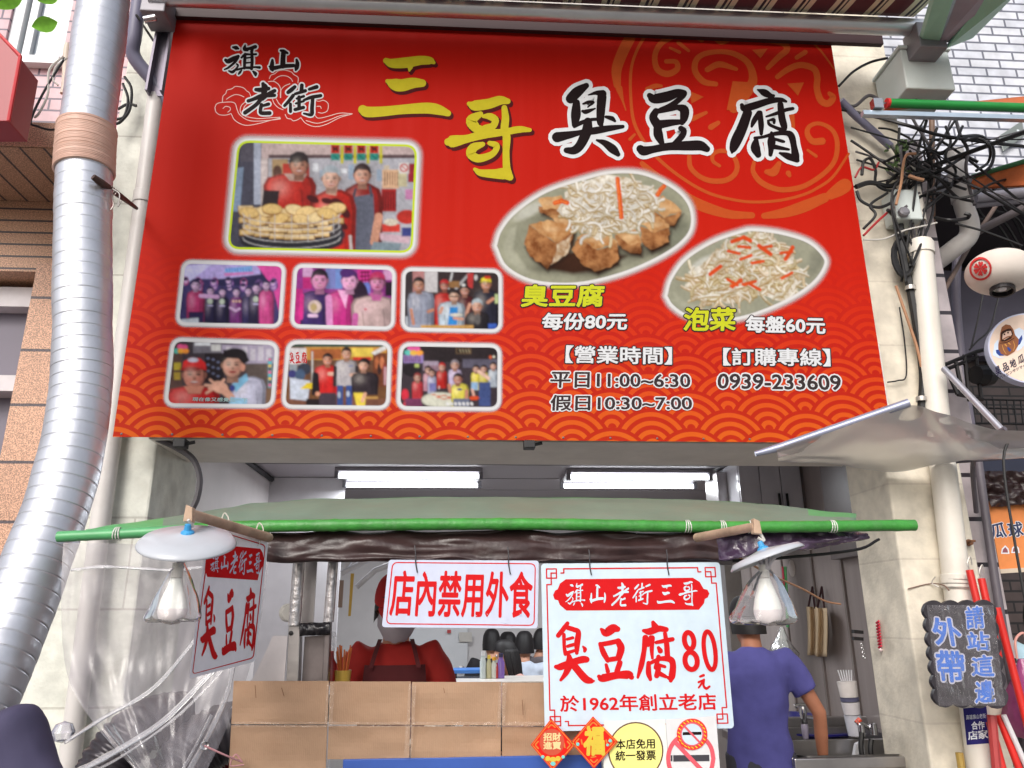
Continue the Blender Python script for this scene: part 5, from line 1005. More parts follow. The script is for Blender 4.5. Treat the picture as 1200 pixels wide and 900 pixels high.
h_ = mb.build('hole', mat('pale_hole', (206, 214, 220), 0.5), bk); h_['kind'] = 'stuff'
# gutters and rails in the dark stall
for k, (x0, y0, x1, y1, Y, r, c) in enumerate([(1142, 232, 1215, 224, 4.0, .03, (170, 166, 176)), (1142, 240, 1215, 233, 4.05, .022, (150, 146, 156)), (1144, 272, 1215, 236, 4.2, .026, (96, 86, 86))]):
    pipe('gutter_rail', [at(x0, y0, Y), at(x1, y1, Y)], r, mat('rail_%s' % ['pale', 'mid', 'dark'][k], c, 0.4, 0.3), ['pale grey rail under the orange brown awning', 'mid grey rail just under the pale grey one', 'dark slanting rail below the grey rails'][k])
pipe('slanting_strut', [at(1100, 352, 4.05), at(1138, 285, 4.2), at(1168, 240, 4.3)], 0.014, mat('rust_strut', (110, 92, 84), 0.6), 'rusty slanting strut behind the elbow pipe')
pipe('stall_conduit', spline([at(1122, 300, 4.6), at(1120, 345, 4.6), at(1126, 420, 4.6), at(1140, 520, 4.6)], 5), 0.03, mat('lilac_conduit', (112, 106, 120), 0.5), 'lilac grey conduit in the dark stall behind the lantern')
for k, pts in enumerate([[(1152, 345), (1146, 375), (1138, 408)], [(1170, 350), (1160, 385), (1145, 400), (1136, 410)]]): cable(pts, 0.005, RB, ['thin black wire hanging straight from the lantern', 'thin black wire curving under the lantern'][k], 3.7, 'wires under the lantern', 5, 'wire')
for k in range(5): cable([(1120+k*14, 212+rc.uniform(-4, 8), 4.3), (1140+k*12, 250+rc.uniform(-8, 8), 4.4), (1165+k*10, 262+rc.uniform(-10, 10), 4.5), (1190+k*6, 280+rc.uniform(-16, 16), 4.6)], 0.009, RB, 'black cable sagging in the dark stall above the lantern', group='cables in the dark stall')
# swivel bracket that carries the round sign
sbk = thing('sign_bracket', 'black metal bracket frame under the lantern beside the round sign', 'bracket', tuple(at(1135, 470, 3.75)))
BLK = mat('black_metal', (30, 28, 30), 0.45, 0.3)
mb = MB()
for a_, b2 in (((1106, 428), (1145, 412)), ((1106, 434), (1146, 418)), ((1130, 416), (1136, 470)), ((1143, 414), (1150, 468)), ((1120, 424), (1128, 462)), ((1108, 430), (1122, 462)), ((1122, 462), (1152, 468)), ((1145, 412), (1162, 408))): mb.tube([at(*a_, 3.75), at(*b2, 3.75)], 0.011, 6)
mb.build('bars', BLK, sbk)
mb = MB(); c = at(1152, 440, 3.75); mb.lathe([(0, -.05), (.05, -.05), (.06, 0), (.05, .05), (0, .05)], c, (1, 0.2, 0), 12); mb.build('hub', BLK, sbk)
wr = thing('wire_rack', 'dark wire rack on the stall wall under the round sign', 'rack', tuple(at(1170, 490, 5.0)))
mb = MB()
for k in range(12): x = 1140+k*8; mb.tube([at(x, 468, 5.0), at(x+3, 496, 5.0)], 0.006, 5)
for y in (468, 478, 496): mb.tube([at(1138, y, 5.0), at(1235, y+2, 5.0)], 0.007, 5)
mb.build('wires', BLK, wr)

# ================================================================ lantern and round sign
LC = at(1172, 319, 3.3)
ln = thing('paper_lantern', 'off white ribbed paper lantern with a red flower in a red ring', 'lantern', tuple(LC-Vector((0, 0, 0.12))))
PA = mat('lantern_paper', (214, 204, 196), 0.8, var=0.05, vs=8)
axl = (Vector((0.16, 0.1, 1))).normalized(); prof = []
NR = 26; RL, HL = wpx(42, 3.3), wpx(27, 3.3)
for i in range(NR*2+1): t = -0.93+1.86*i/(NR*2); prof.append((RL*math.sqrt(max(0, 1-t*t))*(1.0 if i % 2 else 0.975), t*HL))
def lpt(h, a, k=1.0):
    z = axl; u = z.orthogonal().normalized(); w_ = z.cross(u); t = h/HL; return LC+z*h+(u*math.cos(a)+w_*math.sin(a))*RL*math.sqrt(max(0, 1-t*t))*k
mb = MB(); mb.lathe(prof, LC, axl, 40); mb.build('paper_shade', PA, ln, smooth='all')
mb = MB(); mb.lathe([(RL*.35, -HL*0.95), (RL*.36, -HL*1.15), (RL*.30, -HL*1.15), (RL*.29, -HL*0.9)], LC, axl, 24); mb.build('rim', BLK, ln)
mb = MB(); mb.lathe([(RL*.35, HL*0.93), (RL*.36, HL*1.1), (RL*.30, HL*1.1), (RL*.29, HL*0.9)], LC, axl, 24); mb.build('rim', BLK, ln)
mb = MB(); mb.lathe([(0, 0), (0.02, 0.004), (0.024, 0.02), (0.012, 0.04)], LC-axl*HL*1.05, axl, 12); mb.build('bulb', mat('bulb_white', (226, 226, 230), 0.3), ln, smooth=True)
# flower and ring painted on the paper: points of the sphere nearest the viewer
def lant(px, py):
    # painted a little proud of the ribs
    d = ray(px, py); best = None
    lo, hi = 2.0, 3.4
    for i in range(900):
        t = lo+(hi-lo)*i/900; p = EYE+d*(t/d.y); q = p-LC; h = q.dot(axl); r_ = (q-axl*h).length
        if abs(h) < HL*.93 and r_ <= RL*math.sqrt(1-(h/HL)**2)+0.006: return p
    return EYE+d*(3.25/d.y)
RD = mat('lantern_red', (196, 44, 44), 0.7)
mb = MB(); cx, cy = 1149, 315; n = 36; vs = []
for k in range(n):
    a = 2*math.pi*k/n
    for r_ in (10.8, 13.2): vs.append(lant(cx+r_*math.cos(a), cy+r_*1.05*math.sin(a)))
mb.add(vs, [(2*k, 2*k+1, (2*k+3) % (2*n), (2*k+2) % (2*n)) for k in range(n)])
for k in range(6):
    a = 2*math.pi*k/6-0.5; P = [(cx, cy)]+[(cx+8.6*math.cos(a+da)*f, cy+8.6*math.sin(a+da)*f) for da, f in ((-.42, .55), (-.40, .95), (-.12, 1.0), (0, .86), (.12, 1.0), (.40, .95), (.42, .55))]
    mb.add([lant(*p) for p in P], [tuple(range(len(P)))])
mb.build('flower_emblem', RD, ln)
cable([(1198, 288), (1178, 280), (1150, 270), (1120, 262)], 0.006, RB, 'black wire that holds the paper lantern', 3.35, 'wires under the lantern', 5, 'wire')
# round sign
RC = at(1205, 410, 3.5)
rs = thing('round_sign', 'round beige shop sign with a brown doll picture and blue white rim', 'sign', tuple(RC-Vector((0, 0, .2))))
SP = Plane(RC, (-0.35, -1, 0)); SM = SP.M
u_ = Vector((1, -0.35, 0)).normalized(); RS_ = wpx(49, 3.5)
nrm = Vector((-0.35, -1, 0)).normalized()
mb = MB(); mb.lathe([(0, .03), (RS_*.985, .03), (RS_, .02), (RS_, -.03), (0, -.03)], RC, nrm, 48); mb.build('lightbox', [mat('sign_edge', (196, 200, 226), 0.4)], rs, smooth=True)
mb = MB(); mb.lathe([(0, .0312), (RS_*.95, .0312)], RC, nrm, 48); mb.build('face', printmat('sign_beige', (226, 204, 188)), rs)
def S2(px, py, layer=0): return SM(px, py, 82+layer)
OX, OY, SK_ = 1150, 360, 8.571
mb = MB()
mb.mat(0); polys(mb, S2, [[(115,480),(130,370),(170,320),(180,500),(240,500),(180,515)],[(330,230),(380,205),(425,230),(430,380),(400,420),(360,440)]], 0, OX, OY, SK_)
mb.mat(1); polys(mb, S2, [[(145,430),(175,425),(230,485),(180,488),(150,460)],[(370,330),(410,275),(412,320),(390,370),(360,390)]], 1, OX, OY, SK_)
mb.mat(2); polys(mb, S2, [[(190,260),(205,200),(245,172),(290,180),(320,220),(340,280),(375,320),(370,390),(330,450),(260,490),(200,470),(170,420),(170,370),(185,330)]], 2, OX, OY, SK_)
mb.mat(3); polys(mb, S2, [[(195,260),(210,240),(270,215),(300,215),(320,270),(300,315),(240,345),(200,345)]], 3, OX, OY, SK_)
mb.mat(4); polys(mb, S2, [[(215,270),(240,250),(280,230),(298,240),(308,275),(280,300),(230,330),(210,320)]], 4, OX, OY, SK_)
mb.mat(3); strokes(mb, S2, [[(190,362,6),(260,350,8),(330,310,6)],[(215,255,8),(245,248,8)],[(265,240,8),(295,232,8)]], 6, ox=OX, oy=OY, sc=SK_)
mb.mat(3); strokes(mb, S2, [ell_stroke(232,272,5,5,8),ell_stroke(268,256,5,5,8)], 7, ox=OX, oy=OY, sc=SK_)
mb.mat(2); strokes(mb, S2, [[(215,325,8),(260,300,12),(300,290,8)]], 7, ox=OX, oy=OY, sc=SK_)
mb.mat(5); strokes(mb, S2, [[(210,380,5),(225,430,6),(250,470,4)],[(320,340,5),(335,390,6),(320,440,4)],[(240,375,14),(255,390,10)],[(275,360,14),(290,372,10)]], 7, ox=OX, oy=OY, sc=SK_)
mb.mat(1); strokes(mb, S2, [[(270,410,20),(285,430,28)]], 8, ox=OX, oy=OY, sc=SK_)
mb.build('doll_picture', [printmat('wave_white', (206, 218, 236)), printmat('wave_blue', (52, 72, 140)), printmat('doll_brown', (140, 90, 62)), printmat('doll_dark', (58, 36, 30)), printmat('doll_face', (206, 176, 160)), printmat('doll_light', (206, 150, 80))], rs)
mb = MB()
mb.mat(0)
for ch, q in zip('昊品地瓜', ([(1165.5,431),(1171,428),(1174,438),(1168,441)], [(1174,427),(1180,424),(1183,433),(1177,436)], [(1182.5,423),(1189,419),(1191.5,429),(1185,432)], [(1192,418),(1199,414),(1201,424),(1194,427)])): text(mb, S2, ch, q, 0, 0.025)
text(mb, S2, 'ハオピンサツマイモ', [(1171, 441), (1205, 424), (1206, 427.5), (1172, 444.5)], 0, 0.02)
mb.build('lettering', [printmat('navy_ink', (36, 34, 60))], rs)

# ================================================================ clear plastic canopy on the right
cc = thing('plastic_canopy', 'dusty clear plastic rain canopy on a grey tube under the banner corner', 'canopy', tuple(at(980, 530, 3.3)))
mb = MB(); mb.tube([at(885, 532, 3.42), at(915, 524, 3.4), at(1065, 472, 3.2)], [0.012, 0.02, 0.02], 14); mb.build('tube', mat('blue_grey_tube', (150, 154, 176), 0.35, 0.4), cc, smooth=True)
mb = MB(); mb.tube([at(1063.5, 472.5, 3.203), at(1065.6, 471.8, 3.199)], 0.014, 12); mb.build('tube_hole', mat('hole_dark', (50, 48, 56), 0.8), cc)
T0, T1 = at(908, 527, 3.38), at(1066, 474, 3.19); R0, R1 = at(1042, 552, 3.95), at(1215, 500, 3.55)
top = [at(910, 527, 3.38), at(985, 502, 3.28), at(1066, 476, 3.19), at(1110, 487, 3.2), at(1165, 503, 3.25), at(1230, 505, 3.2)]
bot = [at(912, 530, 3.5), at(985, 545, 3.70), at(1050, 553, 3.76), at(1120, 541, 3.64), at(1165, 537, 3.5), at(1230, 533, 3.4)]
tp, bt = spline([tuple(p) for p in top], 8), spline([tuple(p) for p in bot], 8)
def cf(u, v):
    i = u*(len(tp)-1); j = int(min(i, len(tp)-2)); f = i-j
    a = Vector(tp[j])*(1-f)+Vector(tp[j+1])*f; b = Vector(bt[j])*(1-f)+Vector(bt[j+1])*f
    return a*(1-v)+b*v+Vector((0, 0, -0.05*math.sin(v*3.14)+0.012*nz(u*9, v*5, 3)))
mb = MB(); mb.grid(cf, 70, 20); mb.build('sheet', plastic('dusty_plastic', (176, 166, 164), 0.46, 0.42, 0.0, 8), cc, smooth='all')
mb = MB(); mb.tube([at(1120, 541, 3.63), at(1230, 532, 3.4)], 0.010, 8); mb.tube(spline([at(1178, 502, 3.26), at(1150, 520, 3.4), at(1140, 545, 3.62), at(1144, 600, 3.85)], 5), 0.012, 8); mb.build('rib', mat('dark_conduit', (96, 90, 98), 0.4), cc)
mb = MB(); mb.tube(spline([at(1190, 505, 3.3), at(1176, 540, 3.3), at(1190, 640, 3.3), at(1212, 760, 3.3)], 5), 0.006, 6); solo(mb, 'hanging_cable', RB, 'black cord hanging in front of the orange sign', 'cable', smooth=True)

# ================================================================ orange sign of the neighbour, and what hangs there
os_ = thing('orange_sign', 'orange stall sign with blue brush lettering behind a black cord', 'sign', tuple(at(1185, 668, 4.3)))
OP = ypl(4.3); q = [(1158, 588), (1260, 576), (1270, 662), (1172, 668)]
mb = MB(); mb.hexa([OP.M(*p) for p in q], (0, 0.02, 0)); mb.build('board', printmat('orange_board', (226, 142, 86)), os_)
mb = MB(); 
for i, (ch, x) in enumerate((('瓜', 1160), ('球', 1180))):
    mb.mat(0); text(mb, OP.M, ch, [(x, 614-i), (x+17, 612-i), (x+20, 629-i), (x+3, 631-i)], 2, 0.06); mb.mat(1); text(mb, OP.M, ch, [(x, 614-i), (x+17, 612-i), (x+20, 629-i), (x+3, 631-i)], 4, 0.025)
mb.build('lettering', [WH, printmat('slate_ink', (60, 66, 96))], os_)
mb = MB()
for x, y in ((1178, 645), (1190, 644)):
    mb.mat(0); polys(mb, OP.M, [[(x-5, y+4), (x-4, y-2), (x, y-6), (x+4, y-2), (x+5, y+4)]], 2); mb.mat(1); polys(mb, OP.M, [[(x-3.4, y+2.6), (x-2.6, y-1), (x, y-4), (x+2.6, y-1), (x+3.4, y+2.6)]], 3)
mb.build('small_pictures', [WH, printmat('pink_brown', (150, 92, 100))], os_)
mb = MB(); mb.hexa([at(1172, 667, 4.28), at(1270, 661, 4.28), at(1270, 666, 4.28), at(1173, 672, 4.28)], (0, 0.03, 0)); mb.build('lower_rail', mat('cream_rail', (206, 190, 170), 0.5), os_)
def crump(mb, quad, Y, k, nu=24, nv=12, sc=9, amp=0.05):
    q = [at(*p, Y) for p in quad]
    mb.grid(lambda u, v: (q[0]*(1-u)+q[1]*u)*(1-v)+(q[3]*(1-u)+q[2]*u)*v+Vector((0, -amp*(nz(u*sc, v*sc*.6, k)+0.5*nz(u*sc*2.3, v*sc, k+5)), 0.01*nz(u*14, v*3, k+9))), nu, nv)
mb = MB(); crump(mb, [(1150, 552), (1240, 552), (1240, 588), (1162, 594)], 4.25, 3, 40, 16); solo(mb, 'rolled_tarp', mat('brown_black_tarp', (48, 30, 30), 0.3, var=0.2), 'crumpled dark brown plastic tarp above the orange sign', 'tarp', smooth='all')
# red poles leaning on the tile column
RP = mat('red_paint', (206, 40, 34), 0.4, var=0.08)
for k, (x0, y0, x1, y1, r) in enumerate([(1136, 668, 1158, 760, .017), (1150, 678, 1170, 770, .017), (1168, 712, 1212, 880, .017), (1160, 846, 1176, 905, .017), (1170, 838, 1196, 905, .016)]):
    lab = ['red pole with a wire loop, nearest the white drain pipe', 'red pole with a white tip beside the one nearest the pipe', 'longest red pole leaning outward past the black plaque', 'red pole below the black plaque, nearest the pipe', 'red pole below the black plaque, beside the white one'][k]
    t = thing('red_pole', lab, 'pole', tuple(at(x1, y1, 3.58)), 'red poles leaning by the pillar')
    mb = MB(); mb.tube([at(x0, y0, 3.6), at(x1, y1, 3.58)], r, 10); mb.build('shaft', RP, t, smooth=True)
    if k < 2:
        mb = MB(); mb.tube(spline([at(x0, y0, 3.6), at(x0-2, y0-8, 3.6), at(x0+1, y0-16, 3.6), at(x0+3, y0-6, 3.6)], 5), 0.003, 5); mb.build('wire_loop', mat('tie_wire', (196, 190, 184), 0.4, 0.8), t)
mb = MB(); mb.tube([at(1176, 838, 3.57), at(1206, 905, 3.57)], 0.012, 8); solo(mb, 'white_pole', mat('white_pole', (214, 210, 214), 0.4), 'thin white pole beside the red poles', 'pole', smooth=True)
mb = MB(); mb.tube([at(1162, 838, 3.56), at(1168, 905, 3.56)], 0.020, 8); solo(mb, 'red_hook_box', mat('dull_red', (170, 60, 60), 0.5), 'dull red upright bar under the black plaque', 'pole', smooth=True)
mb = MB(); mb.tube([at(1124, 882, 3.7), at(1130, 920, 3.7)], 0.017, 8); solo(mb, 'bamboo_stub', mat('bamboo_yellow', (170, 140, 70), 0.6, var=0.2), 'yellow bamboo stub at the foot of the white pipe', 'stick', smooth=True)
# broken wall anchor and hooks
mb = MB(); mb.tube(spline([at(1134, 636, 3.78), at(1138, 634, 3.72), at(1143, 634, 3.70)], 4), 0.006, 5); mb.lathe([(0, 0), (.018, 0), (.014, .02), (0, .024)], at(1135, 636, 3.78), (0, -1, 0), 8); solo(mb, 'wall_anchor', mat('rust', (120, 80, 56), 0.8), 'rusty wall anchor beside the white drain pipe', 'anchor')
mb = MB(); mb.tube(spline([at(1064, 690, 3.79), at(1090, 684, 3.79), at(1106, 686, 3.70), at(1112, 692, 3.66)], 5), 0.003, 5); solo(mb, 'loose_wire', mat('brown_wire', (120, 92, 80), 0.6), 'thin brown wire drooping across the cream pillar', 'wire')
# black plaque wrapped in plastic
PQ = Plane(at(1130, 760, 3.45), (-0.05, -1, -0.03)); pm = PQ.M
pq_ = thing('black_plaque', 'black scalloped plaque with blue handwriting wrapped in clear film', 'sign', tuple(at(1130, 828, 3.45)))
O_ = []
def scal(a, b, n, k):
    (ax, ay), (bx2, by) = a, b
    for i in range(n):
        for j in range(6):
            t = (i+j/6)/n; h = k*abs(math.sin(math.pi*j/6)); dx, dy = bx2-ax, by-ay; l = math.hypot(dx, dy); O_.append((ax+dx*t+dy/l*h, ay+dy*t-dx/l*h))
scal((1085, 708), (1163, 707), 4, 4.5); scal((1163, 707), (1179, 826), 6, 4); scal((1179, 826), (1098, 824), 4, 5); scal((1098, 824), (1085, 708), 7, 3.5)
mb = MB(); mb.prism([pm(*p) for p in O_], (0, 0.022, 0)); mb.build('board', mat('plaque_black', (44, 40, 46), 0.5, var=0.35, vs=14, dirt=(92, 86, 92), ds=9, da=0.4), pq_)
BL = printmat('chalk_blue', (66, 116, 206)); LB = printmat('chalk_pale', (190, 190, 206)); mb = MB()
PX = lambda x, y: (1075+x/6.21, 695+y/6.21)
for ch, q in (('外', [(92,180),(300,190),(325,385),(140,375)]), ('帶', [(135,420),(330,430),(350,640),(160,650)]), ('請', [(350,105),(470,95),(492,250),(362,260)]), ('站', [(362,285),(515,280),(528,415),(368,415)]), ('這', [(395,465),(540,445),(560,605),(400,600)]), ('邊', [(420,650),(548,630),(565,790),(425,800)])):
    Q = [PX(*p) for p in q]
    mb.mat(0); text(mb, pm, ch, Q, 2, 0.075); mb.mat(1); text(mb, pm, ch, Q, 5, 0.028)
mb.build('handwriting', [LB, BL], pq_)
mb = MB(); mb.grid(lambda u, v: pm(1086+u*78+v*14, 709+v*118, 20+12*nz(u*7, v*9, 2)+10*nz(u*22, v*6, 4)), 50, 60); mb.build('film', plastic('cling_film', (206, 200, 206), 0.05, 0.08, 0.5, 40), pq_, smooth='all')
mb = MB(); polys(mb, pm, [[PX(*p) for p in ((205,690),(400,688),(395,740),(330,762),(215,748))]], 4); mb.build('tape', mat('black_tape', (36, 34, 38), 0.4), pq_)
# sticker on the drain pipe
stc = thing('blue_sticker', 'dark blue sticker with white characters wrapped on the white drain pipe', 'sticker', tuple(at(1144, 873, 3.65)))
ST = ypl(3.652); d_ = pr[3]-pr[2]
def stp(px, py, layer=0):
    """point of the pipe's own surface under the pixel"""
    d = ray(px, py); a = pr[2]; ax_ = (pr[3]-pr[2]).normalized(); r_ = 0.0632+layer*0.0004
    o = EYE-a; dd = d-ax_*d.dot(ax_); oo = o-ax_*o.dot(ax_); A = dd.dot(dd); B = 2*dd.dot(oo); C = oo.dot(oo)-r_*r_; D = B*B-4*A*C
    t = (-B-math.sqrt(max(D, 0)))/(2*A); return EYE+d*t
mb = MB(); mb.grid(lambda u, v: stp(1128.5+u*27.5+v*4.5, 830+v*43-u*2), 12, 4); mb.build('label', printmat('sticker_blue', (48, 44, 110)), stc, smooth='all')
mb = MB(); text(mb, stp, '合作', [(1138, 846), (1153, 845), (1154, 854), (1139, 855)], 2, 0.03); text(mb, stp, '店家', [(1134, 857), (1157, 855), (1158, 865), (1135, 867)], 2, 0.03); text(mb, stp, '高雄旗山老街', [(1132, 838), (1155, 836), (1155.5, 841.5), (1132.5, 843.5)], 2, 0.0); mb.build('lettering', WH, stc)

# ================================================================ silver duct on the left
DU = mat('duct_aluminium', (206, 208, 216), 0.38, 0.72, var=0.10, vs=7, bump=0.25, bs=9)
dp = [(128, -60, 2.95), (122, 0, 2.95), (110, 90, 2.95), (101, 165, 2.95), (98, 240, 2.95), (97, 330, 2.95), (97, 410, 2.95), (95, 455, 2.94), (86, 520, 2.9), (68, 590, 2.85), (42, 660, 2.78), (14, 735, 2.7), (-24, 820, 2.6), (-75, 930, 2.5)]
P = spline([tuple(at(*p)) for p in dp], 130); L = [0]
for a, b in zip(P, P[1:]): L.append(L[-1]+(Vector(b)-Vector(a)).length)
rad = []
for i, l in enumerate(L):
    f = (l/0.052) % 1.0; r_ = 0.108+0.006*nz(l*5, 1)
    if f < 0.10: r_ -= 0.0022*math.sin(math.pi*f/0.10)
    r_ += 0.0012*nz(l*30, 7)
    rad.append(r_)
du = thing('ventilation_duct', 'large ribbed silver ventilation duct bending down past the left pillar', 'duct', P[-1])
mb = MB(); mb.tube(P, rad, 36); mb.build('tube', DU, du, smooth='all')
i0 = min(range(len(P)), key=lambda i: (Vector(P[i])-at(104, 150, 2.95)).length); i1 = min(range(len(P)), key=lambda i: (Vector(P[i])-at(99, 203, 2.95)).length)
mb = MB(); seg = P[i0:i1]; mb.tube(seg, [0.116+0.002*math.sin(i*1.9)+0.003*nz(i*.35, 2)-(0.004 if i in (0, len(seg)-1) else 0) for i in range(len(seg))], 36, caps=False); mb.build('tape_wrap', mat('beige_tape', (214, 176, 160), 0.45, var=0.06, vs=20), du, smooth='all')
st = thing('tie_stick', 'dark wooden stick tied with grey wire to the silver duct', 'stick', tuple(at(158, 243, 3.3)))
mb = MB(); mb.tube([at(109, 207, 2.83), at(118, 214, 2.86), at(140, 229, 3.1), at(160, 244, 3.6)], [0.012, 0.016, 0.013, 0.009], 8); mb.build('rod', mat('dark_wood', (66, 44, 38), 0.7, var=0.3), st)
mb = MB()
for k in range(4): c = at(128+k*2, 221+k*2.2, 2.96); mb.lathe([(0.019, 0), (0.021, .002)], c, (0.6, 0.5, -0.4), 12)
mb.tube(spline([at(133, 222, 2.94), at(140, 228, 2.94), at(138, 242, 2.94), at(142, 236, 2.94)], 6), 0.003, 5); mb.tube(spline([at(131, 226, 2.94), at(133, 240, 2.94), at(130, 246, 2.94)], 6), 0.003, 5)
mb.build('wire', mat('tie_wire', (196, 190, 184), 0.4, 0.8), st)
for k, pts in enumerate([[(146, 90), (154, 104), (152, 128), (142, 142), (134, 146)], [(144, 98), (150, 116), (146, 136), (136, 140)], [(138, 128), (150, 122), (160, 124)], [(160, 18, 3.5), (172, 36), (180, 48)]]): cable(pts, 0.008 if k < 3 else 0.007, RB, ['black cable looping behind the silver duct', 'black cable loop just inside the outer one behind the duct', 'short black cable with a plug behind the duct', 'black cable bending past the awning bracket'][k], 3.72, 'cables behind the silver duct')
cable([(76, 68), (62, 90), (48, 114), (36, 142), (44, 148), (58, 152), (70, 151)], 0.006, RB, 'thin black cable swinging across the pink tiles', 3.5, 'cables behind the silver duct')
cable([(74, 66), (58, 82), (56, 110), (46, 132), (40, 138)], 0.006, RW, 'tangled white cord hanging on the pink tiles', 3.5, 'cables behind the silver duct')
cable([(78, 68), (66, 78), (62, 92), (68, 100)], 0.005, RW, 'short white cord knotted at the window sill', 3.5, 'cables behind the silver duct')
pipe('window_pipe', spline([at(80, 52, 3.9), at(78, 60, 3.9), at(76, 100, 3.9), at(74, 110, 3.9)], 4), 0.018, mat('beige_pipe', (206, 190, 176), 0.5), 'short beige pipe between the silver duct and the window')
# red sign box cut by the frame
rsb = thing('red_box_sign', 'dark red sign box at the edge beside the pink brick tiles', 'sign', tuple(at(-60, 140, 3.0)))
q = [(-160, -80), (-30, 10), (24, 68), (10, 142), (-160, 142)]
mb = MB(); mb.prism([at(*p, 3.1) for p in q], (0, 0.16, 0)); mb.build('box', mat('dark_red', (150, 32, 46), 0.4, var=0.05), rsb, bevel=0.004)
mb = MB(); mb.tube([at(24, 66, 3.1), at(10, 142, 3.1)], 0.008, 8); mb.tube([at(-30, 10, 3.1), at(24, 66, 3.1)], 0.008, 8); mb.build('edge_strip', mat('bright_red', (196, 44, 50), 0.4), rsb)
# leaves hanging into the frame from a twig above
tw = thing('leafy_twig', 'leafy twig with bright green leaves hanging before the window', 'plant', tuple(at(50, -20, 2.2)))
mb = MB(); mb.tube(spline([at(-60, -60, 2.2), at(-10, -26, 2.2), at(40, -14, 2.2), at(75, -6, 2.2)], 5), 0.004, 6); mb.build('stem', mat('twig', (96, 92, 60), 0.7), tw)
LV = mat('bright_leaf', (136, 204, 64), 0.5, var=0.25, vs=30)
for c, t_, L_, w_ in (((68, 26), (-1, .25, -.02), .085, .028), ((70, -3), (-.9, -.2, -.45), .07, .018), ((28, -8), (-1, .1, -.45), .12, .034), ((8, -14), (-1, .1, -.2), .12, .03), ((95, -6), (-.6, 0, .2), .05, .014)):
    mb = MB(); vd = ray(*c).normalized(); T_ = Vector(t_); T_ = T_-vd*T_.dot(vd)*0.8; leaf(mb, at(*c, 2.2), T_, tuple(-vd+Vector((0, .3, .3))), L_, w_); lo = mb.build('leaf', LV, tw, smooth='all', sub=2)
# ================================================================ the food cart: bamboo front, canopy, wrapped beam, steel frame, cardboard
YT = 2.60
INOX = mat('stainless', (176, 172, 172), 0.28, 0.9, var=0.15, vs=5, bump=0.05, bs=30)
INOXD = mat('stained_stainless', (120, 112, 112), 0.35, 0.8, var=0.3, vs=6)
cart = thing('food_cart', 'stainless street food cart with green bamboo front pole, arched canopy and plastic wrapped beam', 'food cart', tuple(at(600, 900, 2.9).xy)+(0,))
GV = mat('green_tape', (60, 138, 56), 0.42, var=0.22, vs=18, dirt=(96, 130, 92), ds=12, da=0.6, bump=0.3, bs=60); GV2 = mat('pale_green_tape', (84, 160, 104), 0.35, var=0.12, vs=20)
P = spline([tuple(at(*p, YT)) for p in [(229, 620), (320, 616.5), (600, 614), (850, 617.5), (1072, 615.5)]], 40)
mb = MB(); mb.tube(P, [0.0195+0.0016*(1 if i % 13 == 0 else 0)+0.0012*nz(i*.8, 3) for i in range(len(P))], 14); mb.build('front_pole', GV, cart, smooth=True)
P = spline([tuple(at(*p, YT)) for p in [(68, 629), (150, 625), (228.5, 620)]], 12)
mb = MB(); mb.tube(P, [0.0175+0.0010*nz(i*.9, 8) for i in range(len(P))], 14); p_ = mb.build('front_pole', GV2, cart, smooth=True); p_['label'] = 'pale green left end of the front pole'
mb = MB()
for px, py in ((138, 625.5), (805, 617), (846, 617.5), (880, 617.5), (975, 617)):
    c = at(px, py, YT)
    for k in range(3): mb.lathe([(0.0215, -.002), (0.0225, 0), (0.0215, .002)], c+Vector(((k-1)*.007, 0, 0)), (1, 0.05*k, 0.1*(k-1)), 14)
tw_ = mb.build('tie', mat('clear_tie', (206, 206, 200), 0.3), cart); tw_['kind'] = 'stuff'
# canopy
fr_ = spline([tuple(at(*p, YT)) for p in [(100, 628), (230, 620), (320, 616), (600, 613.5), (850, 617), (1004, 616)]], 10)
bk_ = spline([tuple(at(*p)) for p in [(100, 627, 2.63), (232, 602, 2.95), (345, 587, 3.1), (600, 583, 3.12), (850, 588, 3.1), (1004, 605, 2.95)]], 10)
def cv(u, v):
    i = u*(len(fr_)-1); j = int(min(i, len(fr_)-2)); f = i-j
    a = Vector(fr_[j])*(1-f)+Vector(fr_[j+1])*f; b = Vector(bk_[j])*(1-f)+Vector(bk_[j+1])*f
    return a*(1-v)+b*v+Vector((0, 0, 0.02*math.sin(v*3.1)-0.006*nz(u*20, v*3, 2)))
CT = mat('canopy_grey_vinyl', (108, 132, 116), 0.42, var=0.12, vs=5, bump=0.5, bs=5, dirt=(130, 124, 112), ds=6, da=0.4); CE = mat('canopy_green_edge', (88, 160, 102), 0.4, var=0.08)
mb = MB(); mb.grid(cv, 90, 14); mb.m = [1 if (j >= 13 or (i < 12) or (i > 82 and j > 3)) else 0 for j in range(14) for i in range(90)]; mb.build('canopy', [CT, CE], cart, smooth='all', solid=0.003)
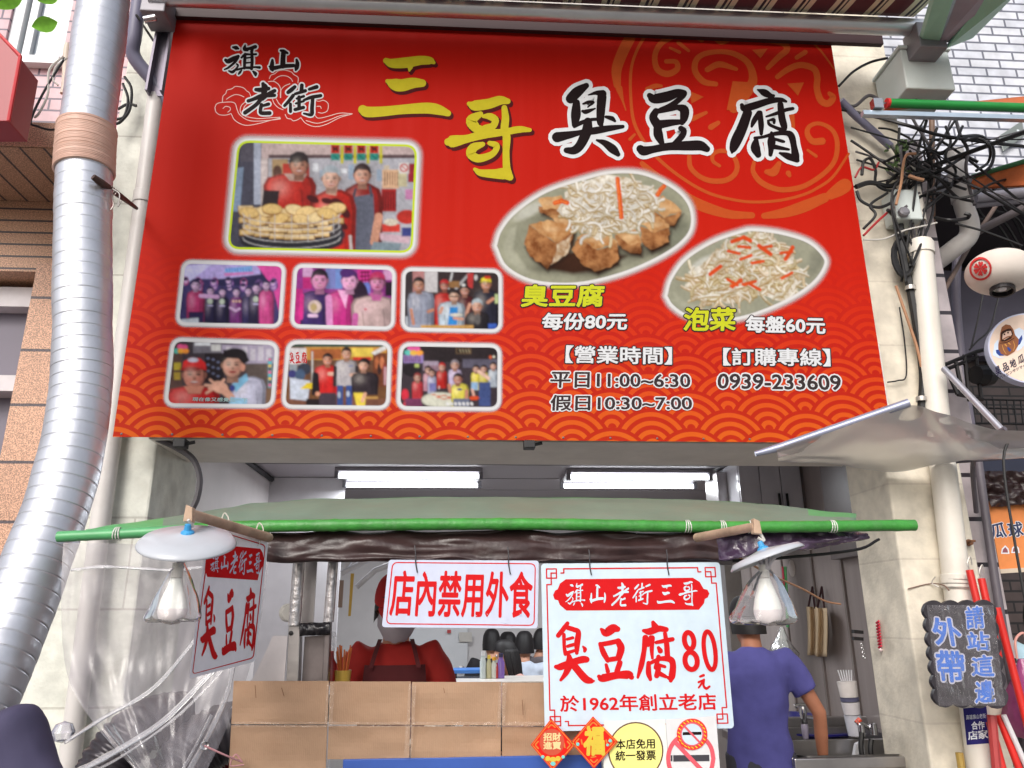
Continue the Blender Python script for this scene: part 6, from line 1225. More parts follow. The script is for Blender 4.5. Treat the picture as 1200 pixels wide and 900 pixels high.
# wrapped beam
BW = mat('brown_film', (58, 42, 42), 0.3, var=0.4, vs=7, bump=0.4, bs=18, spec=0.4)
a0, a1 = at(316, 640, 2.64), at(838, 640, 2.64)
def wb(u, v):
    x = a0*(1-u)+a1*u; a = -1.2+4.4*v
    return x+Vector((0, -0.030*math.cos(a)-0.016*nz(u*7, v*9, 1)-0.010*nz(u*16, v*22, 4), 0.052*math.sin(a-0.6)+0.012*nz(u*10, v*2, 7)))
mb = MB(); mb.grid(wb, 160, 22); mb.build('wrapped_beam', BW, cart, smooth='all')
a0b, a1b = at(800, 634, 2.68), at(1012, 628, 2.68)
def wb2(u, v):
    x = a0b*(1-u)+a1b*u; k = (1-0.75*u**2.2); a = -1.2+4.4*v
    return x+Vector((0, -0.04*math.cos(a)-0.022*nz(u*9, v*5, 11)-0.012*nz(u*26, v*9, 4), k*(0.058*math.sin(a-0.6)+0.018*nz(u*8, v*3, 17))-0.012*(1-u)))
mb = MB(); mb.grid(wb2, 80, 22); mb.build('wrapped_beam', mat('violet_brown_film', (78, 60, 84), 0.14, var=0.5, vs=9, bump=0.8, bs=30, spec=0.7), cart, smooth='all')
mb = MB(); mb.tube([at(305, 652, 2.72), at(857, 658, 2.72)], 0.013, 12); mb.build('rail', mat('dull_steel_tube', (116, 110, 112), 0.35, 0.7, var=0.15), cart, smooth=True)
mb = MB(); mb.tube(spline([at(800, 660, 2.75), at(900, 655, 2.8), at(1000, 645, 2.9), at(1030, 632, 2.95)], 6), 0.006, 6); mb.build('rail', BLK, cart)
# frame posts and guard
YP = 2.80
def post(x0, y0, x1, y1, r, m, Y=YP): mb = MB(); mb.tube([at(x0, y0, Y), at(x1, y1, Y)], r, 14); return mb.build('post', m, cart, smooth=True)
post(351, 650, 345, 733, 0.021, mat('film_wrapped_steel', (206, 202, 204), 0.18, 0.6, var=0.3, vs=16, bump=0.4, bs=40)); post(391, 652, 385, 729, 0.018, MATS['film_wrapped_steel'])
mb = MB(); p, q = at(337, 905, YP), at(351, 733, YP); mb.hexa([at(338, 733, YP), at(352, 733, YP), at(346, 905, YP), at(330, 905, YP)], (0, 0.05, 0)); mb.build('post', INOX, cart, bevel=0.003)
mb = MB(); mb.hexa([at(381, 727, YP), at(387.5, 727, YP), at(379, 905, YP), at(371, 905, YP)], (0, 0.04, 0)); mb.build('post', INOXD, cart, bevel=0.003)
mb = MB(); mb.hexa([at(356, 650, YP+.1), at(372, 650, YP+.1), at(367, 732, YP+.1), at(351, 732, YP+.1)], (0, 0.01, 0)); mb.build('upright_panel', INOX, cart)
mb = MB(); mb.grid(lambda u, v: at(351+u*36, 731+v*14-u*2, YP-.012-.012*math.sin(v*3.14)+.008*nz(u*9, v*3)), 26, 8); mb.build('wrapped_bar', mat('black_film', (40, 38, 42), 0.2, var=0.3, bump=0.6, bs=30), cart, smooth='all', solid=0.006)
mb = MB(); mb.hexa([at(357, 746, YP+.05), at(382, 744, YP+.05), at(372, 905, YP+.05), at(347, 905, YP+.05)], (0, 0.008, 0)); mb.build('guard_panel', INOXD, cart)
mb = MB(); mb.prism([at(320, 745, YP), at(337, 745, YP), at(331, 830, YP), at(270, 830, YP), at(298, 792, YP)], (0, 0.006, 0)); mb.build('side_guard', mat('pale_steel', (206, 200, 202), 0.3, 0.5, var=0.08), cart)
mb = MB(); mb.lathe([(0, .004), (.008, .003), (.008, 0)], at(341, 742, YP-.001), (0, -1, 0), 10); mb.build('bolt', BLK, cart)
# cardboard screen round the front of the cart
CB = mat('cardboard', (166, 134, 108), 0.8, var=0.09, vs=5, bump=0.25, bs=24, dirt=(160, 116, 84), ds=4, da=0.4)
nC = CB.node_tree; b_ = nC.nodes['Principled BSDF']
wv = nC.nodes.new('ShaderNodeTexWave'); wv.inputs['Scale'].default_value = 55; wv.inputs['Distortion'].default_value = 0.4; wv.bands_direction = 'X'
nC.links.new(nC.nodes['Texture Coordinate'].outputs['Object'], wv.inputs['Vector'])
bp = nC.nodes.new('ShaderNodeBump'); bp.inputs['Strength'].default_value = 0.12; bp.inputs['Distance'].default_value = 0.004; nC.links.new(wv.outputs['Fac'], bp.inputs['Height']); nC.links.new(b_.inputs['Normal'].links[0].from_socket, bp.inputs['Normal']); nC.links.new(bp.outputs[0], b_.inputs['Normal'])
scr = thing('cardboard_screen', 'tan cardboard wind screen taped from flattened boxes along the cart counter', 'screen', tuple(at(450, 900, 2.62)))
rc2 = random.Random(5)
cols = [(274, 385.5), (387, 481.5), (483, 587), (588.5, 690)]
for k, (xa, xb) in enumerate(cols):
    for r_, (ya, yb) in enumerate(((798, 848.5), (850, 905 if k == 0 else 889))):
        tl = 1.5*rc2.uniform(-1, 1); Y = YT+0.004*rc2.uniform(-1, 1)+(0.004 if r_ else 0)
        def cbf(u, v, xa=xa, xb=xb, ya=ya, yb=yb, Y=Y, k=k, r_=r_): return at(xa+(xb-xa)*u-(v*(yb-ya)+(ya-798))*0.055*(1-(xa+(xb-xa)*u-274)/330), ya+(yb-ya)*v+(k*0.6), Y+0.006*nz(u*2, v*2, k*3+r_)+0.001*math.sin(v*3.1))
        mb = MB(); mb.grid(cbf, 14, 8); mb.build('panel', CB, scr, solid=0.004)
TP = plastic('clear_tape', (206, 184, 166), 0.15, 0.12, 0.4, 60)
for k, (x, y0, y1) in enumerate(((386, 800, 850), (482, 801, 850), (588, 801, 850), (481, 850, 888))):
    mb = MB(); mb.grid(lambda u, v: at(x-3+u*9-(y0+v*(y1-y0)-798)*0.05, y0+v*(y1-y0), YT-0.022+0.004*nz(v*9, u*2, k)), 3, 12); mb.build('tape', TP, scr, smooth='all')
mb = MB(); mb.grid(lambda u, v: at(272+u*368, 846+v*6, YT-0.022+0.003*nz(u*30, v)), 60, 2); mb.build('tape', TP, scr, smooth='all')
mb = MB()
for p, q in (((299, 803), (300, 818)), ((330, 806), (333, 816)), ((520, 806), (521, 812)), ((612, 820), (613, 838))): mb.tube([at(*p, YT-.021), at(*q, YT-.021)], 0.0012, 4)
cs = mb.build('crease', mat('crease_brown', (120, 84, 60), 0.9), scr); cs['kind'] = 'stuff'
BU = mat('blue_board', (48, 84, 164), 0.5, var=0.1)
p = at(402, 890, YT-.005); q = at(705, 890, YT-.005)
mb = MB(); mb.box((p.x, YT-.005, 0.75), (q.x, YT+0.02, p.z)); mb.build('skirt', BU, cart, bevel=0.003)
mb = MB(); x0 = at(275, 850, 2.65).x; x1 = at(855, 850, 2.65).x
mb.box((x0, 2.66, 0.35), (x1, 3.05, 1.02)); mb.build('body', INOX, cart, bevel=0.01)
mb = MB(); mb.box((x0-0.02, 2.65, 1.022), (x1+0.02, 3.1, 1.06)); mb.build('counter_top', INOX, cart, bevel=0.005)
for x in (x0+0.25, x1-0.25):
    mb = MB(); mb.lathe([(0, -.03), (.16, -.03), (.18, -.02), (.18, .02), (.16, .03), (0, .03)], (x, 2.85, 0.18), (0, 1, 0), 24); mb.build('wheel', RB, cart, smooth=True)
# ================================================================ hanging signs
SW = printmat('sign_white', (196, 202, 222)); SR = printmat('sign_red', (200, 26, 30))
def wires(t, M_, pts, up=16):
    mb = MB()
    for x, y in pts: mb.tube(spline([M_(x-1, y-up, 8), M_(x, y-up*.4, 14), M_(x, y+4, 10), M_(x+2, y+16, 8)], 4), 0.0022, 5)
    mb.build('hanging_wire', mat('dark_wire', (46, 44, 50), 0.5), t)
def board(t, M_, quad, r, th=0.006, m=None):
    mb = MB(); mb.prism([M_(*p) for p in rrect(quad, r)], M_(quad[0][0], quad[0][1], -th*2500)-M_(*quad[0])); return mb.build('board', m or SW, t)
# no outside food
A_ = ypl(2.58).M
s1 = thing('hanging_sign', 'white plastic sign with six red characters above the cook', 'sign', tuple(A_(540, 736)))
q = [(455.5, 656), (631.5, 657), (630, 736.5), (447.5, 735)]; board(s1, A_, q, 4)
mb = MB(); frameline(mb, A_, [(459.5, 658.5), (628, 660), (626.5, 733.5), (452, 731.5)], 7, 1.3, 1); mb.build('border', SR, s1)
mb = MB(); text(mb, A_, '店內禁用外食', [(461, 669), (624, 671), (623, 723.5), (456.5, 721)], 1.5, 0.026); mb.build('lettering', SR, s1)
wires(s1, A_, [(487, 655), (596, 657)])
mb = MB(); rc3 = random.Random(8)
for k in range(26): x = 556+rc3.random()*60; y = 719+rc3.random()*15; polys(mb, A_, [[(x, y), (x+rc3.uniform(.5, 4), y+.3), (x+rc3.uniform(.5, 3), y+rc3.uniform(.5, 1.4))]], 5)
w_ = mb.build('worn_paint', SW, s1); w_['kind'] = 'stuff'
# main price sign
B_ = ypl(2.55).M
SW2 = printmat('sign_bright_white', (198, 214, 226))
s2 = thing('price_sign', 'large white price sign with red characters and fretwork border in front of the purple shirt', 'sign', tuple(B_(750, 855)))
q = [(633.9, 660.5), (843.5, 658.8), (860.3, 853.5), (638.4, 857)]; board(s2, B_, q, 5, m=SW2)
def bl(u, v):          # point of the sign, u v from 0 to 1
    a = np.array(q, float); return tuple((a[0]*(1-u)+a[1]*u)*(1-v)+(a[3]*(1-u)+a[2]*u)*v)
def fret(mb, M_, pts, w_, lay):
    for i in range(len(pts)-1): strokes(mb, M_, [[(*pts[i], w_), (*pts[i+1], w_)]], lay+i*0.1)
mb = MB(); cu, cv_ = 0.022, 0.026
def L_(*uv): return [bl(*p) for p in uv]
for su in (0, 1):
    for sv in (0, 1):
        f = lambda u, v: (u if not su else 1-u, v if not sv else 1-v)
        a, b = 0.030, 0.032; d = 0.055
        fret(mb, B_, L_(f(a, b), f(a+d, b), f(a+d, b+d), f(a, b+d), f(a, b)), 1.5, 2)
        fret(mb, B_, L_(f(a+d, b+d*.45), f(a+d*.45, b+d*.45), f(a+d*.45, b+d), f(a+d*.45, b+d*1.7), f(a, b+d*1.7)), 1.5, 2.6)
        fret(mb, B_, L_(f(a+d*.45+d, b+d*.45), f(a+d*1.75, b+d*.45), f(a+d*1.75, b)), 1.5, 3.2)
fret(mb, B_, L_((.126, .032), (.874, .032)), 1.6, 2); fret(mb, B_, L_((.126, .968), (.874, .968)), 1.6, 2)
fret(mb, B_, L_((.030, .126), (.030, .874)), 1.6, 2); fret(mb, B_, L_((.970, .126), (.970, .874)), 1.6, 2)
mb.build('border', SR, s2)
HB = [(663, 678.8), (812, 677), (820, 682), (824.5, 690), (829, 691), (831.3, 695.5), (829.5, 700), (826, 702), (825, 707), (819, 714.5), (664, 715.5), (656, 709), (654, 703.5), (650, 702.5), (648, 697.5), (650.5, 692), (653.5, 690.5), (656, 684)]
mb = MB(); polys(mb, B_, [HB], 2); mb.build('header', SR, s2)
mb = MB()
for ch, x0, y0, x1, y1 in (('旗', 662.5, 683, 686, 711.5), ('山', 690.5, 684.5, 710.5, 707.5), ('老', 716, 682, 737.5, 711), ('街', 741, 682.5, 765, 709), ('三', 769.5, 684.5, 791, 708), ('哥', 795, 680.5, 817.5, 710.5)): glyph(mb, B_, ch, 4, quad=bx(x0, y0, x1, y1), wk=0.74)
mb.build('lettering', SW2, s2)
mb = MB()
for ch in ('臭s', '豆s', '腐s', '元s'): glyph(mb, B_, ch, 2)
strokes(mb, B_, [ell_stroke(640, 292, 52, 92, 56, 0.12), ell_stroke(662, 515, 68, 96, 58, 0.08), ell_stroke(868, 402, 62, 212, 50, 0.12)], 4, ox=740, oy=720, sc=9.47)
mb.build('lettering', SR, s2)
mb = MB(); text(mb, B_, '於1962年創立老店', [(656.5, 815.5), (838, 812.5), (840, 831.5), (657, 834)], 2, 0.022); mb.build('lettering', SR, s2)
wires(s2, B_, [(691, 658), (782, 658)], 14)
# side sign, turned to the passers by
LP_, LQ = at(231, 710, 2.22), at(307, 705, 2.56)
nv = Vector((LQ-LP_)).cross(Vector((0, 0, 1))); SPL = Plane(LP_, nv); C_ = SPL.M
s3 = thing('side_sign', 'white sign with large red characters hung sideways beside the left lamp', 'sign', tuple(C_(262, 790)))
q3 = [(243.5, 613), (314.5, 635), (299.5, 775), (221.5, 795.5)]; board(s3, C_, q3, 5, m=printmat('side_sign_white', (240, 240, 246)))
mb = MB(); frameline(mb, C_, [(246.5, 619), (311.5, 638.5), (297.5, 771.5), (225, 790.5)], 5, 1.2, 1); mb.build('border', SR, s3)
mb = MB(); polys(mb, C_, [[(243, 637), (305, 643), (308, 648), (309, 655), (308, 663), (304, 671), (302, 680), (243, 676), (240, 668)]], 1.5); mb.build('header', SR, s3)
def onq(x0, y0, x1, y1):      # zoomed crop coordinates to pixels
    f = lambda x, y: (215+x/4.867, 615+y/4.867)
    return f, x0, y0, x1, y1
Z3 = lambda x, y: (215+x/4.867, 615+y/4.867)
mb = MB()
for ch, p in (('旗', [(156,182),(206,180),(203,275),(152,272)]), ('山', [(214,178),(258,170),(256,258),(212,256)]), ('老', [(268,150),(312,146),(308,282),(262,280)]), ('街', [(318,148),(364,140),(358,288),(312,286)]), ('三', [(366,166),(398,164),(398,276),(360,276)]), ('哥', [(402,160),(446,152),(440,284),(402,286)])): glyph(mb, C_, ch, 3, quad=[Z3(*v) for v in p], wk=0.85)
mb.build('lettering', SW, s3)
mb = MB()
for ch, p in (('臭s', [(118,345),(205,345),(195,768),(88,765)]), ('豆s', [(248,365),(312,362),(303,738),(215,748)]), ('腐s', [(352,360),(428,352),(402,722),(318,712)])): glyph(mb, C_, ch, 2, quad=[Z3(*v) for v in p], wk=1.0)
mb.build('lettering', SR, s3)
mb = MB()
for x, y in ((262, 622), (303, 632)): c = C_(x, y, 4); mb.tube(spline([c+Vector((0, 0, -.02)), c+Vector((-.012, 0, .0)), c+Vector((-.004, 0, .05)), c+Vector((.012, 0, .03)), c+Vector((.004, 0, -.015))], 5), 0.002, 5)
mb.build('tie_string', mat('string', (206, 200, 190), 0.6), s3)

# ---------------------------------------------------------------- notices under the price sign
D_ = ypl(2.535).M
n1 = thing('round_notice', 'pale notice with a yellow disc and two rows of black characters', 'notice', tuple(D_(745, 900)))
mb = MB(); mb.hexa([D_(708, 845), (D_(779.5, 843)), D_(786, 930), D_(707, 930)], (0, 0.002, 0)); mb.build('paper', printmat('paper_white', (226, 226, 220)), n1)
def circ(cx, cy, rx, ry, n=40): return [(cx+rx*math.cos(2*math.pi*k/n), cy+ry*math.sin(2*math.pi*k/n)) for k in range(n)]
mb = MB(); polys(mb, D_, [circ(745, 880, 32.5, 34)], 1); mb.build('border', printmat('notice_brown', (104, 76, 62)), n1)
mb = MB(); polys(mb, D_, [circ(745, 880, 30.8, 32.3)], 2); mb.build('disc', printmat('notice_yellow', (238, 232, 140)), n1)
mb = MB(); text(mb, D_, '本店免用', [(722, 866.5), (767, 865.5), (767.5, 877), (722, 878)], 3, 0.022); text(mb, D_, '統一發票', [(721.5, 880), (768, 879), (768.5, 890.5), (721.5, 891.5)], 3, 0.022); mb.build('lettering', BK, n1)
n2 = thing('no_smoking_notice', 'no smoking paper notice with a red ring below the price sign corner', 'notice', tuple(D_(810, 900)))
mb = MB(); mb.hexa([D_(780, 843), D_(839, 839), D_(846, 930), D_(786.5, 930)], (0, 0.002, 0)); mb.build('paper', printmat('paper_grey', (214, 214, 216)), n2)
PKR = printmat('faded_red', (214, 92, 104))
mb = MB(); cx, cy = 809.5, 889; strokes(mb, D_, [ell_stroke(cx, cy, 26.5, 29, 5), [(cx-19, cy-20, 5), (cx+19, cy+20, 5)]], 3); mb.build('ring', PKR, n2)
mb = MB(); polys(mb, D_, [[(789, 885), (831, 884.5), (831.5, 892), (789, 892.5)]], 2); polys(mb, D_, [[(786, 885), (788, 885), (788, 892), (786, 892)]], 2); mb.build('cigarette', printmat('soft_black', (70, 68, 74)), n2)
n3 = thing('no_smoking_sticker', 'small round no smoking sticker over the paper notice', 'sticker', tuple(D_(811, 878)))
F_ = ypl(2.532).M; cx, cy = 811, 860.5
mb = MB(); polys(mb, F_, [circ(cx, cy, 18, 18.5)], 0); mb.build('rim', printmat('sticker_red', (222, 60, 56)), n3)
mb = MB(); polys(mb, F_, [circ(cx, cy, 12.6, 13)], 1.5); mb.build('disc', SW2, n3)
mb = MB(); polys(mb, F_, [[(800, 858), (822, 857.5), (822, 861), (800, 861.5)]], 2.5); mb.build('cigarette', BK, n3)
mb = MB(); strokes(mb, F_, [ell_stroke(cx, cy, 13, 13.4, 1.8), [(cx-9, cy-9.5, 2.4), (cx+9, cy+9.5, 2.4)]], 3.5); mb.build('ring', PKR, n3)
mb = MB()
for k in range(22): a = 2*math.pi*k/22+.1; strokes(mb, F_, [[(cx+15.4*math.cos(a)-1, cy+15.8*math.sin(a)-.8, 1.0), (cx+15.4*math.cos(a)+1, cy+15.8*math.sin(a)+.8, 1.0)]], 2)
l_ = mb.build('lettering', YE, n3)
# paper charms
def charm(name, label, L, T, R_, Bt, build):
    H_ = ypl(2.522).M; t = thing(name, label, 'paper charm', tuple(H_(*Bt)), 'red paper charms')
    mb = MB(); mb.hexa([H_(*L), H_(*T), H_(*R_), H_(*Bt)], (0, 0.002, 0)); mb.build('card', printmat('charm_red', (222, 36, 30)), t)
    c = np.mean([L, T, R_, Bt], 0); mb = MB()
    for p, q in ((L, T), (T, R_), (R_, Bt), (Bt, L)):
        p = c+(np.array(p)-c)*0.93; q = c+(np.array(q)-c)*0.93; strokes(mb, H_, [[(*p, 0.9), (*q, 0.9)]], 1)
    for k in range(4):
        v = np.array([L, T, R_, Bt][k]); m_ = c+(v-c)*0.66; d = (v-c)/np.linalg.norm(v-c); n_ = np.array((-d[1], d[0]))
        strokes(mb, H_, [[(*(m_-n_*4), 1.6), (*(m_+d*3), 1.4), (*(m_+n_*4), 1.6)], [(*(m_-n_*2-d*4), 1.6), (*(m_+n_*3-d*3), 1.6)]], 1.2)
    mb.build('gold_pattern', printmat('charm_gold_dark', (206, 130, 60)), t); build(t, H_, c)
GD = mat('gold_foil', (226, 196, 70), 0.35, 0.25, var=0.15)
def ch1(t, H_, c):
    mb = MB(); polys(mb, H_, [circ(c[0]-.5, c[1]-3, 14.5, 15.5)], 2); mb.build('disc', printmat('charm_disc', (196, 84, 64)), t)
    mb = MB(); text(mb, H_, '招財', [(637, 859), (657, 859), (657, 868), (637, 868)], 3, 0.03); text(mb, H_, '進寶', [(637, 869), (657, 869), (657, 878), (637, 878)], 3, 0.03); mb.build('lettering', printmat('pale_gold', (226, 204, 150)), t)
    mb = MB(); mb.mat(0); polys(mb, H_, [circ(648, 890, 4, 3), circ(642, 889, 3, 3), circ(654, 889, 3, 3)], 3); mb.mat(1); polys(mb, H_, [circ(648, 895, 3, 2.4), circ(636, 887, 2, 2), circ(660, 887, 2, 2)], 4); mb.build('ingots', [GD, printmat('aqua_ink', (120, 200, 196))], t)
def ch2(t, H_, c):
    mb = MB(); text(mb, H_, '福', [(686, 852), (707, 852), (708, 884), (684, 884)], 3, 0.05); mb.build('lettering', GD, t)
    mb = MB(); polys(mb, H_, [circ(715, 868, 2, 2), circ(677, 872, 2, 2), circ(712, 873, 1.6, 1.6)], 3); mb.build('flowers', printmat('aqua_ink', (120, 200, 196)), t)
charm('paper_charm', 'red diamond paper charm with a round cluster of pale gold characters', (622, 873), (646, 842), (674, 873), (647.5, 903), ch1)
charm('paper_charm', 'red diamond paper charm with one large gold character', (669, 870), (695, 839.5), (724, 869), (696, 901), ch2)

# ================================================================ lamps in bags, on sticks
WOOD = mat('weathered_bamboo', (176, 150, 128), 0.75, var=0.25, vs=14, bump=0.3, bs=40); ENW = mat('enamel_white', (186, 190, 198), 0.25, var=0.06); BLC = mat('blue_clip', (60, 150, 206), 0.4)
BAG = plastic('bag_plastic', (226, 222, 226), 0.07, 0.12, 0.22, 22)
def lamp(label, Y, sticks, shade_c, shade_r, axis, bulb_top, bulb_h, bulb_w, bag, seed, blabel):
    t = thing('hanging_lamp', label, 'lamp', tuple(at(bulb_top[0], bulb_top[1]+bulb_h, Y)), 'enamel lamps on bamboo sticks')
    mb = MB(); mb.tube([at(*p) for p in sticks], [0.013, 0.015], 10); mb.build('stick', WOOD, t, smooth=True)
    p = at(*sticks[0]); mb = MB(); mb.hexa([p+Vector((-.011, -.01, -.02)), p+Vector((.012, -.01, -.022)), p+Vector((.009, -.01, .014)), p+Vector((-.008, -.01, .022))], (0, 0.024, 0)); mb.build('wood_block', WOOD, t, bevel=0.002)
    c = at(*shade_c, Y); ax_ = Vector(axis).normalized(); r = wpx(shade_r, Y)
    mb = MB(); mb.lathe([(.012, .017), (.03, .013), (r*.55, .008), (r*.90, .002), (r*.98, -.008), (r, -.013), (r*.985, -.014), (r*.88, -.003), (r*.5, .003), (.012, .010)], c, ax_, 44); mb.build('shade', ENW, t, smooth='all')
    mb = MB(); mb.lathe([(0, .040), (.007, .038), (.009, .024), (.015, .020), (.017, .015), (.008, .013)], c, ax_, 14); mb.build('clip', BLC, t)
    mb = MB(); mb.tube(spline([p, (p+c)/2+Vector((.01, 0, 0)), c+ax_*.05], 5), 0.004, 6); mb.build('cord', RW, t)
    bt = at(*bulb_top, Y); h = wpx(bulb_h, Y); w2 = wpx(bulb_w, Y)/2
    mb = MB(); mb.lathe([(.013, .035), (.014, 0)], bt, (0, 0, 1), 16); mb.build('socket', mat('socket_white', (214, 212, 206), 0.4), t)
    mb = MB(); mb.tube([bt+Vector((0, 0, .03)), c+ax_*-.01], 0.004, 6); mb.build('flex', RW, t)
    mb = MB(); mb.lathe([(.014, -.002), (w2*.5, -h*.15), (w2*.86, -h*.45), (w2*1.0, -h*.66)], bt, (0, 0, 1), 28); bu = mb.build('bulb', mat('bulb_body', (226, 228, 222), 0.35), t, smooth=True)
    mb = MB(); mb.lathe([(w2*.99, -h*.66), (w2*1.0, -h*.74), (w2*.86, -h*.88), (w2*.5, -h*.97), (0, -h)], bt, (0, 0, 1), 28); mb.build('diffuser', mat('bulb_diffuser', (214, 206, 206), 0.3), bu, smooth=True)
    bg_ = thing('plastic_bag', blabel, 'bag', tuple(at(bag[1][0], bag[1][1], Y)), 'clear bags over lamp bulbs')
    top, bot, hw = at(*bag[0], Y), at(*bag[1], Y), wpx(bag[2], Y); n = 40; prof = [(0.10, 0), (0.16, .06), (.42, .25), (.66, .5), (.86, .75), (1.0, .93), (.92, .99), (.55, 1.0), (0, .985)]
    d = bot-top; rs_ = []; vs = []; fs = []
    P_ = spline(prof, 4)
    for i, (r_, v) in enumerate(P_):
        for k in range(n):
            a = 2*math.pi*k/n; q = hw*r_*(1+0.16*nz(math.cos(a)*1.6, math.sin(a)*1.6, seed+v*1.6)+0.10*nz(math.cos(a)*5, math.sin(a)*5, seed+v*2))
            vs.append(top+d*v+Vector((math.cos(a)*q, math.sin(a)*q*.75, 0.012*nz(math.cos(a)*3, math.sin(a)*3, seed)*v)))
    for i in range(len(P_)-1):
        for k in range(n): k2 = (k+1) % n; fs.append((i*n+k, i*n+k2, (i+1)*n+k2, (i+1)*n+k))
    mb = MB(); mb.add(vs, fs); mb.build('film', BAG, bg_, smooth='all')
    mb = MB(); mb.lathe([(hw*.13, -.006), (hw*.16, 0), (hw*.13, .006)], top+d*.03, (0, 0, 1), 14)
    for k in range(7): a = 2*math.pi*k/7; mb.tube(spline([top+d*.03+Vector((math.cos(a)*hw*.1, math.sin(a)*hw*.1, 0)), top-d*.08+Vector((math.cos(a)*hw*.16, math.sin(a)*hw*.14, 0)), top-d*.16+Vector((math.cos(a)*hw*.28, math.sin(a)*hw*.2, 0))], 4), 0.004, 5)
    mb.build('knot', mat('bag_knot', (196, 192, 196), 0.3), bg_, smooth=True)
lamp('white enamel lamp on a stick above the sideways sign', 1.97, [(222, 602, 1.97), (315, 630, 2.57)], (219.5, 632), 53, (0.08, -0.46, 1), (207, 677), 50, 31, [(212, 656), (200, 728), 30], 3, 'clear plastic bag tied over the bulb beside the sideways sign')
tl = R(24); axr = RT*(-math.sin(tl))+UP*math.cos(tl); dv = ray(897, 650).normalized(); axr = (axr-dv*axr.dot(dv)).normalized()+dv*0.05
lamp('white enamel lamp tilted steeply beside the price sign', 2.12, [(886, 617, 2.12), (817, 630, 2.56)], (897, 650), 45, tuple(axr), (896, 677), 54, 32, [(897, 664), (895, 730), 40], 9, 'clear plastic bag tied over the bulb above the purple shirt')
# ================================================================ clear curtain on the left, with its folds
PV = plastic('clear_vinyl', (160, 154, 160), 0.40, 0.26, 0.30, 11)
cur = thing('vinyl_curtain', 'clear vinyl rain curtain hanging in folds from the left pole end', 'curtain', tuple(at(150, 890, 2.6)))
Lf = spline([tuple(at(*p)) for p in [(74, 636, 2.58), (72, 690, 2.57), (74, 760, 2.56), (84, 805, 2.52), (112, 850, 2.48), (160, 905, 2.44)]], 8)
Rt = spline([tuple(at(*p)) for p in [(318, 640, 2.62), (312, 690, 2.64), (300, 760, 2.66), (280, 820, 2.64), (258, 868, 2.58), (236, 915, 2.5)]], 8)
def vc(u, v):
    i = v*(len(Lf)-1); j = int(min(i, len(Lf)-2)); f = i-j
    a = Vector(Lf[j])*(1-f)+Vector(Lf[j+1])*f; b = Vector(Rt[j])*(1-f)+Vector(Rt[j+1])*f
    w_ = 0.009*math.sin(u*13+v*4)*(1-.4*v)+0.010*nz(u*7, v*3, 5)+0.006*nz(u*22, v*6, 8)+0.006*math.sin((u*1.1+v*1.6)*15)*v
    return a*(1-u)+b*u+Vector((0.4*w_*(1-u), -w_, 0))
mb = MB(); mb.grid(vc, 90, 90); mb.build('sheet', PV, cur, smooth='all')
FD = plastic('vinyl_fold', (226, 224, 230), 0.20, 0.06, 0.1, 12)
for pts, r in ([[(76, 870, 2.47), (120, 842, 2.46), (180, 806, 2.44), (232, 745, 2.44), (268, 696, 2.47), (290, 655, 2.56)], .007], [[(84, 908, 2.46), (130, 884, 2.44), (190, 846, 2.42), (236, 800, 2.42), (272, 760, 2.46), (292, 720, 2.54)], .012], [[(92, 912, 2.46), (140, 888, 2.44), (200, 846, 2.41), (244, 804, 2.42), (280, 762, 2.46)], .005], [[(206, 930, 2.44), (232, 885, 2.5), (256, 838, 2.56), (268, 806, 2.6), (276, 760, 2.63)], .009], [[(200, 925, 2.46), (222, 888, 2.5), (248, 838, 2.55)], .005]):
    mb = MB(); P = spline([tuple(at(*p)) for p in pts], 10); mb.tube(P, [r*(1+.25*nz(i*.3, r*90)) for i in range(len(P))], 10, flat=0.55); mb.build('fold', FD, cur, smooth='all')
mb = MB(); P = spline([tuple(at(*p)) for p in [(84, 668, 2.57), (120, 664, 2.56), (160, 666, 2.57), (200, 668, 2.56), (240, 664, 2.58)]], 8)
mb.tube(P, [0.006*(1+.8*nz(i*.5, 3)) for i in range(len(P))], 8, flat=.5); mb.build('fold', FD, cur, smooth='all')
mb = MB(); mb.lathe([(.006, 0), (.011, .002), (.013, 0), (.011, -.002), (.006, 0)], at(240, 874, 2.5), (0.2, -1, 0.2), 16); mb.build('grommet', STEEL, cur, smooth=True)
st_ = thing('pink_string', 'pink string tied from the curtain grommet to the cardboard', 'string', tuple(at(270, 890, 2.5)))
mb = MB(); mb.tube(spline([at(240, 874, 2.49), at(262, 884, 2.52), at(284, 893, 2.57)], 5), 0.003, 5); mb.tube(spline([at(284, 893, 2.57), at(276, 884, 2.56), at(270, 897, 2.56), at(286, 896, 2.57)], 5), 0.0022, 5); mb.build('line', mat('pink_cord', (206, 150, 156), 0.7), st_)
mb = MB(); mb.lathe([(0, -.03), (.022, -.022), (.032, 0), (.022, .022), (0, .03)], at(74, 858, 2.5), (0, 0, 1), 20); solo(mb, 'clear_plastic_ball', plastic('clear_ball', (206, 206, 226), 0.25, 0.04), 'clear plastic ball at the lower left curtain fold', 'ball', smooth=True)
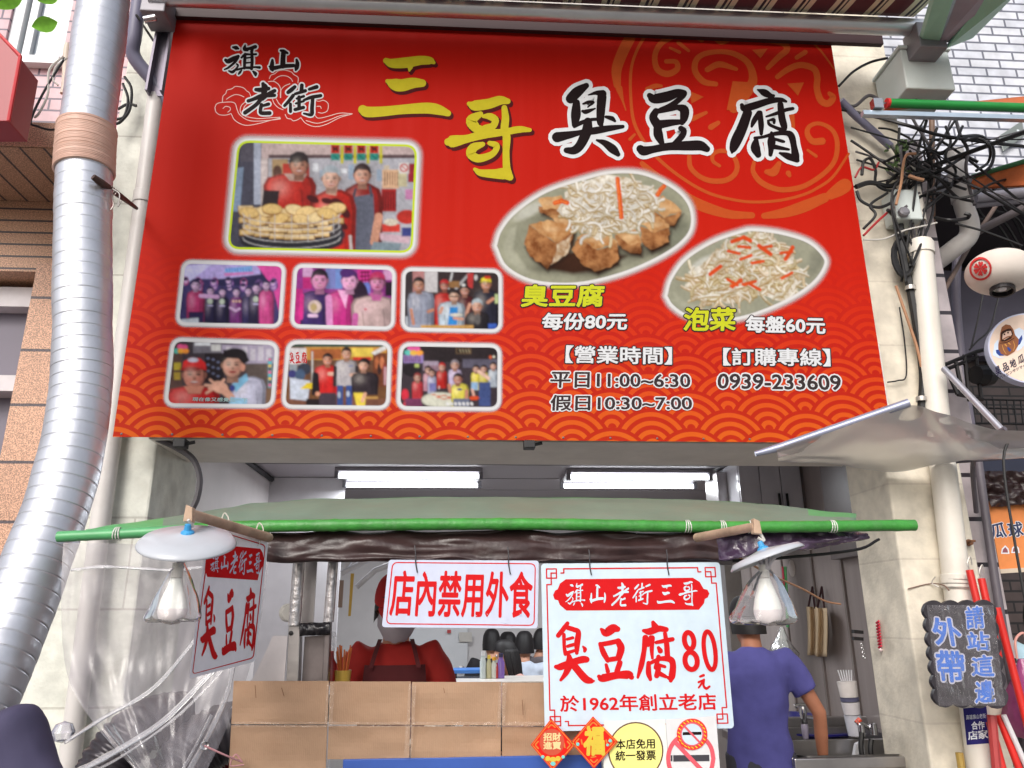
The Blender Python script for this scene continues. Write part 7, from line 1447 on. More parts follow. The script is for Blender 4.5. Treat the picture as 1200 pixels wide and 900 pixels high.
# crinkled dark hoses behind the curtain
HS = mat('dark_foil', (62, 58, 64), 0.32, 0.2, var=0.3, vs=10, bump=0.5, bs=14)
for k, (pts, r, lab) in enumerate((([(345, 850, 2.95), (300, 852, 2.9), (245, 868, 2.85), (205, 915, 2.8), (190, 960, 2.8)], .095, 'thick crinkled dark hose behind the curtain, nearest the cardboard'), ([(215, 840, 3.0), (170, 850, 2.9), (130, 890, 2.85), (100, 960, 2.8)], .085, 'thinner crinkled dark hose low behind the curtain by the navy shirt'))):
    P = spline([tuple(at(*p)) for p in pts], 22); mb = MB(); mb.tube(P, r, 36)
    n = 36; c_ = [Vector(p) for p in P]
    mb.v = [c_[i//n]+(v-c_[i//n])*(1+0.05*math.sin(i//n*1.7+2*nz(i % n*.4, i//n*.2, k))+0.10*nz((i % n)*.35, (i//n)*.5, k+4)) for i, v in enumerate(mb.v)]
    solo(mb, 'crinkled_hose', HS, lab, 'hose', 'dark hoses behind the curtain', smooth='all')
mb = MB(); mb.grid(lambda u, v: at(232+u*48, 872+v*40, 2.95+.02*nz(u*3, v*3)), 6, 6); solo(mb, 'red_cloth', mat('dark_red_cloth', (120, 24, 26), 0.8), 'dark red cloth low behind the pink string', 'cloth', smooth='all')
# ================================================================ inside the shop
def tubelight(label, px0, px1, rows, Y):
    a, b = at(px0, rows[0], Y), at(px1, rows[0], Y); z = ZC-0.045
    t = thing('fluorescent_light', label, 'ceiling light', ((a.x+b.x)/2, Y, z), 'fluorescent lights on the shop ceiling')
    mb = MB(); mb.box((a.x-0.03, Y-0.03, z+0.012), (b.x+0.03, Y+0.46, z+0.042)); mb.build('fitting', mat('fitting_grey', (140, 136, 142), 0.5), t)
    for k in range(2):
        y = Y+0.43*k
        mb = MB(); mb.tube([(a.x, y, z-0.02), (b.x, y, z-0.02)], 0.019, 12); m = mat('lit_tube', (0.92, 0.97, 1.0), 0.4, emit=7.0, var=0.0); mb.build('tube', m, t, smooth=True)
        for x in (a.x, b.x):
            mb = MB(); d = -1 if x == a.x else 1; mb.box((x+d*0.002 if d > 0 else x-0.032, y-0.024, z-0.045), (x+0.032 if d > 0 else x-0.002, y+0.024, z+0.010)); mb.build('end_cap', mat('grey_bracket', (132, 130, 136), 0.5, 0.4), t)
    l = bpy.data.lights.new('fluorescent_light', 'AREA'); l.shape = 'RECTANGLE'; l.size = b.x-a.x; l.size_y = 0.4; l.energy = 24; l.color = (0.93, 0.97, 1)
    lo = bpy.data.objects.new('tube_light', l); COL.objects.link(lo); lo.parent = t; lo.location = (0, 0.22, -0.06)
tubelight('lit twin tube ceiling light left of the room centre', 397, 561, (561, 574), 6.05)
tubelight('lit twin tube ceiling light right of the room centre', 669, 830, (561, 574), 6.05)
cb = thing('wall_cabinet', 'white glossy wall cabinet high on the right inside the shop', 'cabinet', tuple(at(905, 588, 5.6)))
CW = mat('cabinet_white', (228, 226, 232), 0.15, var=0.04, coat=0.4)
p = at(868, 590, 5.65); q = at(937, 590, 5.65)
mb = MB(); mb.box((p.x, 5.66, 2.28), (2.599, 6.2, ZC-0.01)); mb.build('case', CW, cb)
w3 = (2.58-p.x)/3
for k in range(3):
    mb = MB(); mb.box((p.x+k*w3+0.004, 5.64, 2.285), (p.x+(k+1)*w3-0.004, 5.658, ZC-0.015)); d_ = mb.build('door', CW, cb, bevel=0.003)
    if k: mb = MB(); mb.tube([(p.x+k*w3+(0.03 if k == 2 else w3-0.03), 5.625, 2.42), (p.x+k*w3+(0.03 if k == 2 else w3-0.03), 5.625, 2.52)], 0.010, 8); mb.build('handle', BLK, d_)
mb = MB(); mb.box((2.52, 4.35, 2.0), (2.598, 5.2, ZC-0.02)); solo(mb, 'panel_board', mat('dark_taupe', (104, 94, 94), 0.4, var=0.1), 'dark taupe board high on the right wall beside the cabinet', 'board')
# left inside wall: electric fan box, stickers, hoses
def sheet(name, quad, Y, c, label, cat, thick=0.003, group=None, m=None):
    mb = MB(); mb.hexa([at(*p, Y) for p in quad], (0, thick, 0)); return solo(mb, name, m or printmat(name+str(c), c), label, cat, group)
def lwall(px, py, X=-1.598): return atX(px, py, X)
mb = MB(); mb.hexa([lwall(316, 690), lwall(329, 690), lwall(327, 709), lwall(313, 709)], (-0.002, 0, 0)); t = solo(mb, 'wall_sticker', printmat('sticker_aqua', (110, 160, 196)), 'blue and green sticker on the inside wall behind the sideways sign', 'sticker')
mb = MB(); mb.lathe([(0, .05), (.045, .045), (.05, .02), (.05, 0), (0, 0)], at(337, 718, 4.6), (0.6, -1, 0), 18); solo(mb, 'wall_socket', mat('cream_plastic', (206, 202, 196), 0.4), 'round cream socket by the bright steel post', 'socket', smooth=True)
sheet('notice_strip', [(398, 680), (403, 680), (401, 712), (396, 712)], 5.4, (150, 128, 116), 'narrow brown notice on the pale partition', 'notice')
sheet('notice_strip', [(411, 672), (415, 672), (411, 722), (408, 722)], 5.4, (196, 160, 80), 'narrow yellow and red notice on the pale partition', 'notice')
for k, pts in enumerate([[(400, 672), (420, 662), (445, 650)], [(404, 664), (412, 655), (420, 648)], [(418, 688), (440, 668), (462, 660)]]):
    pipe('wall_hose', [at(*p, 5.6) for p in pts], 0.02, mat('pale_hose', (206, 206, 214), 0.4), ['white hose slanting above the cook', 'short white hose at the top of the partition', 'lower white hose above the cook'][k], 'white hoses above the cook')
mb = MB(); mb.hexa([at(538, 741, 8.42), at(553, 741, 8.42), at(553, 752, 8.42), at(538, 752, 8.42)], (0, -0.004, 0)); solo(mb, 'door_notice', printmat('door_paper', (206, 202, 196)), 'small paper stuck on the white back door', 'notice')
mb = MB(); mb.grid(lambda u, v: at(524+u*4.5, 738+v*4, 8.41), 1, 1); solo(mb, 'door_tag', printmat('door_red', (196, 90, 90)), 'tiny red tag on the white back door', 'tag')
# chopsticks and bottles by the cook
cu = thing('chopstick_cup', 'cup of orange chopsticks at the left end of the cardboard', 'cup', tuple(at(401, 799, 2.95)))
mb = MB(); c = at(401, 803, 2.95); mb.lathe([(0, 0), (.026, 0), (.03, .05), (.027, .05), (.024, .004)], c, (0, 0, 1), 16); mb.build('cup', mat('yellow_cup', (196, 160, 70), 0.4), cu, smooth=True)
for k in range(9): a = k*.7; mb = MB(); mb.tube([c+Vector((.010*math.cos(a), .010*math.sin(a), .01)), c+Vector((.026*math.cos(a), .026*math.sin(a), .125+.012*math.sin(k*2.3)))], 0.003, 6); mb.build('chopstick', mat('chopstick_orange', (206, 108, 52), 0.5), cu)
sq = thing('sauce_bottle', 'red sauce bottle beside the dark steel post', 'bottle', tuple(at(387, 799, 2.95)))
mb = MB(); c = at(387, 803, 2.95); mb.lathe([(0, 0), (.018, 0), (.019, .07), (.008, .09), (.006, .115), (0, .115)], c, (0, 0, 1), 16); mb.build('bottle', mat('sauce_red', (150, 30, 30), 0.3), sq, smooth=True)
mb = MB(); mb.grid(lambda u, v: at(384+u*9+2*math.sin(v*9), 740+v*56, 2.99+.012*nz(u*4, v*8)), 6, 26); solo(mb, 'bag_strip', plastic('strip_film', (206, 206, 212), 0.35, 0.08, 0.5, 40), 'strip of clear plastic bags hanging by the dark steel post', 'bag', smooth='all')
# dining table, stools, bottles
FZ = 0.15; YTb = 6.2
tb = thing('dining_table', 'pale dining table with sauce bottles in front of the seated customers', 'table', tuple(at(590, 800, YTb).xy)+(FZ,))
ctr = at(590, 800, YTb); tz = at(590, 795, YTb).z
mb = MB(); mb.box((ctr.x-.45, YTb-.3, tz-.03), (ctr.x+.55, YTb+.3, tz)); mb.build('tabletop', mat('table_white', (206, 200, 194), 0.35), tb, bevel=0.006)
for sx in (-.4, .5):
    for sy in (-.25, .25): mb = MB(); mb.tube([(ctr.x+sx, YTb+sy, FZ), (ctr.x+sx, YTb+sy, tz-.03)], .02, 8); mb.build('leg', STEEL, tb)
def bottle(px, py0, w_, h, c, cap, label, Y=YTb):
    c0 = at(px, 800, Y); c0.z = tz+0.0015; r = wpx(w_, Y)/2; H = wpx(h, Y)
    t = thing('table_bottle', label, 'bottle', tuple(c0), 'bottles on the dining table')
    mb = MB(); mb.lathe([(0, 0), (r, 0), (r*1.02, H*.62), (r*.6, H*.78), (r*.5, H*.84), (0, H*.84)], c0, (0, 0, 1), 16); mb.build('bottle', mat('bottle_%d_%d_%d' % c, c, 0.25, var=0.1), t, smooth=True)
    mb = MB(); mb.lathe([(0, H*.842), (r*.62, H*.842), (r*.6, H), (0, H)], c0, (0, 0, 1), 14); mb.build('cap', mat('cap_%d_%d_%d' % cap, cap, 0.4), t, smooth=True)
bottle(566, 770, 7, 28, (196, 206, 206), (226, 226, 230), 'clear bottle at the left end of the row on the dining table')
bottle(573, 770, 6, 24, (196, 190, 150), (226, 196, 70), 'bottle with a yellow cap on the dining table')
bottle(579, 770, 7, 22, (206, 206, 196), (236, 176, 50), 'bottle with an orange cap on the dining table')
bottle(582, 770, 6, 19, (190, 60, 60), (206, 206, 206), 'small red bottle on the dining table')
bottle(587, 770, 8, 26, (126, 96, 170), (50, 46, 80), 'purple bottle with a dark cap on the dining table')
sl_ = thing('blue_stool', 'blue topped metal stool behind the cook', 'stool', tuple(at(552, 800, 6.4).xy)+(FZ,))
c = at(552, 786, 6.4); mb = MB(); mb.box((c.x-.14, 6.26, c.z-.012), (c.x+.14, 6.54, c.z+.016)); mb.build('seat', mat('stool_blue', (60, 116, 190), 0.4), sl_, bevel=0.006)
for sx in (-1, 1):
    for sy in (-1, 1): mb = MB(); mb.tube([(c.x+sx*.12, 6.4+sy*.12, c.z-.012), (c.x+sx*.15, 6.4+sy*.15, FZ)], .011, 8); mb.build('leg', BLK, sl_)
# right inside wall
def rw(px, py, X=2.58): return atX(px, py, X)
ap = thing('apron', 'pair of beige aprons hanging from dark straps on the right wall', 'apron', tuple(rw(960, 770)))
AP = mat('apron_cloth', (196, 172, 140), 0.85, var=0.1, vs=6)
for k, (x0, x1, x2, x3) in enumerate(((945, 957, 957, 946), (956, 968, 970, 957))):
    mb = MB(); mb.grid(lambda u, v: atX((x0*(1-u)+x1*u)*(1-v)+(x3*(1-u)+x2*u)*v+1.2*math.sin(v*3+k), 711+k*1.5+v*57, 2.55-.02*math.sin(u*7+k)-k*.012-.01*math.sin(v*3)), 14, 14); mb.build('cloth', AP, ap, smooth='all', solid=.003)
    mb = MB(); mb.tube([rw(x0+2, 712, 2.55), rw((x0+x1)/2+1, 688, 2.57), rw(x1-2, 713, 2.55)], .008, 5); mb.build('strap', mat('dark_strap', (60, 30, 36), 0.7), ap)
mb = MB(); mb.lathe([(0, .004), (.06, .003), (.065, 0)], rw(928, 666, 2.597), (-1, 0, 0), 24); solo(mb, 'wall_disc', mat('pale_disc', (206, 196, 190), 0.4), 'pale round disc on the right wall above the aprons', 'disc', smooth=True)
for k, (x, c, y1) in enumerate(((917, (176, 40, 70), 690), (921, (60, 140, 80), 735))):
    mb = MB(); mb.tube([at(x-k, 664, 4.75), at(x+1, (664+y1)/2, 4.75), at(x+2, y1, 4.75)], .006 if not k else .009, 6); solo(mb, 'wall_cable', mat('cord_%d' % k, c, 0.6), ['thin dark red cord hanging behind the right lamp', 'green cord hanging behind the right lamp'][k], 'cord')
pb = thing('hook_bag', 'small crumpled plastic bag hanging on the wall behind the right lamp bag', 'bag', tuple(at(916, 760, 4.7)))
mb = MB(); mb.lathe([(.01, 0), (.02, -.04), (.05, -.10), (.075, -.15), (.06, -.19), (0, -.2)], at(916, 735, 4.7), (0, 0, 1), 20, fn=lambda a, i: 1+.25*math.sin(a*3+i)+.15*math.sin(a*7)); mb.build('film', plastic('grey_bag', (190, 196, 196), 0.5, 0.15, 0.6, 30), pb, smooth='all')
mb = MB(); mb.tube(spline([at(912, 780, 4.7), at(913, 800, 4.7), at(906, 812, 4.7), at(912, 818, 4.7)], 5), .012, 6); solo(mb, 'wall_hook', BLK, 'dark hanging hook behind the purple shirt shoulder', 'hook', smooth=True)
# sink, taps, basins, cups
sk = thing('sink', 'stainless sink with two bowls along the right wall', 'sink', tuple(at(960, 900, 4.4)))
zs = at(960, 872, 4.45).z
def rim_(mb, x0, y0, x1, y1, z, d, r=.05):
    pts = []
    for cx, cy, a0 in ((x1-r, y0+r, -90), (x1-r, y1-r, 0), (x0+r, y1-r, 90), (x0+r, y0+r, 180)):
        for k in range(6): a = R(a0+k*18); pts.append((cx+r*math.cos(a), cy+r*math.sin(a)))
    n = len(pts); o = [(p[0]+(p[0]-(x0+x1)/2)*.06, p[1]+(p[1]-(y0+y1)/2)*.06, z+.012) for p in pts]
    mb.add(o+[(p[0], p[1], z+.008) for p in pts]+[(p[0], p[1], z-d) for p in pts], [(i, (i+1) % n, n+(i+1) % n, n+i) for i in range(n)]+[(n+i, n+(i+1) % n, 2*n+(i+1) % n, 2*n+i) for i in range(n)]+[tuple(range(2*n, 3*n))])
mb = MB(); xa = at(905, 880, 4.3).x; mb.box((xa, 4.02, zs-.05), (2.58, 4.05, zs)); mb.box((xa, 5.10, zs-.05), (2.58, 5.13, zs+.06)); mb.box((2.54, 4.05, zs-.05), (2.58, 5.10, zs)); mb.box((xa, 4.05, zs-.05), (xa+.03, 5.10, zs)); mb.build('rim', INOX, sk, bevel=.006)
mb = MB(); rim_(mb, xa+.06, 4.07, 2.50, 4.55, zs-.005, .22); mb.build('bowl', INOX, sk, smooth=True)
mb = MB(); rim_(mb, xa+.06, 4.60, 2.50, 5.06, zs-.005, .22); mb.build('bowl', INOX, sk, smooth=True)
for y in (4.1, 5.05):
    for x in (xa+.06, 2.5): mb = MB(); mb.tube([(x, y, FZ), (x, y, zs-.05)], .02, 8); mb.build('leg', STEEL, sk)
tp = thing('wall_tap', 'chrome tap with a grey filter nozzle over the far sink bowl', 'tap', tuple(at(942, 868, 4.8)))
CH = mat('chrome', (206, 206, 210), 0.12, 1.0, var=0.05)
A0 = at(941, 834, 4.8)
mb = MB(); mb.tube([rw(975, 841, 2.59), A0+Vector((.05, 0, -.035)), A0+Vector((0, 0, -.03))], .013, 10); mb.lathe([(0, .035), (.02, .03), (.024, 0), (.018, -.03), (.02, -.06), (.016, -.07), (0, -.07)], A0, (0, 0, 1), 14); mb.build('spout', CH, tp, smooth=True)
mb = MB(); mb.tube([A0+Vector((-.045, 0, .03)), A0+Vector((-.02, 0, .04)), A0+Vector((.015, 0, .035))], [.014, .01, .012], 8); mb.build('handle', CH, tp, smooth=True)
mb = MB(); mb.lathe([(.014, -.06), (.021, -.075), (.02, -.12), (.013, -.16), (.008, -.175), (0, -.175)], A0, (0, 0, 1), 12); mb.build('nozzle', mat('grey_nozzle', (140, 132, 150), 0.4), tp, smooth=True)
t2 = thing('hose_tap', 'chrome tap with two black hoses at the pillar edge', 'tap', tuple(at(1016, 895, 4.35)))
P0 = at(1010, 848, 4.35); P1 = at(1024, 856, 4.35)
mb = MB(); mb.tube([P0+Vector((-.03, 0, .01)), P0, P1, P1+Vector((.03, .1, 0))], .014, 10); mb.lathe([(0, .03), (.02, .025), (.02, -.03), (0, -.03)], P1+Vector((-.005, -.01, .01)), (0, 0, 1), 12); mb.lathe([(0, .02), (.018, .015), (.018, -.04), (0, -.04)], P0+Vector((-.01, -.01, -.02)), (0, 0, 1), 12); mb.build('valve', CH, t2, smooth=True)
mb = MB(); mb.lathe([(0, .02), (.014, .02), (.014, -.01), (0, -.01)], at(1005, 846, 4.35), (0.6, 0, 0.5), 10); mb.build('red_handle', mat('orange_red', (206, 70, 40), 0.4), t2)
for pts in ([(1010, 858), (1009, 875), (1012, 895), (1018, 925)], [(1021, 866), (1020, 880), (1024, 898), (1028, 930)]): mb = MB(); mb.tube(spline([at(*p, 4.33) for p in pts], 5), .014, 8); mb.build('hose', RB, t2, smooth=True)
bs = thing('blue_basin', 'wide dark blue plastic basin behind the sink', 'basin', tuple(at(958, 878, 5.25)))
BB = mat('basin_blue', (36, 34, 110), 0.35, var=0.08)
c = at(952, 877, 5.3); mb = MB(); mb.lathe([(0, .01), (.22, .012), (.28, .10), (.31, .11), (.31, .12), (.27, .12), (.21, .02), (0, .02)], c, (0, 0, 1), 36); mb.build('bowl', BB, bs, smooth=True)
b2 = thing('blue_tub', 'smaller blue plastic tub on top of the wide basin', 'basin', tuple(at(925, 862, 5.45)))
c = at(922, 863, 5.45); mb = MB(); mb.lathe([(0, .0), (.13, .0), (.16, .12), (.19, .125), (.19, .14), (.15, .14), (.12, .02), (0, .02)], c, (0, 0, 1), 28); mb.build('tub', BB, b2, smooth=True)
mb = MB(); mb.grid(lambda u, v: at(970+u*30, 868+v*9-3*math.sin(u*3.1), 4.9+.02*nz(u*5, v*5)), 12, 6); solo(mb, 'dark_rag', mat('dark_rag', (58, 48, 52), 0.8), 'dark wet rag lying at the sink edge', 'rag', smooth='all')
cs_ = thing('cup_stack', 'tall leaning stack of white paper cups by the tap', 'cup', tuple(at(1002, 862, 4.6)))
b0, b1 = at(1003, 862, 4.6), at(992, 798, 4.6); ax_ = (b1-b0); L_c = ax_.length; ax_.normalize()
for k, (v0, v1, r0, r1, c, nm) in enumerate(((0, .38, .040, .046, (190, 190, 200), 'cup'), (.385, .62, .044, .050, (206, 202, 206), 'cup'), (.625, .70, .049, .05, (92, 92, 120), 'band'), (.705, 1.0, .048, .054, (214, 208, 206), 'cup'))):
    mb = MB(); pr_ = []
    n_ = max(2, int((v1-v0)*14))
    for i in range(n_): a_ = v0+(v1-v0)*i/n_; b__ = v0+(v1-v0)*(i+.86)/n_; rr_ = r0+(r1-r0)*i/n_; pr_ += [(rr_, a_*L_c), (rr_*1.04, b__*L_c)]
    mb.lathe([(0, v0*L_c)]+pr_+[(0, v1*L_c)], b0, ax_, 22); mb.build(nm, mat('cup_%d' % k, c, 0.6), cs_, smooth=True)
for k in range(6): mb = MB(); p = b0+ax_*L_c+Vector(((k-2.5)*.012, 0, 0)); mb.tube([p, p+ax_*.06+Vector(((k-2.5)*.004, 0, 0))], .004, 6); mb.build('straw', mat('straw_white', (206, 206, 210), 0.4), cs_)
mb = MB(); q = [at(1004, 872, 4.45), at(1012, 868, 4.45), at(1014, 890, 4.45), at(1001, 888, 4.45)]; mb.hexa(q, (0, .03, 0)); solo(mb, 'white_carton', mat('carton_white', (206, 206, 210), 0.5), 'small white carton below the cup stack', 'carton')
# charm on the pillar reveal and clips in the dark
fc = thing('firecracker_charm', 'short string of red firecrackers with a white bead on the pillar side', 'charm', tuple(atX(1030, 764, xr-.01)))
for k in range(9):
    mb = MB(); p = atX(1028.5+k*.35, 729+k*3.6, xr-.012); mb.tube([p+Vector((0, -.014, .005)), p+Vector((0, .014, -.005))], .006, 6); mb.build('cracker', mat('cracker_red', (190, 30, 60), 0.5), fc)
mb = MB(); mb.lathe([(0, .012), (.011, 0), (0, -.012)], atX(1032, 762, xr-.012), (0, 0, 1), 10); mb.build('bead', mat('bead_pink', (226, 206, 206), 0.4), fc, smooth=True)
hk = thing('pole_clips', 'dark clips with silver rings at the pillar edge', 'clip', tuple(at(1008, 760, 4.25)))
for y in (740, 748): mb = MB(); mb.hexa([at(1001, y-2, 4.25), at(1012, y-1, 4.25), at(1012, y+3, 4.25), at(1001, y+2, 4.25)], (0, .03, 0)); mb.build('clip', BLK, hk)
mb = MB()
for k in range(4): mb.lathe([(.006, 0), (.009, .002), (.006, .004)], at(1010+k*.8, 755+k*5, 4.24), (0, -1, 0), 10)
r_ = mb.build('ring', STEEL, hk); r_['kind'] = 'stuff'
cable([(864, 652, 3.1), (900, 672, 3.4), (940, 690, 3.7), (966, 704, 3.9), (985, 708, 4.0)], .005, mat('tan_cord', (170, 126, 96), 0.7), 'thin tan string stretched from the beam to the pillar', group='strings inside the shop')
# steel cabinet block seen between the sign and the man
mb = MB(); mb.box((at(852, 700, 5.9).x, 5.9, FZ), (at(871, 700, 5.9).x, 6.2, ZC-.05)); solo(mb, 'steel_column', INOX, 'grey steel column right of the price sign', 'column')

# ================================================================ people
SKN = mat('skin', (206, 150, 122), 0.55, var=0.06, vs=20); SKT = mat('skin_tanned', (176, 116, 88), 0.55, var=0.06, vs=20)
HR = mat('black_hair', (22, 18, 20), 0.6, var=0.25, vs=60, stretch=(1, 1, .15)); EYW = mat('eye_white', (220, 216, 212), 0.3); EYD = mat('eye_dark', (30, 22, 22), 0.3); LIP = mat('lips', (170, 96, 92), 0.5)
def remesh(o, vx, sm=6):
    m = o.modifiers.new('remesh', 'REMESH'); m.mode = 'VOXEL'; m.voxel_size = vx; m.use_smooth_shade = True
    s_ = o.modifiers.new('smooth', 'SMOOTH'); s_.iterations = sm; s_.factor = 0.5
    return o
def loft(mb, rings, n=24):
    """rings: (centre, half width, half depth, back scale) stacked; an elliptic body of revolution with flat back"""
    vs = []; fs = []
    for c, w_, d in rings:
        for k in range(n):
            a = 2*math.pi*k/n; vs.append(Vector(c)+Vector((w_*math.copysign(abs(math.cos(a))**.85, math.cos(a)), d*math.copysign(abs(math.sin(a))**.85, math.sin(a)), 0)))
    m = len(rings)
    for i in range(m-1):
        for k in range(n): k2 = (k+1) % n; fs.append((i*n+k, i*n+k2, (i+1)*n+k2, (i+1)*n+k))
    fs += [tuple(range(n-1, -1, -1)), tuple(range((m-1)*n, m*n))]
    mb.add(vs, fs)
def hand(mb, wr, d, up, side, s_=1.0, curl=0.5):
    """palm and five bent fingers from the wrist along d; up is the back of the hand, side +1 puts the thumb on the right"""
    d = Vector(d).normalized(); up = (Vector(up)-d*Vector(up).dot(d)).normalized(); x = d.cross(up).normalized()*side
    def P(a, b, c): return Vector(wr)+(d*a+x*b+up*c)*s_
    mb.tube([P(-.02, 0, 0), P(.02, 0, 0), P(.06, .002, 0), P(.095, .002, -.002)], [.024*s_, .030*s_, .037*s_, .034*s_], 12, flat=.45)
    for k, (b, L) in enumerate(((.030, .070), (.010, .080), (-.010, .074), (-.029, .058))):
        a0 = R(10+curl*25); p = P(.088, b, -.002); pts = [P(.06, b*.9, 0), p]; ang = a0
        for j, f in enumerate((.45, .32, .23)):
            q = pts[-1]+(d*math.cos(ang)-up*math.sin(ang)+x*b*1.2)*L*f*s_; pts.append(q); ang += curl*0.8
        mb.tube(pts, [.010*s_, .0095*s_, .009*s_, .0085*s_, .0065*s_], 8)
    pts = [P(.012, .022, -.004), P(.040, .045, -.010), P(.066, .056, -.016), P(.086, .058, -.022)]; mb.tube(pts, [.014*s_, .012*s_, .0105*s_, .008*s_], 8)
def person(label, base, yaw, H=1.68, pose=None, shirt=None, trousers=(50, 50, 60), skin=SKN, hair='short', cap=None, seated=False, lean=0.0, headturn=0.0, headtilt=0.0, apron=None, sleeve='short', mask=False, glove=False, cuff=None, wide=1.0, group=None, vx=0.009, headdown=0.0):
    k = H/1.68; t = thing('person', label, 'person', tuple(base), group); t.rotation_euler = (0, 0, yaw)
    zh = 0.45 if seated else 0.90*k          # hip height
    dz = zh-0.90*k
    def J(x, y, z): # trunk joint, leaning forward about the hip
        z = z*k; y = y*k; x = x*k; q = z-0.9*k
        return Vector((x, y*math.cos(lean)-q*math.sin(lean), 0.9*k+q*math.cos(lean)+dz+y*math.sin(lean)*0))
    O = Vector(base)
    # arms
    p = pose or {}
    sh = {s_: J(s_*.175*wide, 0, 1.385) for s_ in (-1, 1)}
    el = {s_: Vector(p.get('el%d' % s_, J(s_*.245*wide, .02, 1.10))) for s_ in (-1, 1)}; wr = {s_: Vector(p.get('wr%d' % s_, J(s_*.255*wide, -.06, .855))) for s_ in (-1, 1)}
    hp = {s_: Vector((s_*.09*k, 0, zh)) for s_ in (-1, 1)}
    if seated: kn = {s_: Vector((s_*.12, -.42*k, zh+.02)) for s_ in (-1, 1)}; an = {s_: Vector((s_*.12, -.40*k, .08)) for s_ in (-1, 1)}
    else: kn = {s_: Vector((s_*.10*k, -.01, .48*k)) for s_ in (-1, 1)}; an = {s_: Vector((s_*.10*k, .02, .08)) for s_ in (-1, 1)}
    hc = J(0, -.035, 1.575); Rh = Matrix.Rotation(headturn, 4, 'Z') @ Matrix.Rotation(headdown, 4, 'X') @ Matrix.Rotation(headtilt, 4, 'Y')
    def HP(x, y, z): return hc+(Rh @ Vector((x, y, z)))*k
    def rings_head(grow=0.0):
        out = MB(); n = 28; vs = []; fs = []
        prof = [(-.118, .026, .060, -.022, .0), (-.110, .040, .078, .02, .0), (-.09, .052, .088, .052, 0), (-.06, .062, .090, .076, 0), (-.03, .069, .090, .090, 0), (0, .074, .093, .097, 0), (.03, .077, .094, .101, 0), (.06, .075, .088, .099, 0), (.085, .064, .072, .088, 0), (.105, .045, .050, .064, 0), (.117, .018, .02, .028, 0)]
        for z, w_, f, b, _ in prof:
            for q in range(n):
                a = 2*math.pi*q/n; c, s_ = math.cos(a), math.sin(a); y = -f*max(0, -s_)*1.0 if s_ < 0 else b*s_
                y = (-f*abs(s_) if s_ < 0 else b*abs(s_)); vs.append(HP(c*(w_+grow), y+(grow if s_ > 0 else -grow), z*(1+grow*5)))
        m = len(prof)
        for i in range(m-1):
            for q in range(n): q2 = (q+1) % n; fs.append((i*n+q, i*n+q2, (i+1)*n+q2, (i+1)*n+q))
        fs += [tuple(range(n-1, -1, -1)), tuple(range((m-1)*n, m*n))]; return vs, fs
    bm_ = MB(); v_, f_ = rings_head(); bm_.add(v_, f_)
    bm_.tube([HP(0, -.088, .03), HP(0, -.108, -.012), HP(0, -.100, -.026)], [.008*k, .014*k, .013*k], 8)                       # nose
    for s_ in (-1, 1):
        bm_.tube([HP(s_*.074, .012, .03), HP(s_*.084, .022, .005), HP(s_*.074, .012, -.03)], [.010*k, .012*k, .008*k], 8)         # ears
        bm_.tube([HP(s_*.012, -.086, .038), HP(s_*.045, -.078, .036)], [.008*k, .007*k], 6)                                      # brow
    bm_.tube([HP(0, -.084, -.058), HP(0, -.086, -.07)], [.012*k, .011*k], 8)
    bm_.tube([J(0, .02, 1.36), J(0, .012, 1.45), HP(0, .02, -.08), HP(0, .01, -.03)], [.075*k, .056*k, .054*k, .05*k], 16)         # neck
    loft(bm_, [(J(0, 0, .88), .14*k*wide, .10*k), (J(0, 0, 1.0), .125*k*wide, .09*k), (J(0, 0, 1.15), .135*k*wide, .095*k), (J(0, 0, 1.28), .15*k*wide, .10*k), (J(0, .01, 1.38), .12*k*wide, .075*k)])
    for s_ in (-1, 1):
        bm_.tube([J(s_*.10, .0, 1.36), sh[s_], (sh[s_]*.5+el[s_]*.5), el[s_], (el[s_]*.6+wr[s_]*.4), wr[s_]], [.05*k, .052*k, .044*k, .037*k, .036*k, .024*k], 14)
        d_ = (wr[s_]-el[s_]).normalized(); upv = p.get('up%d' % s_, (0, -1, .2) if abs(d_.z) > .7 else (0, 0, 1))
        if not glove: hand(bm_, wr[s_], d_, upv, p.get('th%d' % s_, s_), k, p.get('curl', .45))
        bm_.tube([hp[s_], kn[s_], (kn[s_]+an[s_])/2, an[s_]], [.08*k, .052*k, .046*k, .034*k], 12)
        bm_.tube([an[s_]+Vector((0, .05, -.04)), an[s_]+Vector((0, -.06, -.045)), an[s_]+Vector((0, -.15, -.055))], [.032*k, .034*k, .024*k], 10)
    def bld(mb, name, m, vxx=None, sm=5, parent=t):
        mb.v = [v+O for v in mb.v]; o = mb.build(name, m, parent, smooth='all')
        if vxx: remesh(o, vxx, sm)
        return o
    bld(bm_, 'body', skin, vx, 3)
    # face details
    for s_ in (-1, 1):
        mb = MB(); mb.lathe([(0, .010), (.008, .007), (.011, 0)], HP(s_*.030, -.083, .012), tuple(Rh @ Vector((0, -1, 0))), 10); bld(mb, 'eye', EYW)
        mb = MB(); mb.lathe([(0, .0125), (.0055, .010)], HP(s_*.030, -.083, .012), tuple(Rh @ Vector((0, -1, 0))), 8); bld(mb, 'iris', EYD)
    mb = MB(); mb.tube([HP(-.022, -.088, -.058), HP(0, -.094, -.057), HP(.022, -.088, -.058)], [.003, .006, .003], 6); bld(mb, 'lips', LIP)
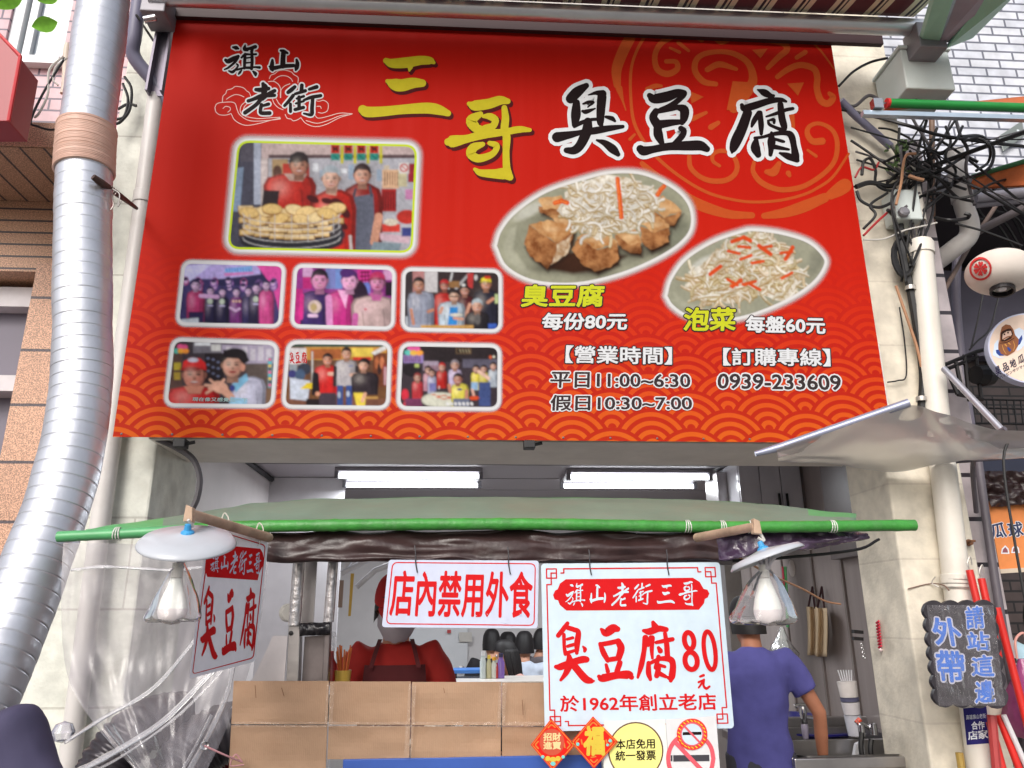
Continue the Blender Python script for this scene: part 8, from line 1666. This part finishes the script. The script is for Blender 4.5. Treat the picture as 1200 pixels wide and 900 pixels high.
    # shirt: trunk and sleeves as one cloth
    if shirt:
        mb = MB(); g = .022*k
        loft(mb, [(J(0, 0, .73 if not seated else .90), .172*k*wide, .130*k), (J(0, 0, .90), .168*k*wide, .128*k), (J(0, 0, 1.05), .158*k*wide, .120*k), (J(0, 0, 1.2), .168*k*wide, .124*k), (J(0, .004, 1.31), .178*k*wide, .118*k), (J(0, .01, 1.385), .150*k*wide, .090*k), (J(0, .016, 1.425), .090*k, .066*k), (J(0, .02, 1.445), .066*k, .058*k)])
        for s_ in (-1, 1):
            e = .62 if sleeve == 'short' else 1.0; m1 = sh[s_]*(1-e)+el[s_]*e
            pts = [J(s_*.10, .0, 1.35), sh[s_]+Vector((0, 0, -.01)), sh[s_]*.6+m1*.4, m1]; rs_ = [.070*k, .086*k, .078*k, .070*k if sleeve == 'short' else .056*k]
            if sleeve == 'long': pts += [el[s_]*.5+wr[s_]*.5, wr[s_]*.95+el[s_]*.05]; rs_ += [.050*k, .040*k]
            mb.tube(pts, rs_, 16)
        o = bld(mb, 'shirt', mat('shirt_%d_%d_%d' % tuple(shirt), shirt, 0.85, var=0.14, vs=7, bump=0.35, bs=9), .011, 8)
        tx = bpy.data.textures.get('cloth_folds') or bpy.data.textures.new('cloth_folds', 'CLOUDS'); tx.noise_scale = 0.16; tx.noise_depth = 2
        dm = o.modifiers.new('folds', 'DISPLACE'); dm.texture = tx; dm.strength = 0.030; dm.mid_level = 0.5
    mb = MB(); loft(mb, [(Vector((0, 0, zh-.06)), .165*k*wide, .125*k), (J(0, 0, .96), .150*k*wide, .115*k)])
    for s_ in (-1, 1): mb.tube([hp[s_]+Vector((0, 0, .02)), kn[s_], (kn[s_]+an[s_])/2, an[s_]+Vector((0, 0, .02))], [.098*k, .075*k, .068*k, .062*k], 14)
    bld(mb, 'trousers', mat('trousers_%d_%d_%d' % tuple(trousers), trousers, 0.8, var=0.15), .013, 5)
    for s_ in (-1, 1):
        mb = MB(); mb.tube([an[s_]+Vector((0, .055, -.035)), an[s_]+Vector((0, -.05, -.035)), an[s_]+Vector((0, -.16, -.05))], [.040, .044, .034], 10); bld(mb, 'shoe', mat('shoe_dark', (40, 38, 40), 0.5))
    # hair or cap
    if hair:
        n = 30; vs = []; fs = []
        low = {'short': -.06, 'long': -.03}[hair]; prof = []
        for i in range(9):
            ph = i/8*math.pi*.5; prof.append((math.cos(ph), math.sin(ph)))
        for i, (cr_, sz) in enumerate(prof):
            for q in range(n):
                a = 2*math.pi*q/n; c, s_ = math.cos(a), math.sin(a); fr = max(0, -s_); g = 1+.05*nz(a*3, i*.8, 5)
                zl = (.055*fr**.5+low*(1-fr**.6)) if i == 0 else None; z = (.055*fr**.5+low*(1-fr**.6))*(1-sz)+.144*sz
                vs.append(HP(c*.094*cr_**.62*g, (.121*s_ if s_ > 0 else .101*s_)*cr_**.62*g, z))
        for i in range(8):
            for q in range(n): q2 = (q+1) % n; fs.append((i*n+q, i*n+q2, (i+1)*n+q2, (i+1)*n+q))
        mb = MB(); mb.add(vs, fs)
        if hair == 'long':
            rl = random.Random(4)
            for q in range(60):
                a = R(rl.uniform(-20, 200)); c, s_ = math.cos(a), math.sin(a)
                P_ = [HP(c*.07, .085*s_+.01, .06), HP(c*.092, .105*s_+.02, -.02), HP(c*.10, .10*s_+.04, -.12), HP(c*.10+rl.uniform(-.02, .02), .09*s_+.06, -.24), HP(c*.085, .08*s_+.06, -.33+rl.uniform(-.04, .04))]
                mb.tube(spline([tuple(v) for v in P_], 3), [.018*(1-i/15) +.003 for i in range(13)], 6)
        bld(mb, 'hair', HR)
    if cap and hair: 
        mb = MB(); mb.grid(lambda u, v: HP(math.cos(math.pi*(.02+.96*u))*(.080-.010*v), .106*math.sin(math.pi*(.02+.96*u))-.012*v+.008, .036-.075*v), 16, 5); bld(mb, 'nape_hair', HR)
    if cap:
        n = 30; vs = []; fs = []
        for i in range(8):
            ph = i/7*math.pi*.5; cr_, sz = math.cos(ph), math.sin(ph)
            for q in range(n): a = 2*math.pi*q/n; c, s_ = math.cos(a), math.sin(a); vs.append(HP(c*.094*cr_**.6, (.114*s_ if s_ > 0 else .104*s_)*cr_**.6, .035+.112*sz))
        for i in range(7):
            for q in range(n): q2 = (q+1) % n; fs.append((i*n+q, i*n+q2, (i+1)*n+q2, (i+1)*n+q))
        mb = MB(); mb.add(vs, fs)
        # strap across the opening at the back
        CM = mat('cap_%d_%d_%d' % tuple(cap), cap, 0.8, var=0.1); o = bld(mb, 'cap', CM)
        mb = MB(); bv = []
        for q in range(13):
            a = math.pi+math.pi*q/12; c, s_ = math.cos(a), math.sin(a); bv.append((c, s_))
        mb.add([HP(c*.084, .100*s_, .040) for c, s_ in bv]+[HP(c*.078, .10*s_-.075*abs(s_)**.7, .024-.016*abs(s_)) for c, s_ in bv], [(i, i+1, 14+i, 13+i) for i in range(12)]); bld(mb, 'brim', CM)
        mb = MB(); mb.tube([HP(math.cos(a)*.0885, .1145*math.sin(a), .034) for a in [math.pi*q/14 for q in range(15)]], .006, 6, flat=.4); bld(mb, 'strap', mat('strap_black', (22, 20, 22), 0.5))
    if mask:
        mb = MB(); nn = 14; vs = []
        for j, (z, sc_, fy) in enumerate(((-.005, .9, .098), (-.03, 1.0, .114), (-.065, 1.0, .108), (-.105, .75, .092))):
            for q in range(nn+1): a = math.pi+math.pi*(q/nn*.9+.05); vs.append(HP(math.cos(a)*.080*sc_, fy*math.sin(a), z+.004*math.sin(q*1.7)))
        mb.add(vs, [(j*(nn+1)+q, j*(nn+1)+q+1, (j+1)*(nn+1)+q+1, (j+1)*(nn+1)+q) for j in range(3) for q in range(nn)]); bld(mb, 'mask', mat('mask_grey', (190, 180, 188), 0.9, var=.06))
    if apron:
        AM = mat('apron_%d_%d_%d' % tuple(apron), apron, 0.85, var=0.12, vs=9)
        mb = MB(); mb.grid(lambda u, v: J((u-.5)*(.30+.12*v)*wide, -.182-.004*math.sin(u*9)+.05*(2*u-1)**2, 1.36-.55*v), 16, 16); bld(mb, 'apron', AM)
        for s_ in (-1, 1): mb = MB(); mb.grid(lambda u, v: J(s_*(.128-.022*u-.035*v)*wide, -.180+.18*v*v, 1.35+.105*v), 2, 10); bld(mb, 'apron_strap', AM)
    if cuff:
        for s_ in (-1, 1): mb = MB(); mb.tube([el[s_]*.55+(sh[s_])*.45, el[s_], el[s_]*.35+wr[s_]*.65], [.054*k, .050*k, .042*k], 14); bld(mb, 'arm_cover', mat('cuff_%d' % cuff[0], cuff, 0.8))
    if glove:
        for s_ in (-1, 1):
            mb = MB(); d_ = (wr[s_]-el[s_]).normalized(); hand(mb, wr[s_]-d_*.01, d_, p.get('up%d' % s_, (0, 0, 1)), p.get('th%d' % s_, s_), k*1.12, p.get('curl', .45)); mb.tube([wr[s_]-d_*.06, wr[s_]+d_*.02], [.042*k, .036*k], 14); bld(mb, 'glove', mat('glove_cream', (206, 190, 176), 0.8, var=.08), .006, 3)
    return t
# the navy shoulder in the lower left corner: someone walking past, facing the shop
c = at(-136, 850, 1.5); b = (c.x, c.y, 0)
person('person in a dark navy t-shirt cut off by the lower left corner', b, R(165), 1.72, shirt=(66, 62, 88), trousers=(46, 50, 70), wide=1.42, skin=SKN, pose={'el-1': (-.40, .0, 1.12), 'wr-1': (-.45, -.06, .88), 'el1': (.40, .0, 1.12), 'wr1': (.45, -.06, .88)})
# the cook
c = at(464, 760, 3.30); zb0 = c.z-1.37
cook = person('person in red shirt, dark red apron and red cap cooking behind the cardboard', (c.x, c.y, 0.17), R(4), 1.60, shirt=(168, 34, 28), trousers=(40, 38, 44), cap=(196, 32, 34), mask=True, glove=True, apron=(84, 24, 28), cuff=(28, 24, 28), wide=0.80, headdown=R(22), lean=R(7),
  pose={'el-1': (-.22, -.08, 1.12), 'wr-1': (-.19, -.26, 1.19), 'el1': (.21, -.04, 1.10), 'wr1': (.14, -.24, 1.06), 'up-1': (0, 0, 1), 'up1': (0, 0, 1), 'curl': .9})
# the man in the purple shirt, seen from behind
c = at(884, 800, 4.15)
person('person in a purple t-shirt and black cap standing with back turned by the sink', (c.x, c.y, .10), R(172), 1.60, shirt=(84, 82, 150), trousers=(60, 60, 70), skin=SKT, cap=(22, 20, 24), hair='short', wide=1.02, headturn=R(10),
  pose={'el-1': (-.31, .0, 1.06), 'wr-1': (-.33, -.10, .80)})
# seated customers
def seat(label, px, py, Y, yaw, shirt, hair='short', **kw):
    c = at(px, py+9, Y); zs_ = c.z-(0.45+(1.60-.9)*1.0)      # top of head under the pixel
    return person(label, (c.x, c.y, max(FZ, zs_)), yaw, 1.60, shirt=shirt, seated=True, hair=hair, vx=.012, group=None, **kw)
GRP = 'customers seated in the shop'
for a in (('person in a black top seated with back turned, leftmost of the customers', 577, 738, 7.6, R(185), (34, 32, 38)), ('person in a dark top seated half hidden behind the one in black', 597, 741, 7.9, R(200), (70, 66, 74)), ('person in a white t-shirt seated behind the long haired customer', 614, 741, 7.3, R(170), (196, 206, 222)), ('person in a grey top at the edge of the price sign', 633, 737, 7.7, R(120), (120, 112, 116))):
    o = seat(*a); o['group'] = GRP
o = seat('person with long dark hair and a pale pink top seated sideways', 608, 751, 6.75, R(-75), (206, 160, 150), hair='long', lean=R(8)); o['group'] = GRP
for k, (px, Y) in enumerate(((577, 7.6), (614, 7.3), (608, 6.75), (597, 7.9), (633, 7.7))):
    pp = at(px, 780, Y); t = thing('customer_stool', ['stool under the customer in black', 'stool under the customer in white', 'stool under the long haired customer', 'stool under the half hidden customer', 'stool under the customer in grey'][k], 'stool', (pp.x, pp.y, FZ), 'stools under the customers')
    mb = MB(); mb.lathe([(0, .29), (.15, .29), (.16, .27), (.15, .25), (0, .25)], (pp.x, pp.y, FZ), (0, 0, 1), 20); mb.build('seat', mat('stool_red', (150, 50, 44), 0.5), t, smooth=True)
    for q in range(4): a = q*math.pi/2+.7; mb = MB(); mb.tube([(pp.x+.10*math.cos(a), pp.y+.10*math.sin(a), FZ+.25), (pp.x+.15*math.cos(a), pp.y+.15*math.sin(a), FZ)], .012, 6); mb.build('leg', STEEL, t)
# someone working in the neighbouring stall, an arm and a sleeve in view
c = at(1212, 700, 4.6)
person('person in a pale blue top reaching out at the right edge below the orange sign', (c.x, c.y, 0.1), R(-20), 1.60, shirt=(176, 206, 220), skin=SKN, pose={'el-1': (-.30, -.12, 1.30), 'wr-1': (-.26, -.36, 1.20)})
pbg = thing('magenta_bag', 'magenta plastic bag hanging at the right edge beside the red pole', 'bag', tuple(at(1198, 850, 3.7)))
mb = MB(); mb.lathe([(.02, 0), (.035, -.05), (.08, -.14), (.11, -.26), (.10, -.34), (0, -.36)], at(1198, 772, 3.7), (0, 0, 1), 24, fn=lambda a, i: 1+.15*math.sin(a*3+i)+.08*math.sin(a*8+i*2)); mb.build('film', mat('magenta_film', (150, 70, 120), 0.2, var=.2, bump=.5, bs=30), pbg, smooth='all')
mb = MB(); mb.tube(spline([at(1192, 772, 3.69), at(1190, 750, 3.69), at(1200, 742, 3.69), at(1204, 760, 3.69)], 5), .006, 6); mb.build('handle', mat('pink_film', (206, 150, 140), 0.3), pbg)
